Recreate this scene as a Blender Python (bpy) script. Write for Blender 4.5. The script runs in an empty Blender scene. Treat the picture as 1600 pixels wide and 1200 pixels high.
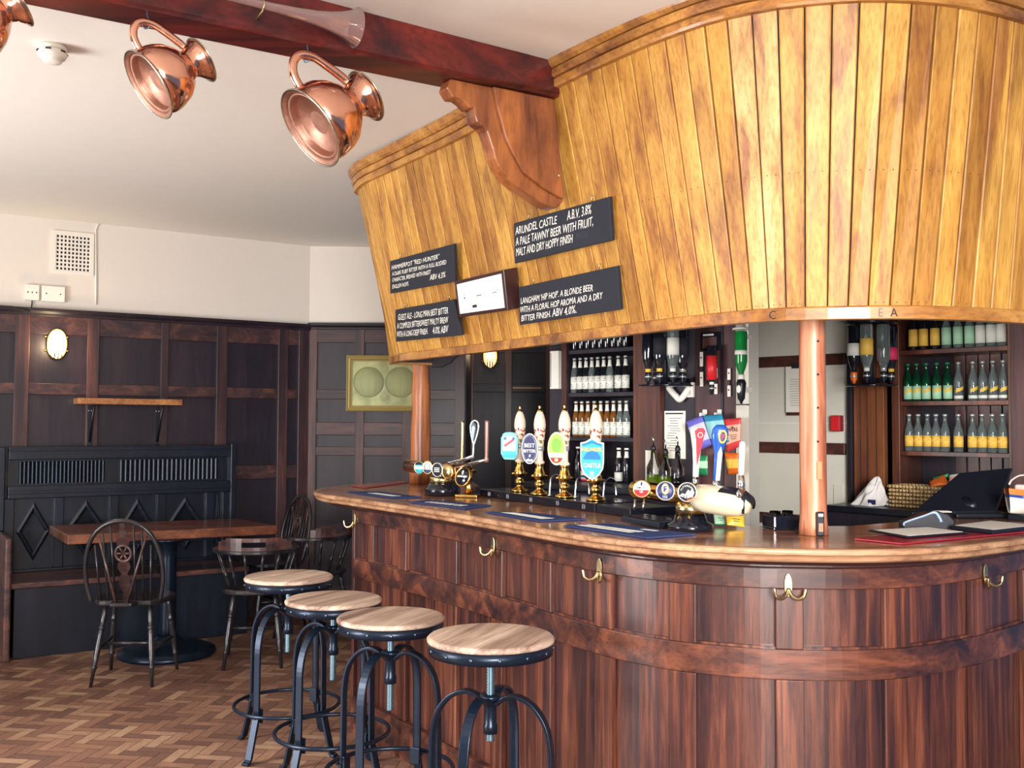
import bpy, bmesh, math, random
import numpy as np
from mathutils import Vector, Matrix
random.seed(7)
SC = bpy.context.scene
COL = SC.collection

# ------------------------------------------------------------------ camera
FPX, EYE = 1550.0, 1.45
PITCH, ROLL = math.atan(60 / FPX), 0.0045
_f = Vector((0, math.cos(PITCH), math.sin(PITCH)))
_u0 = Vector((0, -math.sin(PITCH), math.cos(PITCH)))
_x0 = Vector((1, 0, 0))
CU = _u0 * math.cos(ROLL) - _x0 * math.sin(ROLL)
CX = _x0 * math.cos(ROLL) + _u0 * math.sin(ROLL)
CF = _f
EYEP = Vector((0, 0, EYE))
cam = bpy.data.cameras.new('camera')
cam.sensor_width = 36
cam.lens = 36 * FPX / 1600
cam.clip_start = 0.05
camo = bpy.data.objects.new('camera', cam)
COL.objects.link(camo)
camo.matrix_world = Matrix(((CX.x, CU.x, -CF.x, 0), (CX.y, CU.y, -CF.y, 0), (CX.z, CU.z, -CF.z, EYE), (0, 0, 0, 1)))
SC.camera = camo

# ------------------------------------------------------------------ light
SC.view_settings.view_transform = 'Standard'
SC.view_settings.look = 'None'
SC.view_settings.gamma = 1
SC.view_settings.use_curve_mapping = False
SC.view_settings.exposure = -0.2
SC.cycles.use_denoising = True
SC.cycles.max_bounces = 8
SC.cycles.sample_clamp_indirect = 6.0
SC.cycles.blur_glossy = 0.5
world = bpy.data.worlds.new('daylight')
world.use_nodes = True
SC.world = world
bg = world.node_tree.nodes['Background']
bg.inputs['Color'].default_value = (0.42, 0.54, 0.90, 1)
bg.inputs['Strength'].default_value = 0.44


def area_light(name, loc, to, sx, sy, power, col, spread=180):
    l = bpy.data.lights.new(name, 'AREA')
    l.shape = 'RECTANGLE'
    l.size, l.size_y = sx, sy
    l.energy = power
    l.color = col
    l.spread = math.radians(spread)
    o = bpy.data.objects.new(name, l)
    COL.objects.link(o)
    o.location = loc
    o.rotation_euler = (Vector(to) - Vector(loc)).to_track_quat('-Z', 'Y').to_euler()
    return o


# daylight through the tall windows behind and beside the camera; the up-aimed fills are added to brighten the ceiling
area_light('window_light_back', (0.45, -1.9, 1.6), (0.25, 4.0, 2.2), 1.7, 1.7, 72, (1.0, 0.985, 0.96))
area_light('window_light_bay', (0.75, -2.1, 1.9), (0.80, 2.9, 0.75), 1.2, 1.4, 62, (1.0, 0.985, 0.96), 60)
area_light('ceiling_fill_front', (-0.3, -2.5, 0.8), (-0.3, -0.7, 3.0), 2.2, 1.2, 200, (1.0, 0.99, 0.97), 120)  # added fill aimed up to brighten the near ceiling
area_light('ceiling_fill_side', (-4.7, 2.0, 0.9), (-2.6, 3.9, 3.5), 2.0, 1.4, 215, (1.0, 0.99, 0.97), 150)  # added fill aimed up to brighten the ceiling on the left
area_light('window_light_side', (-4.4, 1.8, 1.9), (-2.2, 2.9, 0.0), 1.0, 1.2, 60, (1.0, 0.985, 0.96), 62)


def ray(px, py):
    return CX * ((px - 800) / FPX) + CU * ((600 - py) / FPX) + CF


def PZ(px, py, z):
    d = ray(px, py)
    return EYEP + d * ((z - EYE) / d.z)


def PY(px, py, y):
    d = ray(px, py)
    return EYEP + d * (y / d.y)


def PP(px, py, o, n):
    d = ray(px, py)
    return EYEP + d * ((Vector(o) - EYEP).dot(n) / d.dot(n))


# ------------------------------------------------------------------ materials
def S(r, g, b):
    f = lambda c: (c / 255 / 12.92) if c / 255 <= .04045 else ((c / 255 + .055) / 1.055) ** 2.4
    return (f(r), f(g), f(b), 1)


class NT:
    def __init__(s, name):
        s.m = bpy.data.materials.new(name)
        s.m.use_nodes = True
        s.t = s.m.node_tree
        s.b = s.t.nodes['Principled BSDF']
        s.out = s.t.nodes['Material Output']

    def n(s, typ, **kw):
        nd = s.t.nodes.new(typ)
        for k, v in kw.items():
            if k.startswith('i_'):
                key = k[2:]
                nd.inputs[int(key) if key.isdigit() else key.replace('_', ' ')].default_value = v
            else:
                setattr(nd, k, v)
        return nd

    def l(s, a, b):
        s.t.links.new(a, b)

    def math(s, op, a, b=None, c=None):
        nd = s.t.nodes.new('ShaderNodeMath')
        nd.operation = op
        for i, v in enumerate((a, b, c)):
            if v is None:
                continue
            if isinstance(v, (int, float)):
                nd.inputs[i].default_value = v
            else:
                s.l(v, nd.inputs[i])
        return nd.outputs[0]

    def mix(s, fac, a, b, blend='MIX'):
        nd = s.t.nodes.new('ShaderNodeMix')
        nd.data_type = 'RGBA'
        nd.blend_type = blend
        for sock, v in ((nd.inputs[0], fac), (nd.inputs[6], a), (nd.inputs[7], b)):
            if isinstance(v, (int, float, tuple)):
                sock.default_value = v
            else:
                s.l(v, sock)
        return nd.outputs[2]

    def ramp(s, fac, stops):
        nd = s.t.nodes.new('ShaderNodeValToRGB')
        e = nd.color_ramp.elements
        while len(e) < len(stops):
            e.new(0.5)
        for x, (p, c) in zip(e, stops):
            x.position = p
            x.color = c
        s.l(fac, nd.inputs[0])
        return nd.outputs[0]


def plain(name, col, rough=.5, metal=0, spec=.5, coat=0, emit=None, estr=0, trans=0, ior=1.45, alpha=1, bump=0, bscale=60, mottled=0):
    t = NT(name)
    b = t.b
    b.inputs['Base Color'].default_value = col
    b.inputs['Roughness'].default_value = rough
    b.inputs['Metallic'].default_value = metal
    b.inputs['Specular IOR Level'].default_value = spec
    b.inputs['Coat Weight'].default_value = coat
    b.inputs['Coat Roughness'].default_value = .12
    b.inputs['Transmission Weight'].default_value = trans
    b.inputs['IOR'].default_value = ior
    b.inputs['Alpha'].default_value = alpha
    if emit:
        b.inputs['Emission Color'].default_value = emit
        b.inputs['Emission Strength'].default_value = estr
    if bump or mottled:
        tc = t.n('ShaderNodeTexCoord')
        nz = t.n('ShaderNodeTexNoise', i_Scale=bscale, i_Detail=4.0)
        t.l(tc.outputs['Object'], nz.inputs['Vector'])
        if bump:
            bp = t.n('ShaderNodeBump', i_Strength=bump, i_Distance=.01)
            t.l(nz.outputs[0], bp.inputs['Height'])
            t.l(bp.outputs[0], b.inputs['Normal'])
        if mottled:
            c2 = tuple(x * (1 - mottled) for x in col[:3]) + (1,)
            t.l(t.mix(nz.outputs[0], col, c2), b.inputs['Base Color'])
    return t.m


def wood(name, light, mid, dark, axis='Z', scale=9, stretch=.07, rough=.4, coat=.15, coatr=.2, spec=.4, bump=.08, attr=None, attrcols=None, wear=None):
    """streaked timber: stretched noise grain, finer pores, blotches, optional per-board colour"""
    t = NT(name)
    tc = t.n('ShaderNodeTexCoord')
    oi = t.n('ShaderNodeObjectInfo')
    off = t.n('ShaderNodeVectorMath', operation='SCALE')
    t.l(oi.outputs['Random'], off.inputs['Scale'])
    off.inputs[0].default_value = (13.1, 7.7, 5.3)
    add = t.n('ShaderNodeVectorMath', operation='ADD')
    t.l(tc.outputs['Object'], add.inputs[0])
    t.l(off.outputs[0], add.inputs[1])
    src = add.outputs[0]
    at = None
    if attr:
        at = t.n('ShaderNodeAttribute', attribute_name=attr)
        sh = t.n('ShaderNodeVectorMath', operation='SCALE')
        t.l(at.outputs['Fac'], sh.inputs['Scale'])
        sh.inputs[0].default_value = (31.0, 17.0, 11.0)
        add2 = t.n('ShaderNodeVectorMath', operation='ADD')
        t.l(src, add2.inputs[0])
        t.l(sh.outputs[0], add2.inputs[1])
        src = add2.outputs[0]
    mp = t.n('ShaderNodeMapping')
    sc = [1, 1, 1]
    sc['XYZ'.index(axis)] = stretch
    mp.inputs['Scale'].default_value = sc
    t.l(src, mp.inputs['Vector'])
    n1 = t.n('ShaderNodeTexNoise', i_Scale=float(scale), i_Detail=6.0, i_Roughness=.62, i_Distortion=.5)
    n2 = t.n('ShaderNodeTexNoise', i_Scale=float(scale * 9), i_Detail=3.0)
    n3 = t.n('ShaderNodeTexNoise', i_Scale=3.2, i_Detail=3.0)
    t.l(mp.outputs[0], n1.inputs['Vector'])
    t.l(mp.outputs[0], n2.inputs['Vector'])
    t.l(src, n3.inputs['Vector'])
    c = t.ramp(n1.outputs[0], [(.34, dark), (.5, mid), (.66, light)])
    pores = t.ramp(n2.outputs[0], [(.36, (.55, .5, .45, 1)), (.52, (1, 1, 1, 1))])
    c = t.mix(.55, c, pores, 'MULTIPLY')
    blot = t.ramp(n3.outputs[0], [(.32, (.62, .58, .56, 1)), (.6, (1.05, 1.05, 1.05, 1))])
    c = t.mix(.6, c, blot, 'MULTIPLY')
    if attr:
        pc = t.ramp(at.outputs['Fac'], attrcols)
        c = t.mix(1.0, c, pc, 'MULTIPLY')
    t.l(c, t.b.inputs['Base Color'])
    t.b.inputs['Roughness'].default_value = rough
    t.b.inputs['Specular IOR Level'].default_value = spec
    t.b.inputs['Coat Weight'].default_value = coat
    t.b.inputs['Coat Roughness'].default_value = coatr
    if bump:
        bp = t.n('ShaderNodeBump', i_Strength=bump, i_Distance=.004)
        t.l(n1.outputs[0], bp.inputs['Height'])
        t.l(bp.outputs[0], t.b.inputs['Normal'])
    return t.m


M = {}
M['plaster'] = plain('cream_plaster', S(224, 215, 205), .9, spec=.2, bump=.05, bscale=25, mottled=.05)
M['ceiling'] = plain('ceiling_plaster', S(232, 227, 219), .9, spec=.2, bump=.04, bscale=14, mottled=.05)
M['panel'] = wood('dark_oak_panel', S(50, 35, 46), S(36, 28, 40), S(26, 22, 35), 'Z', 7, .1, .42, .2, .25)
M['stile'] = wood('worn_oak_stile', S(98, 62, 56), S(66, 43, 46), S(40, 29, 40), 'Z', 14, .05, .42, .2, .25)
M['rail'] = wood('worn_oak_rail', S(98, 62, 56), S(66, 43, 46), S(40, 29, 40), 'X', 14, .05, .42, .2, .25)
M['capping'] = wood('dark_capping', S(48, 34, 43), S(36, 28, 38), S(27, 23, 34), 'X', 10, .05, .45, .2, .2)
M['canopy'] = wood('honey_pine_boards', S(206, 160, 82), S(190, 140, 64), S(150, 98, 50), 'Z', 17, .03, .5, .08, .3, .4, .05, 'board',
                   [(0, (.66, .54, .44, 1)), (.2, (.92, .85, .72, 1)), (.5, (1, .98, .9, 1)), (.82, (1.05, 1.0, .95, 1)), (.86, (1.12, 1.25, 2.3, 1)), (1, (1.16, 1.35, 2.7, 1))])  # pale end of the ramp carries painted window sheen
M['moulding'] = wood('honey_pine_moulding', S(194, 142, 72), S(172, 116, 56), S(124, 78, 46), 'X', 10, .15, .38, .3, .22)
M['carcass'] = plain('dark_soffit', S(46, 38, 46), .7, mottled=.4, bscale=9)
M['beam'] = wood('red_stained_beam', S(120, 40, 30), S(84, 26, 26), S(40, 16, 24), 'X', 7, .06, .4, .25, .25, .4, .25)
M['bracket'] = wood('chestnut_bracket', S(172, 104, 56), S(138, 80, 46), S(90, 48, 36), 'Z', 6, .2, .35, .35, .2)
M['postwood'] = wood('honey_post', S(214, 142, 82), S(182, 108, 60), S(110, 58, 38), 'Z', 11, .06, .42, .22, .28, .5, .15)
M['postred'] = wood('copper_red_post', S(214, 150, 112), S(174, 100, 72), S(96, 48, 38), 'Z', 11, .06, .42, .2, .3, .45, .25)
M['bartop'] = wood('polished_bar_top', S(206, 152, 112), S(172, 118, 86), S(120, 78, 62), 'X', 9, .06, .2, .3, .08, .5, .02)
M['nosing'] = wood('bar_nosing', S(190, 150, 116), S(168, 126, 94), S(126, 88, 66), 'X', 14, .06, .5, .08, .3, .35, .05)
M['barmould'] = plain('dark_bar_moulding', S(58, 32, 32), .32, coat=.3, mottled=.3, bscale=12)
M['barpanel'] = wood('bar_oak_panel', S(116, 66, 48), S(74, 40, 35), S(40, 25, 32), 'Z', 24, .06, .38, .3, .22)
M['barstile'] = wood('bar_oak_stile', S(128, 74, 52), S(82, 44, 36), S(40, 26, 32), 'Z', 34, .035, .38, .3, .22)
M['barrail'] = wood('bar_oak_rail', S(122, 70, 50), S(78, 44, 37), S(40, 26, 32), 'X', 14, .06, .38, .3, .22)
M['bench'] = wood('blue_black_settle', S(22, 32, 50), S(15, 23, 39), S(11, 17, 30), 'Z', 8, .1, .38, .3, .2)
M['chair'] = wood('ebonised_chair', S(56, 50, 52), S(38, 36, 42), S(24, 25, 33), 'Z', 18, .1, .3, .4, .18)
M['chairworn'] = wood('worn_chair_rail', S(128, 84, 70), S(86, 60, 58), S(46, 38, 44), 'X', 12, .08, .32, .35, .2)
M['tabletop'] = wood('varnished_table', S(150, 92, 58), S(112, 66, 48), S(70, 40, 38), 'X', 7, .08, .3, .4, .15)
M['shelfoak'] = wood('pale_shelf', S(206, 148, 92), S(176, 118, 70), S(128, 80, 50), 'X', 9, .1, .4, .2)
M['metalblue'] = plain('blue_black_steel', S(28, 41, 60), .3, metal=.5, spec=.6, mottled=.4, bscale=30)
M['steel'] = plain('threaded_steel', S(120, 150, 165), .35, metal=.9)
M['rivet'] = plain('rivet_steel', S(90, 110, 130), .3, metal=.9)
M['seatwood'] = wood('weathered_seat', S(236, 216, 196), S(200, 174, 156), S(128, 100, 88), 'X', 12, .05, .5, .1, .3, .4, .15)
M['copper'] = plain('beaten_copper', S(240, 182, 156), .15, metal=1, bump=.12, bscale=28)
M['copperdark'] = plain('tarnished_copper', S(200, 150, 130), .5, metal=1, bump=.2, bscale=30, mottled=.5)
M['tin'] = plain('tinned_rim', S(200, 205, 190), .25, metal=1)
M['brass'] = plain('polished_brass', S(232, 186, 100), .16, metal=1, bump=.03, bscale=40)
M['oldbrass'] = plain('aged_brass', S(206, 186, 140), .28, metal=1)
M['chrome'] = plain('chrome', S(220, 225, 228), .1, metal=1)
M['blackplastic'] = plain('black_plastic', S(22, 25, 35), .35)
M['blackgloss'] = plain('black_gloss', S(20, 23, 34), .12, coat=.4)
M['white'] = plain('white_plastic', S(232, 226, 216), .4)
M['paper'] = plain('white_paper', S(240, 232, 220), .8)
M['cream'] = plain('cream_paint', S(222, 216, 202), .55, mottled=.06, bscale=6)
M['dooryellow'] = plain('cream_door_edge', S(206, 196, 160), .6)
M['buffer'] = wood('door_buffer', S(104, 62, 50), S(82, 47, 42), S(58, 32, 34), 'X', 9, .1, .5, .1)
M['slate'] = plain('chalkboard_black', S(32, 35, 46), .7, mottled=.25, bscale=9)
M['chalk'] = plain('chalk_white', S(236, 232, 222), .9)
M['chalkfaint'] = plain('rubbed_chalk', S(56, 60, 70), .9)
M['dark'] = plain('dark_void', S(30, 31, 46), .8)
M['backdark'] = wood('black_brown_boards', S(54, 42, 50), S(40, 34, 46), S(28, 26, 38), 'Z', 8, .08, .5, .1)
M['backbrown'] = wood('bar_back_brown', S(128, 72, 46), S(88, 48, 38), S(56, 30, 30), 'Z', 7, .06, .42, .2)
M['backpurple'] = wood('bar_back_mauve', S(112, 72, 66), S(80, 50, 52), S(52, 34, 40), 'Z', 7, .06, .5, .1)
M['boards'] = wood('right_back_boards', S(160, 98, 58), S(126, 74, 46), S(84, 46, 36), 'Z', 7, .05, .42, .2)
M['navy'] = plain('navy_towelling', S(60, 74, 118), .95, spec=.1, bump=.6, bscale=400)
M['crimson'] = plain('crimson_card', S(150, 32, 52), .3, coat=.3)
M['red'] = plain('bright_red', S(206, 40, 46), .4)
M['glass'] = plain('clear_glass', (.95, .97, .97, 1), .03, trans=1, ior=1.45)
M['tonic'] = plain('clear_bottle', S(190, 205, 205), .06, trans=.85, ior=1.4)
M['greenglass'] = plain('green_bottle_glass', S(20, 96, 66), .06, trans=.7, ior=1.45)
M['brightgreen'] = plain('green_spirit_bottle', S(30, 150, 70), .08, trans=.45)
M['darkglass'] = plain('dark_bottle_glass', S(24, 26, 34), .06, trans=.15, coat=.5)
M['amberglass'] = plain('amber_bottle_glass', S(150, 96, 40), .08, trans=.5)
M['limeliquid'] = plain('lime_cordial', S(150, 190, 40), .1, trans=.4)
M['labelwhite'] = plain('white_label', S(226, 226, 216), .7)


def make_printed(name, base, ink):
    t = NT(name)
    tc = t.n('ShaderNodeTexCoord')
    mp = t.n('ShaderNodeMapping')
    mp.inputs['Scale'].default_value = (60, 60, 190)
    t.l(tc.outputs['Object'], mp.inputs['Vector'])
    nz = t.n('ShaderNodeTexNoise', i_Scale=1.0, i_Detail=1.0)
    t.l(mp.outputs[0], nz.inputs['Vector'])
    t.l(t.mix(t.math('GREATER_THAN', nz.outputs[0], .62), base, ink), t.b.inputs['Base Color'])
    t.b.inputs['Roughness'].default_value = .7
    return t.m


M['bottlelabel'] = make_printed('printed_white_label', S(226, 226, 216), S(70, 72, 84))
M['bottleyellow'] = make_printed('printed_yellow_label', S(244, 196, 88), S(196, 130, 40))
M['labelyellow'] = plain('yellow_label', S(244, 196, 88), .6)
M['labelgreen'] = plain('mint_label', S(172, 214, 180), .6)
M['labelgold'] = plain('gold_label', S(226, 186, 70), .5)
M['labelpink'] = plain('pink_label', S(214, 50, 96), .6)
M['silvercap'] = plain('silver_cap', S(205, 208, 205), .3, metal=.6)
M['ivory'] = None
M['towel'] = plain('white_cotton', S(236, 230, 226), .95, spec=.1)
M['wicker'] = None
M['ink'] = plain('black_ink', S(34, 34, 42), .8)
M['clipblue'] = plain('pale_blue_clip', S(128, 196, 220), .4)
M['clipaqua'] = plain('aqua_clip', S(60, 180, 205), .4)
M['clipnavy'] = plain('navy_clip', S(38, 44, 92), .4)
M['clipgreen'] = plain('lime_green_clip', S(158, 200, 96), .4)
M['clipgreendark'] = plain('leaf_green_print', S(120, 178, 70), .4)
M['clipred'] = plain('clip_dark_red', S(150, 36, 44), .4)
M['skyblue'] = plain('sky_blue_print', S(62, 170, 208), .4)
M['seablue'] = plain('sea_blue_print', S(40, 118, 180), .4)
M['silverrim'] = plain('silver_rim', S(210, 214, 214), .25, metal=.7)
M['purplebag'] = plain('lavender_foil', S(110, 104, 200), .35, metal=.2)
M['tealbag'] = plain('teal_foil', S(50, 140, 180), .35, metal=.2)
M['redbag'] = plain('scarlet_foil', S(226, 70, 70), .35, metal=.2)
M['salmon'] = plain('salmon_print', S(240, 178, 152), .4)
M['lilac'] = plain('lilac_print', S(190, 190, 226), .4)
M['aquaprint'] = plain('pale_aqua_print', S(150, 205, 212), .4)
M['orangebag'] = plain('orange_foil', S(230, 112, 40), .35, metal=.2)
M['greenbag'] = plain('green_foil', S(40, 130, 84), .35, metal=.2)
M['yellowbag'] = plain('amber_yellow_foil', S(236, 186, 60), .35, metal=.2)
M['blue'] = plain('royal_blue', S(38, 84, 168), .25, coat=.4)
M['handlered'] = plain('handle_red', S(214, 52, 66), .25, coat=.4)
M['gold'] = plain('pale_gold_metal', S(232, 214, 160), .22, metal=1)
M['pearl'] = plain('pearl_enamel', S(236, 224, 192), .25, metal=.25, coat=.4)
M['lampglass'] = plain('lit_lamp_glass', S(255, 236, 200), .4, emit=(1.0, .84, .60, 1), estr=11)
M['lampglassdim'] = plain('lit_far_lamp_glass', S(255, 226, 180), .4, emit=(1.0, .78, .50, 1), estr=1.3)
M['frost'] = plain('frosted_diffuser', S(238, 232, 220), .5)
M['giltframe'] = plain('gilt_frame', S(190, 170, 110), .35, metal=.6)
M['orange'] = plain('hull_orange', S(226, 130, 60), .4)
M['hullblue'] = plain('hull_blue', S(44, 70, 150), .35, coat=.3)
M['pinkhandle'] = plain('copper_pink_handle', S(176, 130, 122), .3, metal=.5)


def make_floor_mat():
    t = NT('parquet_blocks')
    tc = t.n('ShaderNodeTexCoord')
    mp = t.n('ShaderNodeMapping')
    W, N = .056, 3
    mp.inputs['Rotation'].default_value = (0, 0, math.radians(8))
    mp.inputs['Scale'].default_value = (1 / W, 1 / W, 1)
    t.l(tc.outputs['Object'], mp.inputs['Vector'])
    sp = t.n('ShaderNodeSeparateXYZ')
    t.l(mp.outputs[0], sp.inputs[0])
    x, y = sp.outputs[0], sp.outputs[1]
    i, j = t.math('FLOOR', x), t.math('FLOOR', y)
    k = t.math('FLOORED_MODULO', t.math('SUBTRACT', i, j), 2 * N)
    hz = t.math('LESS_THAN', k, N - .5)
    vt = t.math('SUBTRACT', 1.0, hz)
    fx, fy = t.math('FRACT', x), t.math('FRACT', y)
    # horizontal block
    hx0 = t.math('SUBTRACT', i, k)
    hu = t.math('DIVIDE', t.math('SUBTRACT', x, hx0), N)
    r = t.math('SUBTRACT', 2 * N - 1, k)
    vy0 = t.math('SUBTRACT', j, r)
    vu = t.math('DIVIDE', t.math('SUBTRACT', y, vy0), N)
    u = t.math('ADD', t.math('MULTIPLY', hu, hz), t.math('MULTIPLY', vu, vt))
    v = t.math('ADD', t.math('MULTIPLY', fy, hz), t.math('MULTIPLY', fx, vt))
    ida = t.math('ADD', t.math('MULTIPLY', hx0, hz), t.math('MULTIPLY', i, vt))
    idb = t.math('ADD', t.math('MULTIPLY', j, hz), t.math('MULTIPLY', t.math('ADD', vy0, .37), vt))
    cb = t.n('ShaderNodeCombineXYZ')
    t.l(ida, cb.inputs[0]); t.l(idb, cb.inputs[1])
    wn = t.n('ShaderNodeTexWhiteNoise', noise_dimensions='2D')
    t.l(cb.outputs[0], wn.inputs['Vector'])
    g = t.n('ShaderNodeCombineXYZ')
    t.l(t.math('ADD', t.math('MULTIPLY', u, 1.1), t.math('MULTIPLY', wn.outputs[0], 50)), g.inputs[0])
    t.l(t.math('ADD', t.math('MULTIPLY', v, 5.0), t.math('MULTIPLY', wn.outputs[0], 90)), g.inputs[1])
    nz = t.n('ShaderNodeTexNoise', i_Scale=2.0, i_Detail=5.0)
    t.l(g.outputs[0], nz.inputs['Vector'])
    base = t.ramp(wn.outputs[0], [(0, S(112, 82, 72)), (.35, S(136, 100, 84)), (.7, S(152, 114, 94)), (1, S(178, 146, 118))])
    gr = t.ramp(nz.outputs[0], [(.3, (.6, .56, .52, 1)), (.65, (1.1, 1.1, 1.1, 1))])
    c = t.mix(.75, base, gr, 'MULTIPLY')
    # joints
    e1 = t.math('MINIMUM', t.math('MULTIPLY', u, N), t.math('MULTIPLY', t.math('SUBTRACT', 1.0, u), N))
    e2 = t.math('MINIMUM', v, t.math('SUBTRACT', 1.0, v))
    e = t.math('MINIMUM', e1, e2)
    jn = t.math('LESS_THAN', e, .028)
    c = t.mix(jn, c, S(48, 28, 24))
    wear = t.n('ShaderNodeTexNoise', i_Scale=1.3, i_Detail=4.0)
    t.l(tc.outputs['Object'], wear.inputs['Vector'])
    wr = t.ramp(wear.outputs[0], [(.35, (.72, .68, .66, 1)), (.62, (1.05, 1.05, 1.05, 1))])
    c = t.mix(.7, c, wr, 'MULTIPLY')
    t.l(c, t.b.inputs['Base Color'])
    t.b.inputs['Roughness'].default_value = .42
    t.b.inputs['Specular IOR Level'].default_value = .4
    bp = t.n('ShaderNodeBump', i_Strength=.25, i_Distance=.003)
    t.l(t.math('SUBTRACT', nz.outputs[0], jn), bp.inputs['Height'])
    t.l(bp.outputs[0], t.b.inputs['Normal'])
    return t.m


M['floor'] = make_floor_mat()


def make_ivory():
    """glazed ceramic pump handle with a printed hunting scene patch"""
    t = NT('printed_ceramic')
    tc = t.n('ShaderNodeTexCoord')
    sp = t.n('ShaderNodeSeparateXYZ')
    t.l(tc.outputs['Object'], sp.inputs[0])
    z = sp.outputs[2]
    band = t.math('MULTIPLY', t.math('GREATER_THAN', z, .222), t.math('LESS_THAN', z, .29))
    vz = t.n('ShaderNodeTexVoronoi', i_Scale=95.0)
    t.l(tc.outputs['Object'], vz.inputs['Vector'])
    nz = t.n('ShaderNodeTexNoise', i_Scale=55.0, i_Detail=2.0)
    t.l(tc.outputs['Object'], nz.inputs['Vector'])
    msk = t.math('MULTIPLY', band, t.math('GREATER_THAN', nz.outputs[0], .53))
    low = t.math('LESS_THAN', z, .25)
    col = t.mix(low, t.ramp(vz.outputs['Color'], [(0, S(190, 60, 56)), (.5, S(90, 44, 40)), (1, S(226, 120, 100))]), t.ramp(vz.outputs['Color'], [(0, S(96, 110, 56)), (.6, S(140, 140, 70)), (1, S(70, 50, 40))]))
    c = t.mix(msk, S(236, 214, 190), col)
    t.l(c, t.b.inputs['Base Color'])
    t.b.inputs['Roughness'].default_value = .14
    t.b.inputs['Coat Weight'].default_value = .3
    return t.m


M['ivory'] = make_ivory()


def make_wicker():
    t = NT('woven_willow')
    tc = t.n('ShaderNodeTexCoord')
    w = t.n('ShaderNodeTexWave', i_Scale=28.0, i_Distortion=1.5)
    t.l(tc.outputs['Object'], w.inputs['Vector'])
    t.l(t.ramp(w.outputs[0], [(0, S(120, 84, 54)), (.5, S(206, 170, 112)), (1, S(232, 206, 156))]), t.b.inputs['Base Color'])
    t.b.inputs['Roughness'].default_value = .6
    return t.m


M['wicker'] = make_wicker()


def make_map():
    """old double-hemisphere map print: pale green paper, two ringed globes, fine lines"""
    t = NT('old_map_print')
    tc = t.n('ShaderNodeTexCoord')
    nz = t.n('ShaderNodeTexNoise', i_Scale=9.0, i_Detail=5.0)
    t.l(tc.outputs['Object'], nz.inputs['Vector'])
    t.l(t.ramp(nz.outputs[0], [(.3, S(160, 166, 112)), (.5, S(196, 198, 146)), (.7, S(216, 212, 160))]), t.b.inputs['Base Color'])
    t.b.inputs['Roughness'].default_value = .8
    return t.m


M['map'] = make_map()
M['maplines'] = plain('map_brown_line', S(164, 160, 112), .8)
M['mapgreen'] = plain('map_globe_green', S(188, 192, 138), .8, mottled=.12, bscale=14)


def make_pane():
    t = NT('picture_glass')
    tr = t.n('ShaderNodeBsdfTransparent')
    gl = t.n('ShaderNodeBsdfGlossy', i_Roughness=.02)
    fr = t.n('ShaderNodeFresnel', i_IOR=1.6)
    mx = t.n('ShaderNodeMixShader')
    t.l(fr.outputs[0], mx.inputs[0]); t.l(tr.outputs[0], mx.inputs[1]); t.l(gl.outputs[0], mx.inputs[2])
    t.l(mx.outputs[0], t.out.inputs[0])
    return t.m


M['pane'] = make_pane()


def make_horn():
    t = NT('blown_pink_glass')
    tr = t.n('ShaderNodeBsdfTransparent')
    tr.inputs[0].default_value = (.90, .82, .82, 1)
    gl = t.n('ShaderNodeBsdfGlossy', i_Roughness=.06)
    df = t.n('ShaderNodeBsdfDiffuse')
    df.inputs[0].default_value = S(228, 196, 190)
    lw = t.n('ShaderNodeLayerWeight', i_Blend=.35)
    m1 = t.n('ShaderNodeMixShader')
    m1.inputs[0].default_value = .12
    t.l(tr.outputs[0], m1.inputs[1]); t.l(df.outputs[0], m1.inputs[2])
    mx = t.n('ShaderNodeMixShader')
    t.l(lw.outputs['Facing'], mx.inputs[0]); t.l(m1.outputs[0], mx.inputs[1]); t.l(gl.outputs[0], mx.inputs[2])
    t.l(mx.outputs[0], t.out.inputs[0])
    return t.m


M['hornglass'] = make_horn()


# ------------------------------------------------------------------ mesh helpers
class Fr:
    """a local frame: origin and three axes"""
    def __init__(s, o, ex, ey, ez):
        s.o, s.x, s.y, s.z = Vector(o), Vector(ex).normalized(), Vector(ey).normalized(), Vector(ez).normalized()

    def p(s, a, b, c):
        return s.o + s.x * a + s.y * b + s.z * c

    def loc(s, P):
        d = Vector(P) - s.o
        return d.dot(s.x), d.dot(s.y), d.dot(s.z)


ID = Fr((0, 0, 0), (1, 0, 0), (0, 1, 0), (0, 0, 1))


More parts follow.
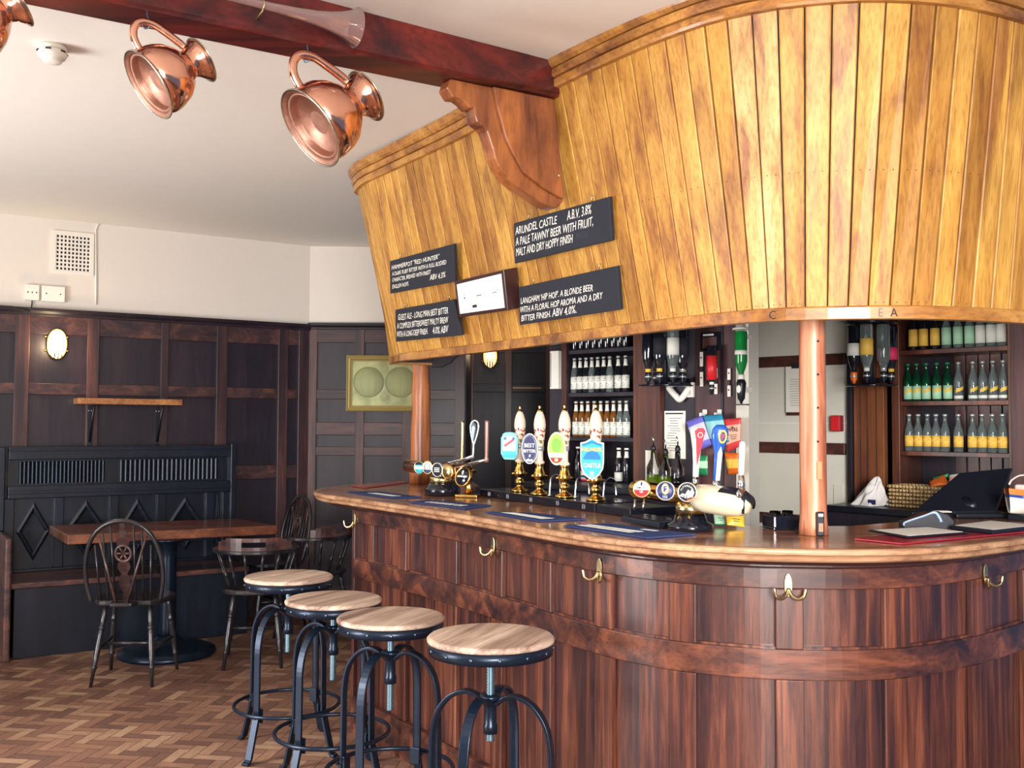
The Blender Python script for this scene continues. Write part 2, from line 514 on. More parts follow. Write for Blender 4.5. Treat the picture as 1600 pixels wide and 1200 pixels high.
class MB:
    def __init__(s):
        s.v, s.f, s.sm, s.mi, s.at = [], [], [], [], []
        s.cur = 0
        s.curat = 0.0

    def add(s, vs, fs, smooth=False):
        b = len(s.v)
        s.v += [Vector(p) for p in vs]
        for f in fs:
            s.f.append([b + i for i in f])
            s.sm.append(smooth)
            s.mi.append(s.cur)
            s.at.append(s.curat)
        return s

    def hexa(s, p):
        """p: 4 bottom points then 4 top points, same winding"""
        return s.add(p, [(3, 2, 1, 0), (4, 5, 6, 7), (0, 1, 5, 4), (1, 2, 6, 5), (2, 3, 7, 6), (3, 0, 4, 7)])

    def box(s, a, b, c, fr=ID):
        P = [fr.p(x, y, z) for z in c for (x, y) in ((a[0], b[0]), (a[1], b[0]), (a[1], b[1]), (a[0], b[1]))]
        return s.hexa(P)

    def tube(s, path, r, n=8, closed=False, caps=True, flat=1.0, up=None, smooth=True):
        path = [Vector(p) for p in path]
        m = len(path)
        rs = list(r) if isinstance(r, (list, tuple)) else [r] * m
        T = []
        for i in range(m):
            a = path[(i - 1) % m] if (closed or i > 0) else path[i]
            b = path[(i + 1) % m] if (closed or i < m - 1) else path[i]
            t = b - a
            T.append(t.normalized() if t.length > 1e-9 else Vector((0, 0, 1)))
        ref = Vector(up) if up else (Vector((0, 0, 1)) if abs(T[0].z) < .9 else Vector((1, 0, 0)))
        nrm = (ref - T[0] * ref.dot(T[0])).normalized()
        vs = []
        for i in range(m):
            nrm = nrm - T[i] * nrm.dot(T[i])
            if nrm.length < 1e-6:
                nrm = T[i].orthogonal()
            nrm.normalize()
            bn = T[i].cross(nrm)
            for k in range(n):
                a = 2 * math.pi * k / n
                vs.append(path[i] + nrm * (math.cos(a) * rs[i]) + bn * (math.sin(a) * rs[i] * flat))
        fs = []
        for i in range(m if closed else m - 1):
            j = (i + 1) % m
            for k in range(n):
                k2 = (k + 1) % n
                fs.append((i * n + k, i * n + k2, j * n + k2, j * n + k))
        s.add(vs, fs, smooth)
        if caps and not closed:
            b = len(s.v) - len(vs)
            for f in ([b + k for k in range(n)][::-1], [b + (m - 1) * n + k for k in range(n)]):
                s.f.append(f); s.sm.append(False); s.mi.append(s.cur); s.at.append(s.curat)
        return s

    def lathe(s, prof, n=20, fr=ID, smooth=True, a0=0, a1=2 * math.pi, wob=None, cap=True):
        full = abs(a1 - a0 - 2 * math.pi) < 1e-6
        cols = n if full else n + 1
        vs, fs = [], []
        for (r, z) in prof:
            for k in range(cols):
                a = a0 + (a1 - a0) * k / n
                rr = r * (1 + (wob(a, z) if wob else 0))
                vs.append(fr.p(rr * math.cos(a), rr * math.sin(a), z))
        for i in range(len(prof) - 1):
            for k in range(n):
                k2 = (k + 1) % cols
                fs.append((i * cols + k, i * cols + k2, (i + 1) * cols + k2, (i + 1) * cols + k))
        s.add(vs, fs, smooth)
        if full and cap:
            b = len(s.v) - len(vs)
            for i, rev in ((0, True), (len(prof) - 1, False)):
                if prof[i][0] > 1e-5:
                    f = [b + i * cols + k for k in range(cols)]
                    s.f.append(f[::-1] if rev else f); s.sm.append(False); s.mi.append(s.cur); s.at.append(s.curat)
        return s

    def prism(s, poly, c0, c1, fr=ID):
        """polygon in the frame's x,y plane, extruded along its z"""
        n = len(poly)
        vs = [fr.p(x, y, c0) for x, y in poly] + [fr.p(x, y, c1) for x, y in poly]
        fs = [tuple(range(n))[::-1], tuple(range(n, 2 * n))] + [(i, (i + 1) % n, n + (i + 1) % n, n + i) for i in range(n)]
        return s.add(vs, fs)

    def strip(s, rings, closed=False, smooth=False):
        """rings of equal length joined one to the next; closed: each ring is a loop"""
        n = len(rings[0])
        vs = [p for r in rings for p in r]
        fs = []
        for i in range(len(rings) - 1):
            for k in range(n if closed else n - 1):
                k2 = (k + 1) % n
                fs.append((i * n + k, i * n + k2, (i + 1) * n + k2, (i + 1) * n + k))
        s.add(vs, fs, smooth)
        if closed:
            b = len(s.v) - len(vs)
            for f in ([b + k for k in range(n)][::-1], [b + (len(rings) - 1) * n + k for k in range(n)]):
                s.f.append(f); s.sm.append(False); s.mi.append(s.cur); s.at.append(s.curat)
        return s

    def build(s, name, mat, parent=None, bevel=0, segs=2, attr=None, sub=0):
        me = bpy.data.meshes.new(name)
        inv = None
        if parent is not None:
            inv = world_of(parent).inverted()
        me.from_pydata([tuple(inv @ v) if inv else tuple(v) for v in s.v], [], s.f)
        mats = mat if isinstance(mat, (list, tuple)) else [mat]
        for m in mats:
            me.materials.append(m)
        me.polygons.foreach_set('use_smooth', s.sm)
        if len(mats) > 1:
            me.polygons.foreach_set('material_index', s.mi)
        if attr:
            a = me.attributes.new(attr, 'FLOAT', 'FACE')
            a.data.foreach_set('value', s.at)
        me.update()
        bm = bmesh.new()
        bm.from_mesh(me)
        bmesh.ops.recalc_face_normals(bm, faces=bm.faces)
        bm.to_mesh(me)
        bm.free()
        o = bpy.data.objects.new(name, me)
        COL.objects.link(o)
        if parent is not None:
            o.parent = parent
        if bevel:
            md = o.modifiers.new('edge', 'BEVEL')
            md.width = bevel
            md.segments = segs
            md.limit_method = 'ANGLE'
            md.angle_limit = math.radians(40)
        if sub:
            md = o.modifiers.new('soft', 'SUBSURF')
            md.levels = md.render_levels = sub
        return o


def world_of(o):
    m = Matrix.Translation(o.location) @ o.rotation_euler.to_matrix().to_4x4()
    return world_of(o.parent) @ m if o.parent else m


def tag(o, label, cat, group=None, kind=None):
    o['label'] = label
    o['category'] = cat
    if group:
        o['group'] = group
    if kind:
        o['kind'] = kind
    return o


def thing(name, label, cat, loc=(0, 0, 0), rotz=0, group=None, kind=None):
    o = bpy.data.objects.new(name, None)
    o.empty_display_size = .1
    COL.objects.link(o)
    o.location = loc
    o.rotation_euler = (0, 0, rotz)
    return tag(o, label, cat, group, kind)


def dup(root, loc, rotz=None, label=None, group=None):
    r = root.copy()
    COL.objects.link(r)
    r.location = loc
    if rotz is not None:
        r.rotation_euler = (0, 0, rotz)
    if label:
        r['label'] = label
    if group:
        r['group'] = group
    for ch in list(root.children):
        c = ch.copy()
        COL.objects.link(c)
        c.parent = r
        for g in ch.children:
            d = g.copy()
            COL.objects.link(d)
            d.parent = c
    return r


ORD = ['first', 'second', 'third', 'fourth', 'fifth', 'sixth', 'seventh', 'eighth', 'ninth', 'tenth', 'eleventh', 'twelfth']


def lettering(name, lines, fr, size, mat, parent, sx=1.0, shear=0.0, bold=0.0, depth=.0006, align='LEFT', jit=0.0):
    """flat letters standing proud of a surface; lines: (text, x, y) in the frame's x,y plane, z out of the surface"""
    mb = MB()
    for li, (txt, x, y, *sz) in enumerate(lines):
        cu = bpy.data.curves.new('letters', 'FONT')
        cu.body = txt
        cu.size = sz[0] if sz else size
        cu.shear = shear
        cu.offset = bold
        cu.align_x = align
        cu.resolution_u = 2
        o = bpy.data.objects.new('letters', cu)
        COL.objects.link(o)
        me = bpy.data.meshes.new_from_object(o.evaluated_get(bpy.context.evaluated_depsgraph_get()))
        rnd = random.Random(len(txt) * 31 + li)
        vs = []
        for v in me.vertices:
            w = jit * cu.size * math.sin(v.co.x / cu.size * 2.1 + li * 1.7)
            vs.append(fr.p(x + v.co.x * sx, y + v.co.y + w, depth))
        if vs:
            mb.add(vs, [tuple(p.vertices) for p in me.polygons])
        bpy.data.objects.remove(o)
        bpy.data.meshes.remove(me)
        bpy.data.curves.remove(cu)
    return mb.build(name, mat, parent)


def crom(P, n=10):
    P = [Vector(p) for p in P]
    P = [P[0] * 2 - P[1]] + P + [P[-1] * 2 - P[-2]]
    out = []
    for i in range(1, len(P) - 2):
        a, b, c, d = P[i - 1:i + 3]
        for k in range(n):
            t = k / n
            out.append(.5 * ((2 * b) + (c - a) * t + (2 * a - 5 * b + 4 * c - d) * t * t + (3 * b - a - 3 * c + d) * t ** 3))
    out.append(P[-2])
    return out


def resample(P, step=None, n=None):
    L = [0]
    for a, b in zip(P, P[1:]):
        L.append(L[-1] + (b - a).length)
    n = n or max(2, round(L[-1] / step))
    out, j = [], 0
    for i in range(n + 1):
        s = L[-1] * i / n
        while j < len(P) - 2 and L[j + 1] < s:
            j += 1
        t = (s - L[j]) / max(1e-9, L[j + 1] - L[j])
        out.append(P[j].lerp(P[j + 1], min(1, max(0, t))))
    return out


def normals2(P):
    """unit normals to the left of travel (towards the serving side)"""
    out = []
    for i in range(len(P)):
        a, b = P[max(0, i - 1)], P[min(len(P) - 1, i + 1)]
        d = (b - a).normalized()
        out.append(Vector((-d.y, d.x, 0)))
    return out


# ------------------------------------------------------------------ the room
W1A, W1X = Vector((-3.355, 6.5, 0)), Vector((1.785, 1.15, 0)).normalized()
W1N = Vector((W1X.y, -W1X.x, 0))                                  # into the room
CORNER = W1A + W1X * 2.123
W2Y = CORNER.y
BD, BN = Vector((.657, .45, 0)).normalized(), Vector((-.565, .825, 0))
BP = Vector((.138, 3.45, 0))


def ceil_z(p):
    return 2.725 + .085 * (Vector((p[0], p[1], 0)) - BP).dot(BN) / 4.46


def structure(name, mb, mat, label, cat, **k):
    o = mb.build(name, mat, **k)
    return tag(o, label, cat, kind='structure')


mb = MB()
mb.box((-7, 4.5), (-3.6, 9.6), (-.06, 0))
structure('floor', mb, M['floor'], 'worn herringbone parquet floor of brown wooden blocks', 'floor')
mb = MB()
pts = [(-7.2, -3.6), (4.5, -3.6), (4.5, 9.6), (-7.2, 9.6)]
mb.hexa([Vector((x, y, ceil_z((x, y)))) for x, y in pts] + [Vector((x, y, ceil_z((x, y)) + .1)) for x, y in pts])
structure('ceiling', mb, M['ceiling'], 'plain cream plaster ceiling above the beam and bar', 'ceiling')

F1 = Fr(W1A, W1X, -W1N, (0, 0, 1))            # y axis points into the wall
mb = MB()
mb.box((-4.2, 2.123), (0, .1), (0, 3.0), F1)
wl = structure('wall_left', mb, M['plaster'], 'cream plaster wall above dark oak panelling, behind the settle', 'wall')


def w1(px, py, d=0.0):
    return PP(px, py, W1A + W1N * d, W1N)


def s1(px, py, d=0.0):
    a, b, c = F1.loc(w1(px, py, d))
    return a, c


def panelling(par, fr, stiles, rails, x0, x1, ztop, depth=.02):
    """frame-and-panel dado: back board, stiles, rails, capping as parts of the wall"""
    m = MB(); m.box((x0, x1), (-.012, -.001), (0, ztop), fr); m.build('panel_board', M['panel'], par)
    for a, b in stiles:
        m = MB(); m.box((a, b), (-.012 - depth, -.012), (0.02, ztop - .02), fr); m.build('stile', M['stile'], par, bevel=.004)
    for (za, zb, xa, xb) in rails:
        m = MB(); m.box((xa, xb), (-.008 - depth, -.012), (za, zb), fr); m.build('rail', M['rail'], par, bevel=.004)
    m = MB()
    prof = [(-.001, ztop - .05), (-.036, ztop - .05), (-.04, ztop - .035), (-.052, ztop - .02), (-.058, ztop), (-.001, ztop)]
    m.prism([(p[0], p[1]) for p in prof], x0, x1, Fr(fr.o, fr.y, fr.z, fr.x))
    m.build('capping', M['capping'], par, bevel=.003)


zt = s1(240, 493)[1]
st = [(s1(22, 560)[0], s1(45, 560)[0]), (s1(135, 560)[0], s1(154, 560)[0]), (s1(250, 560)[0], s1(262, 560)[0]), (s1(337, 560)[0], s1(354, 560)[0]), (s1(433, 560)[0], s1(448, 560)[0])]
sp = st[1][0] - st[0][0]
st += [(st[0][0] - sp * k, st[0][1] - sp * k) for k in (1, 2, 3, 4, 5)] + [(2.03, 2.123)]
rz = s1(30, 598)[1], s1(30, 616)[1]
xs = sorted(a for a, b in st)
panelling(wl, F1, st, [(zt - .17, zt - .04, -4.2, 2.123), (rz[1], rz[0], -4.2, 2.123), (1.02, 1.12, -4.2, 2.123), (0, .18, -4.2, 2.123)], -4.2, 2.123, zt)

F2 = Fr((CORNER.x, W2Y, 0), (1, 0, 0), (0, 1, 0), (0, 0, 1))
X2 = PY(727, 600, W2Y).x - CORNER.x
mb = MB()
mb.box((0, X2), (0, .1), (0, 3.0), F2)
wb = structure('wall_back', mb, M['plaster'], 'far cream wall with worn oak panelling and framed map', 'wall')
f2x = lambda px: PY(px, 600, W2Y).x - CORNER.x
f2z = lambda py: PY(560, py, W2Y).z
zt2 = f2z(505.5)
rails2 = [(f2z(536), f2z(510), 0, X2), (f2z(624), f2z(609), 0, X2), (f2z(680), f2z(660), 0, X2), (f2z(712), f2z(698), 0, X2), (0, .2, 0, X2)]
panelling(wb, F2, [(0.0, f2x(496)), (f2x(556), f2x(570)), (f2x(630), f2x(645)), (f2x(711), X2)], rails2, 0, X2, zt2)

# return of that wall and the far dark room seen through the bar
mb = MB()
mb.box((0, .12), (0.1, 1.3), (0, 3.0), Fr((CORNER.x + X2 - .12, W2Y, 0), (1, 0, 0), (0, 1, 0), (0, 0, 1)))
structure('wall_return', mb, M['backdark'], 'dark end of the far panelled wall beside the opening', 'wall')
W3Y = 8.85
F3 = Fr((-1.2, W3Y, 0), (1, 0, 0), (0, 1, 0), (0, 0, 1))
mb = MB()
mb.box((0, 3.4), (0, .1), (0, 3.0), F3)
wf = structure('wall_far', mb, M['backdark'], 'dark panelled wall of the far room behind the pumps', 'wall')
f3x = lambda px: PY(px, 600, W3Y).x + 1.2
for a, b in ((734, 740), (789, 800), (852, 860)):
    mb = MB(); mb.box((f3x(a), f3x(b)), (-.03, 0), (0, 2.2), F3); mb.build('stile', M['backbrown'], wf, bevel=.004)
for a, b in ((613, 600), (552, 540)):
    mb = MB(); mb.box((0.2, 3.2), (-.024, 0), (PY(800, a, W3Y).z, PY(800, b, W3Y).z), F3); mb.build('rail', M['backdark'], wf, bevel=.004)
mb = MB(); mb.box((f3x(801), f3x(846)), (-.05, -.024), (PY(800, 607.5, W3Y).z, PY(800, 605, W3Y).z), F3); mb.build('rail_edge', M['shelfoak'], wf)

# front wall behind the camera with a pair of glazed windows (mirrored in the picture glass and brass)
mb = MB()
WY = -3.4
mb.box((-7, -3.35), (WY - .1, WY), (0, 3.0)); mb.box((-2.25, 4.5), (WY - .1, WY), (0, 3.0))
mb.box((-3.35, -2.25), (WY - .1, WY), (0, 1.0)); mb.box((-3.35, -2.25), (WY - .1, WY), (2.3, 3.0))
structure('wall_front', mb, M['plaster'], 'cream wall with a window on the camera side of the room', 'wall')
mb = MB()
for k in range(4):
    x = -3.35 + 1.1 * k / 3
    mb.box((x - .02, x + .02), (WY - .07, WY - .02), (1.0, 2.3))
for k in range(5):
    z = 1.0 + 1.3 * k / 4
    mb.box((-3.35, -2.25), (WY - .07, WY - .02), (z - .02, z + .02))
structure('window_1', mb, M['white'], 'small paned white window behind the camera', 'window')

# ------------------------------------------------------------------ ceiling beam
bpt = lambda t, n, z: Vector((BP.x + BD.x * t + BN.x * n, BP.y + BD.y * t + BN.y * n, z))
zlo = lambda t: 2.604 + .0215 * t
mb = MB()
ts = [-3.6 + 3.75 * k / 14 for k in range(15)]
rings = []
for k, t in enumerate(ts):
    w = .004 * math.sin(k * 2.3)
    lo = zlo(t)
    top = ceil_z(bpt(t, 0, 0)) - .0015
    top2 = ceil_z(bpt(t, .15, 0)) - .0015
    rings.append([bpt(t, .01, lo), bpt(t, w, lo + .012), bpt(t, w * .5, top), bpt(t, .15, top2), bpt(t, .15, lo + .012), bpt(t, .14, lo)])
mb.strip(rings, closed=True)
structure('ceiling_beam', mb, M['beam'], 'dark red stained timber beam across the ceiling carrying copper jugs', 'beam')

# bracket under the beam against the canopy
BF = Fr(bpt(0, .075, 0), BD, (0, 0, 1), BN)


def bfp(px, py):
    a, b, c = BF.loc(PP(px, py, bpt(0, .045, 0), BN))
    return a, b


outl = [(698.7, 137), (704.5, 134.6), (862, 166), (866.6, 172), (880.6, 314), (871, 325), (859.6, 323.6), (842, 314), (824.6, 302.6), (810, 293), (796.6, 281.6), (780, 260.6), (774, 247), (771, 232.6), (761.6, 204.6), (757, 198), (752, 195), (746, 190), (743, 181), (741, 168.5), (735, 168.5), (726.6, 159), (718.5, 153), (708, 152)]
inl = [(767, 150), (861, 170), (866, 178), (878, 312), (873, 310), (857, 302), (843, 293), (828, 281), (815, 271), (801, 246.6), (789.6, 223), (784, 207), (780, 190.6), (773, 168)]
T = thing('timber_bracket', 'scroll-edged chestnut wooden bracket under the ceiling beam', 'bracket', bpt(-.2, .075, 2.2))
po = [bfp(*p) for p in outl]
po[1] = (po[1][0], zlo(po[1][0]) - .001); po[2] = (po[2][0], zlo(po[2][0]) - .001); po[0] = (po[0][0], min(po[0][1], zlo(po[0][0]) - .004))
mb = MB(); mb.prism(po, -.03, .03, BF); mb.build('bracket_board', M['bracket'], T, bevel=.004)
pi = [bfp(*p) for p in inl]
pi[0] = (pi[0][0], zlo(pi[0][0]) - .002); pi[1] = (pi[1][0], zlo(pi[1][0]) - .002)
mb = MB(); mb.prism(pi, -.046, -.029, BF); mb.build('raised_face', M['bracket'], T, bevel=.006, segs=3)
a = bfp(869, 276)
mb = MB(); mb.lathe([(.0001, 0), (.004, 0), (.003, .002), (.0001, .003)], 8, Fr(BF.p(a[0], a[1], -.046), BD, (0, 0, 1), -BN)); mb.build('screw_head', M['silvercap'], T)

# ------------------------------------------------------------------ canopy over the bar
TOPZ, BOTZ, CZ = 2.65, 1.757, 1.10
TP = [(-.80, 5.06), (-.74, 4.90), (-.59, 4.67), (-.29, 4.215), (-.13, 3.95), (.16, 3.462), (.39, 3.12), (.56, 2.92), (.68, 2.83), (.81, 2.775), (1.02, 2.74), (1.26, 2.775), (1.51, 2.89), (1.74, 3.035), (2.0, 3.21), (2.35, 3.45)]
tp = resample(crom([(x, y, 0) for x, y in TP], 12), step=.0755)
# rounded far end: the boards turn the corner and run back over the serving hatch
tn = normals2(tp)
d0 = (tp[0] - tp[1]).normalized()
turn = []
for k in range(1, 6):
    a = math.radians(18 * k)
    n0 = tn[0]
    turn.append(tp[0] + d0 * (.10 * math.sin(a)) + n0 * (.10 * (1 - math.cos(a))))
back = [turn[-1] + tn[0] * (.0755 * k) for k in range(1, 4)]
tp = list(reversed(back)) + list(reversed(turn)) + tp
NTURN = len(back) + len(turn)
tn = normals2(tp)


def flare(i):
    x = tp[i].x
    if i < NTURN:
        return .20
    return .215 if x < .1 else (.215 - (.045 * (x - .1) / .9) if x < 1.0 else max(.06, .17 - .15 * (x - 1.0)))


_n0, _c0 = tn[NTURN], tp[NTURN]
bp_ = []
for i in range(len(tp)):
    if i >= NTURN:
        bp_.append(tp[i] + tn[i] * flare(i))
    elif i >= len(back):
        bp_.append(_c0 + _n0 * .213 + d0 * (.20 * (NTURN - i) / len(turn)))
    else:
        bp_.append(_c0 + _n0 * (.213 + .0755 * (len(back) - i)) + d0 * .20)
# board edges keep their order on the tight corner
T = thing('bar_canopy', 'honey pine boarded canopy curving above the bar counter', 'canopy', (.6, 3.6, BOTZ))


def cpt(i, h, out=0.0):
    """a point on the boarded face: station i, height fraction h, out = metres proud of it"""
    p = bp_[i].lerp(tp[i], h) - tn[i] * out
    return Vector((p.x, p.y, BOTZ + (TOPZ - BOTZ) * h))


mb = MB()
rnd = random.Random(3)
h0, h1 = .03, 1.0
for i in range(len(tp) - 1):
    mb.curat = rnd.uniform(.05, .8)
    xm = (tp[i].x + tp[i + 1].x) / 2
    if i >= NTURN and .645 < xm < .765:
        mb.curat = .93  # window sheen put into the colour of these nose boards
    elif rnd.random() < .09:
        mb.curat = .08
    g = rnd.uniform(.002, .0045) if xm < .45 else rnd.uniform(.0045, .0065)
    pr = rnd.uniform(-.0008, .0016)
    L = (bp_[i + 1] - bp_[i]).length
    Lt = (tp[i + 1] - tp[i]).length
    fr_ = [g / 2 / Lt, (g / 2 + .0035) / Lt, 1 - (g / 2 + .0035) / Lt, 1 - g / 2 / Lt]
    rows = []
    for h in (h0, h1):
        row = []
        for f, o in zip([fr_[0], fr_[0], fr_[1], fr_[2], fr_[3], fr_[3]], [-.012, -.0025, .0, .0, -.0025, -.012]):
            a, b = cpt(i, h, o + pr), cpt(i + 1, h, o + pr)
            row.append(a.lerp(b, f))
        rows.append(row)
    mb.strip(rows)
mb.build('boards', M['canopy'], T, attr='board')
mb = MB()
mb.strip([[cpt(i, h, -.0125) for i in range(len(tp))] for h in (0.0, 1.0)])
mb.build('backing', M['carcass'], T)


def sweep_path(mb, base, nrm, prof):
    """prof: (outwards, z) pairs, closed; base: plan path"""
    mb.strip([[Vector((p.x - n.x * o, p.y - n.y * o, z)) for (o, z) in prof] for p, n in zip(base, nrm)], closed=True)
    return mb


for nm, pr in (('cornice_bead', [(-.03, 2.632), (.016, 2.632), (.020, 2.640), (.020, 2.660), (.014, 2.664), (-.03, 2.664)]),
               ('cornice_fillet', [(-.03, 2.664), (.024, 2.666), (.030, 2.674), (.030, 2.692), (.024, 2.696), (-.03, 2.696)]),
               ('cornice_crown', [(-.03, 2.696), (.030, 2.698), (.040, 2.708), (.048, 2.724), (.048, 2.738), (-.03, 2.738)])):
    mb = MB(); sweep_path(mb, tp, tn, pr); mb.build(nm, M['moulding'], T)
mb = MB(); sweep_path(mb, bp_, tn, [(-.02, BOTZ), (.016, BOTZ), (.016, BOTZ + .036), (.012, BOTZ + .04), (-.02, BOTZ + .04)])
rail = mb.build('bottom_rail', M['moulding'], T, bevel=.002)
k0 = NTURN - 1
mb = MB()
mb.strip([[Vector((p.x, p.y, z)) for p, z in ((a, BOTZ + .012), (b, BOTZ + .012), (b, BOTZ + .03), (a, BOTZ + .03))] for a, b in [(p, p + n * .05) for p, n in zip(bp_, tn)]], closed=True)
mb.build('soffit', M['carcass'], T)
mb = MB()
mb.strip([[Vector((p.x + n.x * o, p.y + n.y * o, z)) for o, z in ((.24, 1.93), (.42, 1.93), (.42, 2.05), (.24, 2.05))] for p, n in list(zip(bp_, tn))[k0:]], closed=True)
mb.build('bearer', M['carcass'], T)
mb = MB()
lid = [Vector((p.x, p.y, 2.7)) for p in tp[k0:]]
lid2 = [Vector((p.x, p.y, 2.7)) + n * .75 for p, n in list(zip(tp, tn))[k0:]]
mb.strip([[a, b, b + Vector((0, 0, .03)), a + Vector((0, 0, .03))] for a, b in zip(lid, lid2)], closed=True)
mb.build('lid', M['carcass'], T)
cb_y = PZ(655, 757, CZ).y + .03
mb = MB()
cf = Fr((0, cb_y, 0), (1, 0, 0), (0, 0, 1), (0, -1, 0))
co = []
for px, py in ((674, 540), (674, 574), (692, 574), (697, 570), (704, 568), (708, 563), (720, 553), (757, 548), (757, 530)):
    q = PY(px, py, cb_y); co.append((q.x, q.z))
mb.prism(co, -.02, .02, cf)
mb.build('corbel', M['carcass'], T, bevel=.003)
# painted letters left on the bottom rail
NB = len(tp)


def station_for(px, h):
    best = min(range(NTURN, NB - 1), key=lambda i: abs(proj(cpt(i, h))[0] - px))
    return best


def proj(P):
    d = Vector(P) - EYEP
    s = d.dot(CF)
    return 800 + FPX * d.dot(CX) / s, 600 - FPX * d.dot(CU) / s


for ch, px, szl in (('C', 1207, .037), ('E', 1376, .036), ('A', 1397, .036)):
    i = station_for(px, .02)
    a, b = cpt(i, 0, .0165), cpt(i + 1, 0, .0165)
    if proj(a)[0] > px:
        a, b = cpt(i - 1, 0, .0165), a
    d = (b - a).normalized()
    t = (px - proj(a)[0]) / max(1e-6, proj(b)[0] - proj(a)[0])
    o = a.lerp(b, t) + Vector((0, 0, .006))
    lettering('painted_letter', [(ch, 0, 0)], Fr(o, d, (0, 0, 1), Vector((d.y, -d.x, 0))), szl, M['ink'] if ch != 'E' else M['backbrown'], rail, align='CENTER', sx=.9)
# row of nail heads across the boards
mb = MB()
for i in range(NTURN + 20, NB - 16):
    for f in (.3, .7):
        for h in (.475, .055):
            p = cpt(i, h, .0006).lerp(cpt(i + 1, h, .0006), f)
            n = -tn[i]
            mb.lathe([(.0016, 0), (.0014, .0006), (.0001, .0008)], 6, Fr(p, Vector((0, 0, 1)).cross(n), (0, 0, 1), n))
o = mb.build('nail_heads', M['ink'], T)
o['kind'] = 'stuff'

# ------------------------------------------------------------------ bar counter
CZ = 1.10
CPL = [(-.91, 5.50), (-.975, 5.30), (-.995, 5.10), (-.97, 4.94), (-.89, 4.77), (-.78, 4.63), (-.58, 4.36), (-.34, 4.02), (-.09, 3.63), (.08, 3.335), (.22, 3.12), (.35, 2.975), (.48, 2.885), (.58, 2.84), (.70, 2.80), (.83, 2.785), (.96, 2.78), (1.09, 2.80), (1.21, 2.84), (1.36, 2.92), (1.58, 3.08), (1.80, 3.27), (2.05, 3.46)]
cp = resample(crom([(x, y, 0) for x, y in CPL], 10), step=.05)
cn = normals2(cp)
WID = .60
TB = thing('bar_worktop', 'curved polished brown bar top with pale nosing', 'worktop', (.5, 3.6, 1.036))
# top slab: outer edge, inner edge; the far end is a rounded hatch end
iin = [i for i in range(len(cp)) if not (cp[i].x < -.72 and cp[i].y > 4.75)]
inn = [cp[i] + cn[i] * WID for i in iin]
inn = [q for q in inn if q.x < .80] + [Vector((x, y, 0)) for x, y in ((1.17, 3.42), (1.43, 3.60), (1.70, 3.90), (1.80, 4.02), (2.12, 3.62))]
endp = [Vector((-.80, 5.66, 0)), Vector((-.68, 5.76, 0)), Vector((-.50, 5.82, 0)), Vector((-.22, 5.80, 0)), Vector((-.18, 5.5, 0)), Vector((-.22, 5.2, 0))]
poly = cp + list(reversed(inn)) + list(reversed(endp))
mb = MB(); mb.prism([(p.x, p.y) for p in poly], CZ - .0175, CZ)
mb.build('top_board', M['bartop'], TB)
ext = [endp[2], endp[1], endp[0]] + cp
ext = resample(ext, step=.05)
en = normals2(ext)
mb = MB(); sweep_path(mb, ext, en, [(-.012, CZ - .018), (.006, CZ - .018), (.010, CZ - .015), (.011, CZ - .009), (.010, CZ - .003), (.005, CZ + .0006), (-.012, CZ + .0006)])
mb.build('nosing', M['nosing'], TB)
mb = MB(); sweep_path(mb, ext, en, [(-.05, CZ - .038), (-.008, CZ - .038), (-.001, CZ - .033), (.001, CZ - .025), (-.004, CZ - .0195), (-.05, CZ - .0195)])
mb.build('lower_nosing', M['nosing'], TB)
mb = MB(); sweep_path(mb, ext, en, [(-.14, CZ - .064), (-.075, CZ - .064), (-.066, CZ - .059), (-.066, CZ - .055), (-.05, CZ - .051), (-.032, CZ - .0385), (-.14, CZ - .0385)])
mb.build('bed_moulding', M['barmould'], TB)

# panelled bar front
ZR = CZ - .0645
TF = thing('panelled_bar', 'oak panelled bar body beneath the pale edged worktop', 'bar', (.5, 3.6, 0))
i0 = min(range(len(cp)), key=lambda i: (cp[i] - Vector((-.80, 4.66, 0))).length)
fp = [cp[i] + cn[i] * .10 for i in range(i0, len(cp))]
fn = [cn[i] for i in range(i0, len(cp))]
fp = resample(fp, step=.03)
fn = normals2(fp)


def station(px, z, off=0.0):
    """path position (fractional index) where the face at height z meets image column px"""
    q = [proj(Vector((p.x - n.x * off, p.y - n.y * off, z)))[0] for p, n in zip(fp, fn)]
    for i in range(len(q) - 1):
        if q[i] <= px <= q[i + 1]:
            return i + (px - q[i]) / (q[i + 1] - q[i])
    return None


def at(f, off, z):
    i = int(min(len(fp) - 2, max(0, math.floor(f))))
    t = f - i
    p, n = fp[i].lerp(fp[i + 1], t), fn[i].lerp(fn[i + 1], t).normalized()
    return Vector((p.x - n.x * off, p.y - n.y * off, z))


def face_block(mb, fa, fb, za, zb, oa, ob):
    m = max(1, int(math.ceil((fb - fa) / 1.5)))
    rings = []
    for k in range(m + 1):
        f = fa + (fb - fa) * k / m
        rings.append([at(f, oa, za), at(f, ob, za), at(f, ob, zb), at(f, oa, zb)])
    mb.strip(rings, closed=True)
    return mb


FE = len(fp) - 1.01
mb = MB(); face_block(mb, 0, FE, .0, ZR, -.03, 0.0); mb.build('carcass', M['barpanel'], TF)
zu1, zu0, zl1 = .976, .803, .717      # upper panel top and bottom, lower panel top
mb = MB(); face_block(mb, 0, FE, zu1, ZR, 0, .022); mb.build('top_rail', M['barrail'], TF, bevel=.003)
mb = MB(); face_block(mb, 0, FE, zl1, zu0, 0, .022); mb.build('middle_rail', M['barrail'], TF, bevel=.003)
mb = MB(); face_block(mb, 0, FE, 0, .16, 0, .03); mb.build('plinth', M['barrail'], TF, bevel=.003)
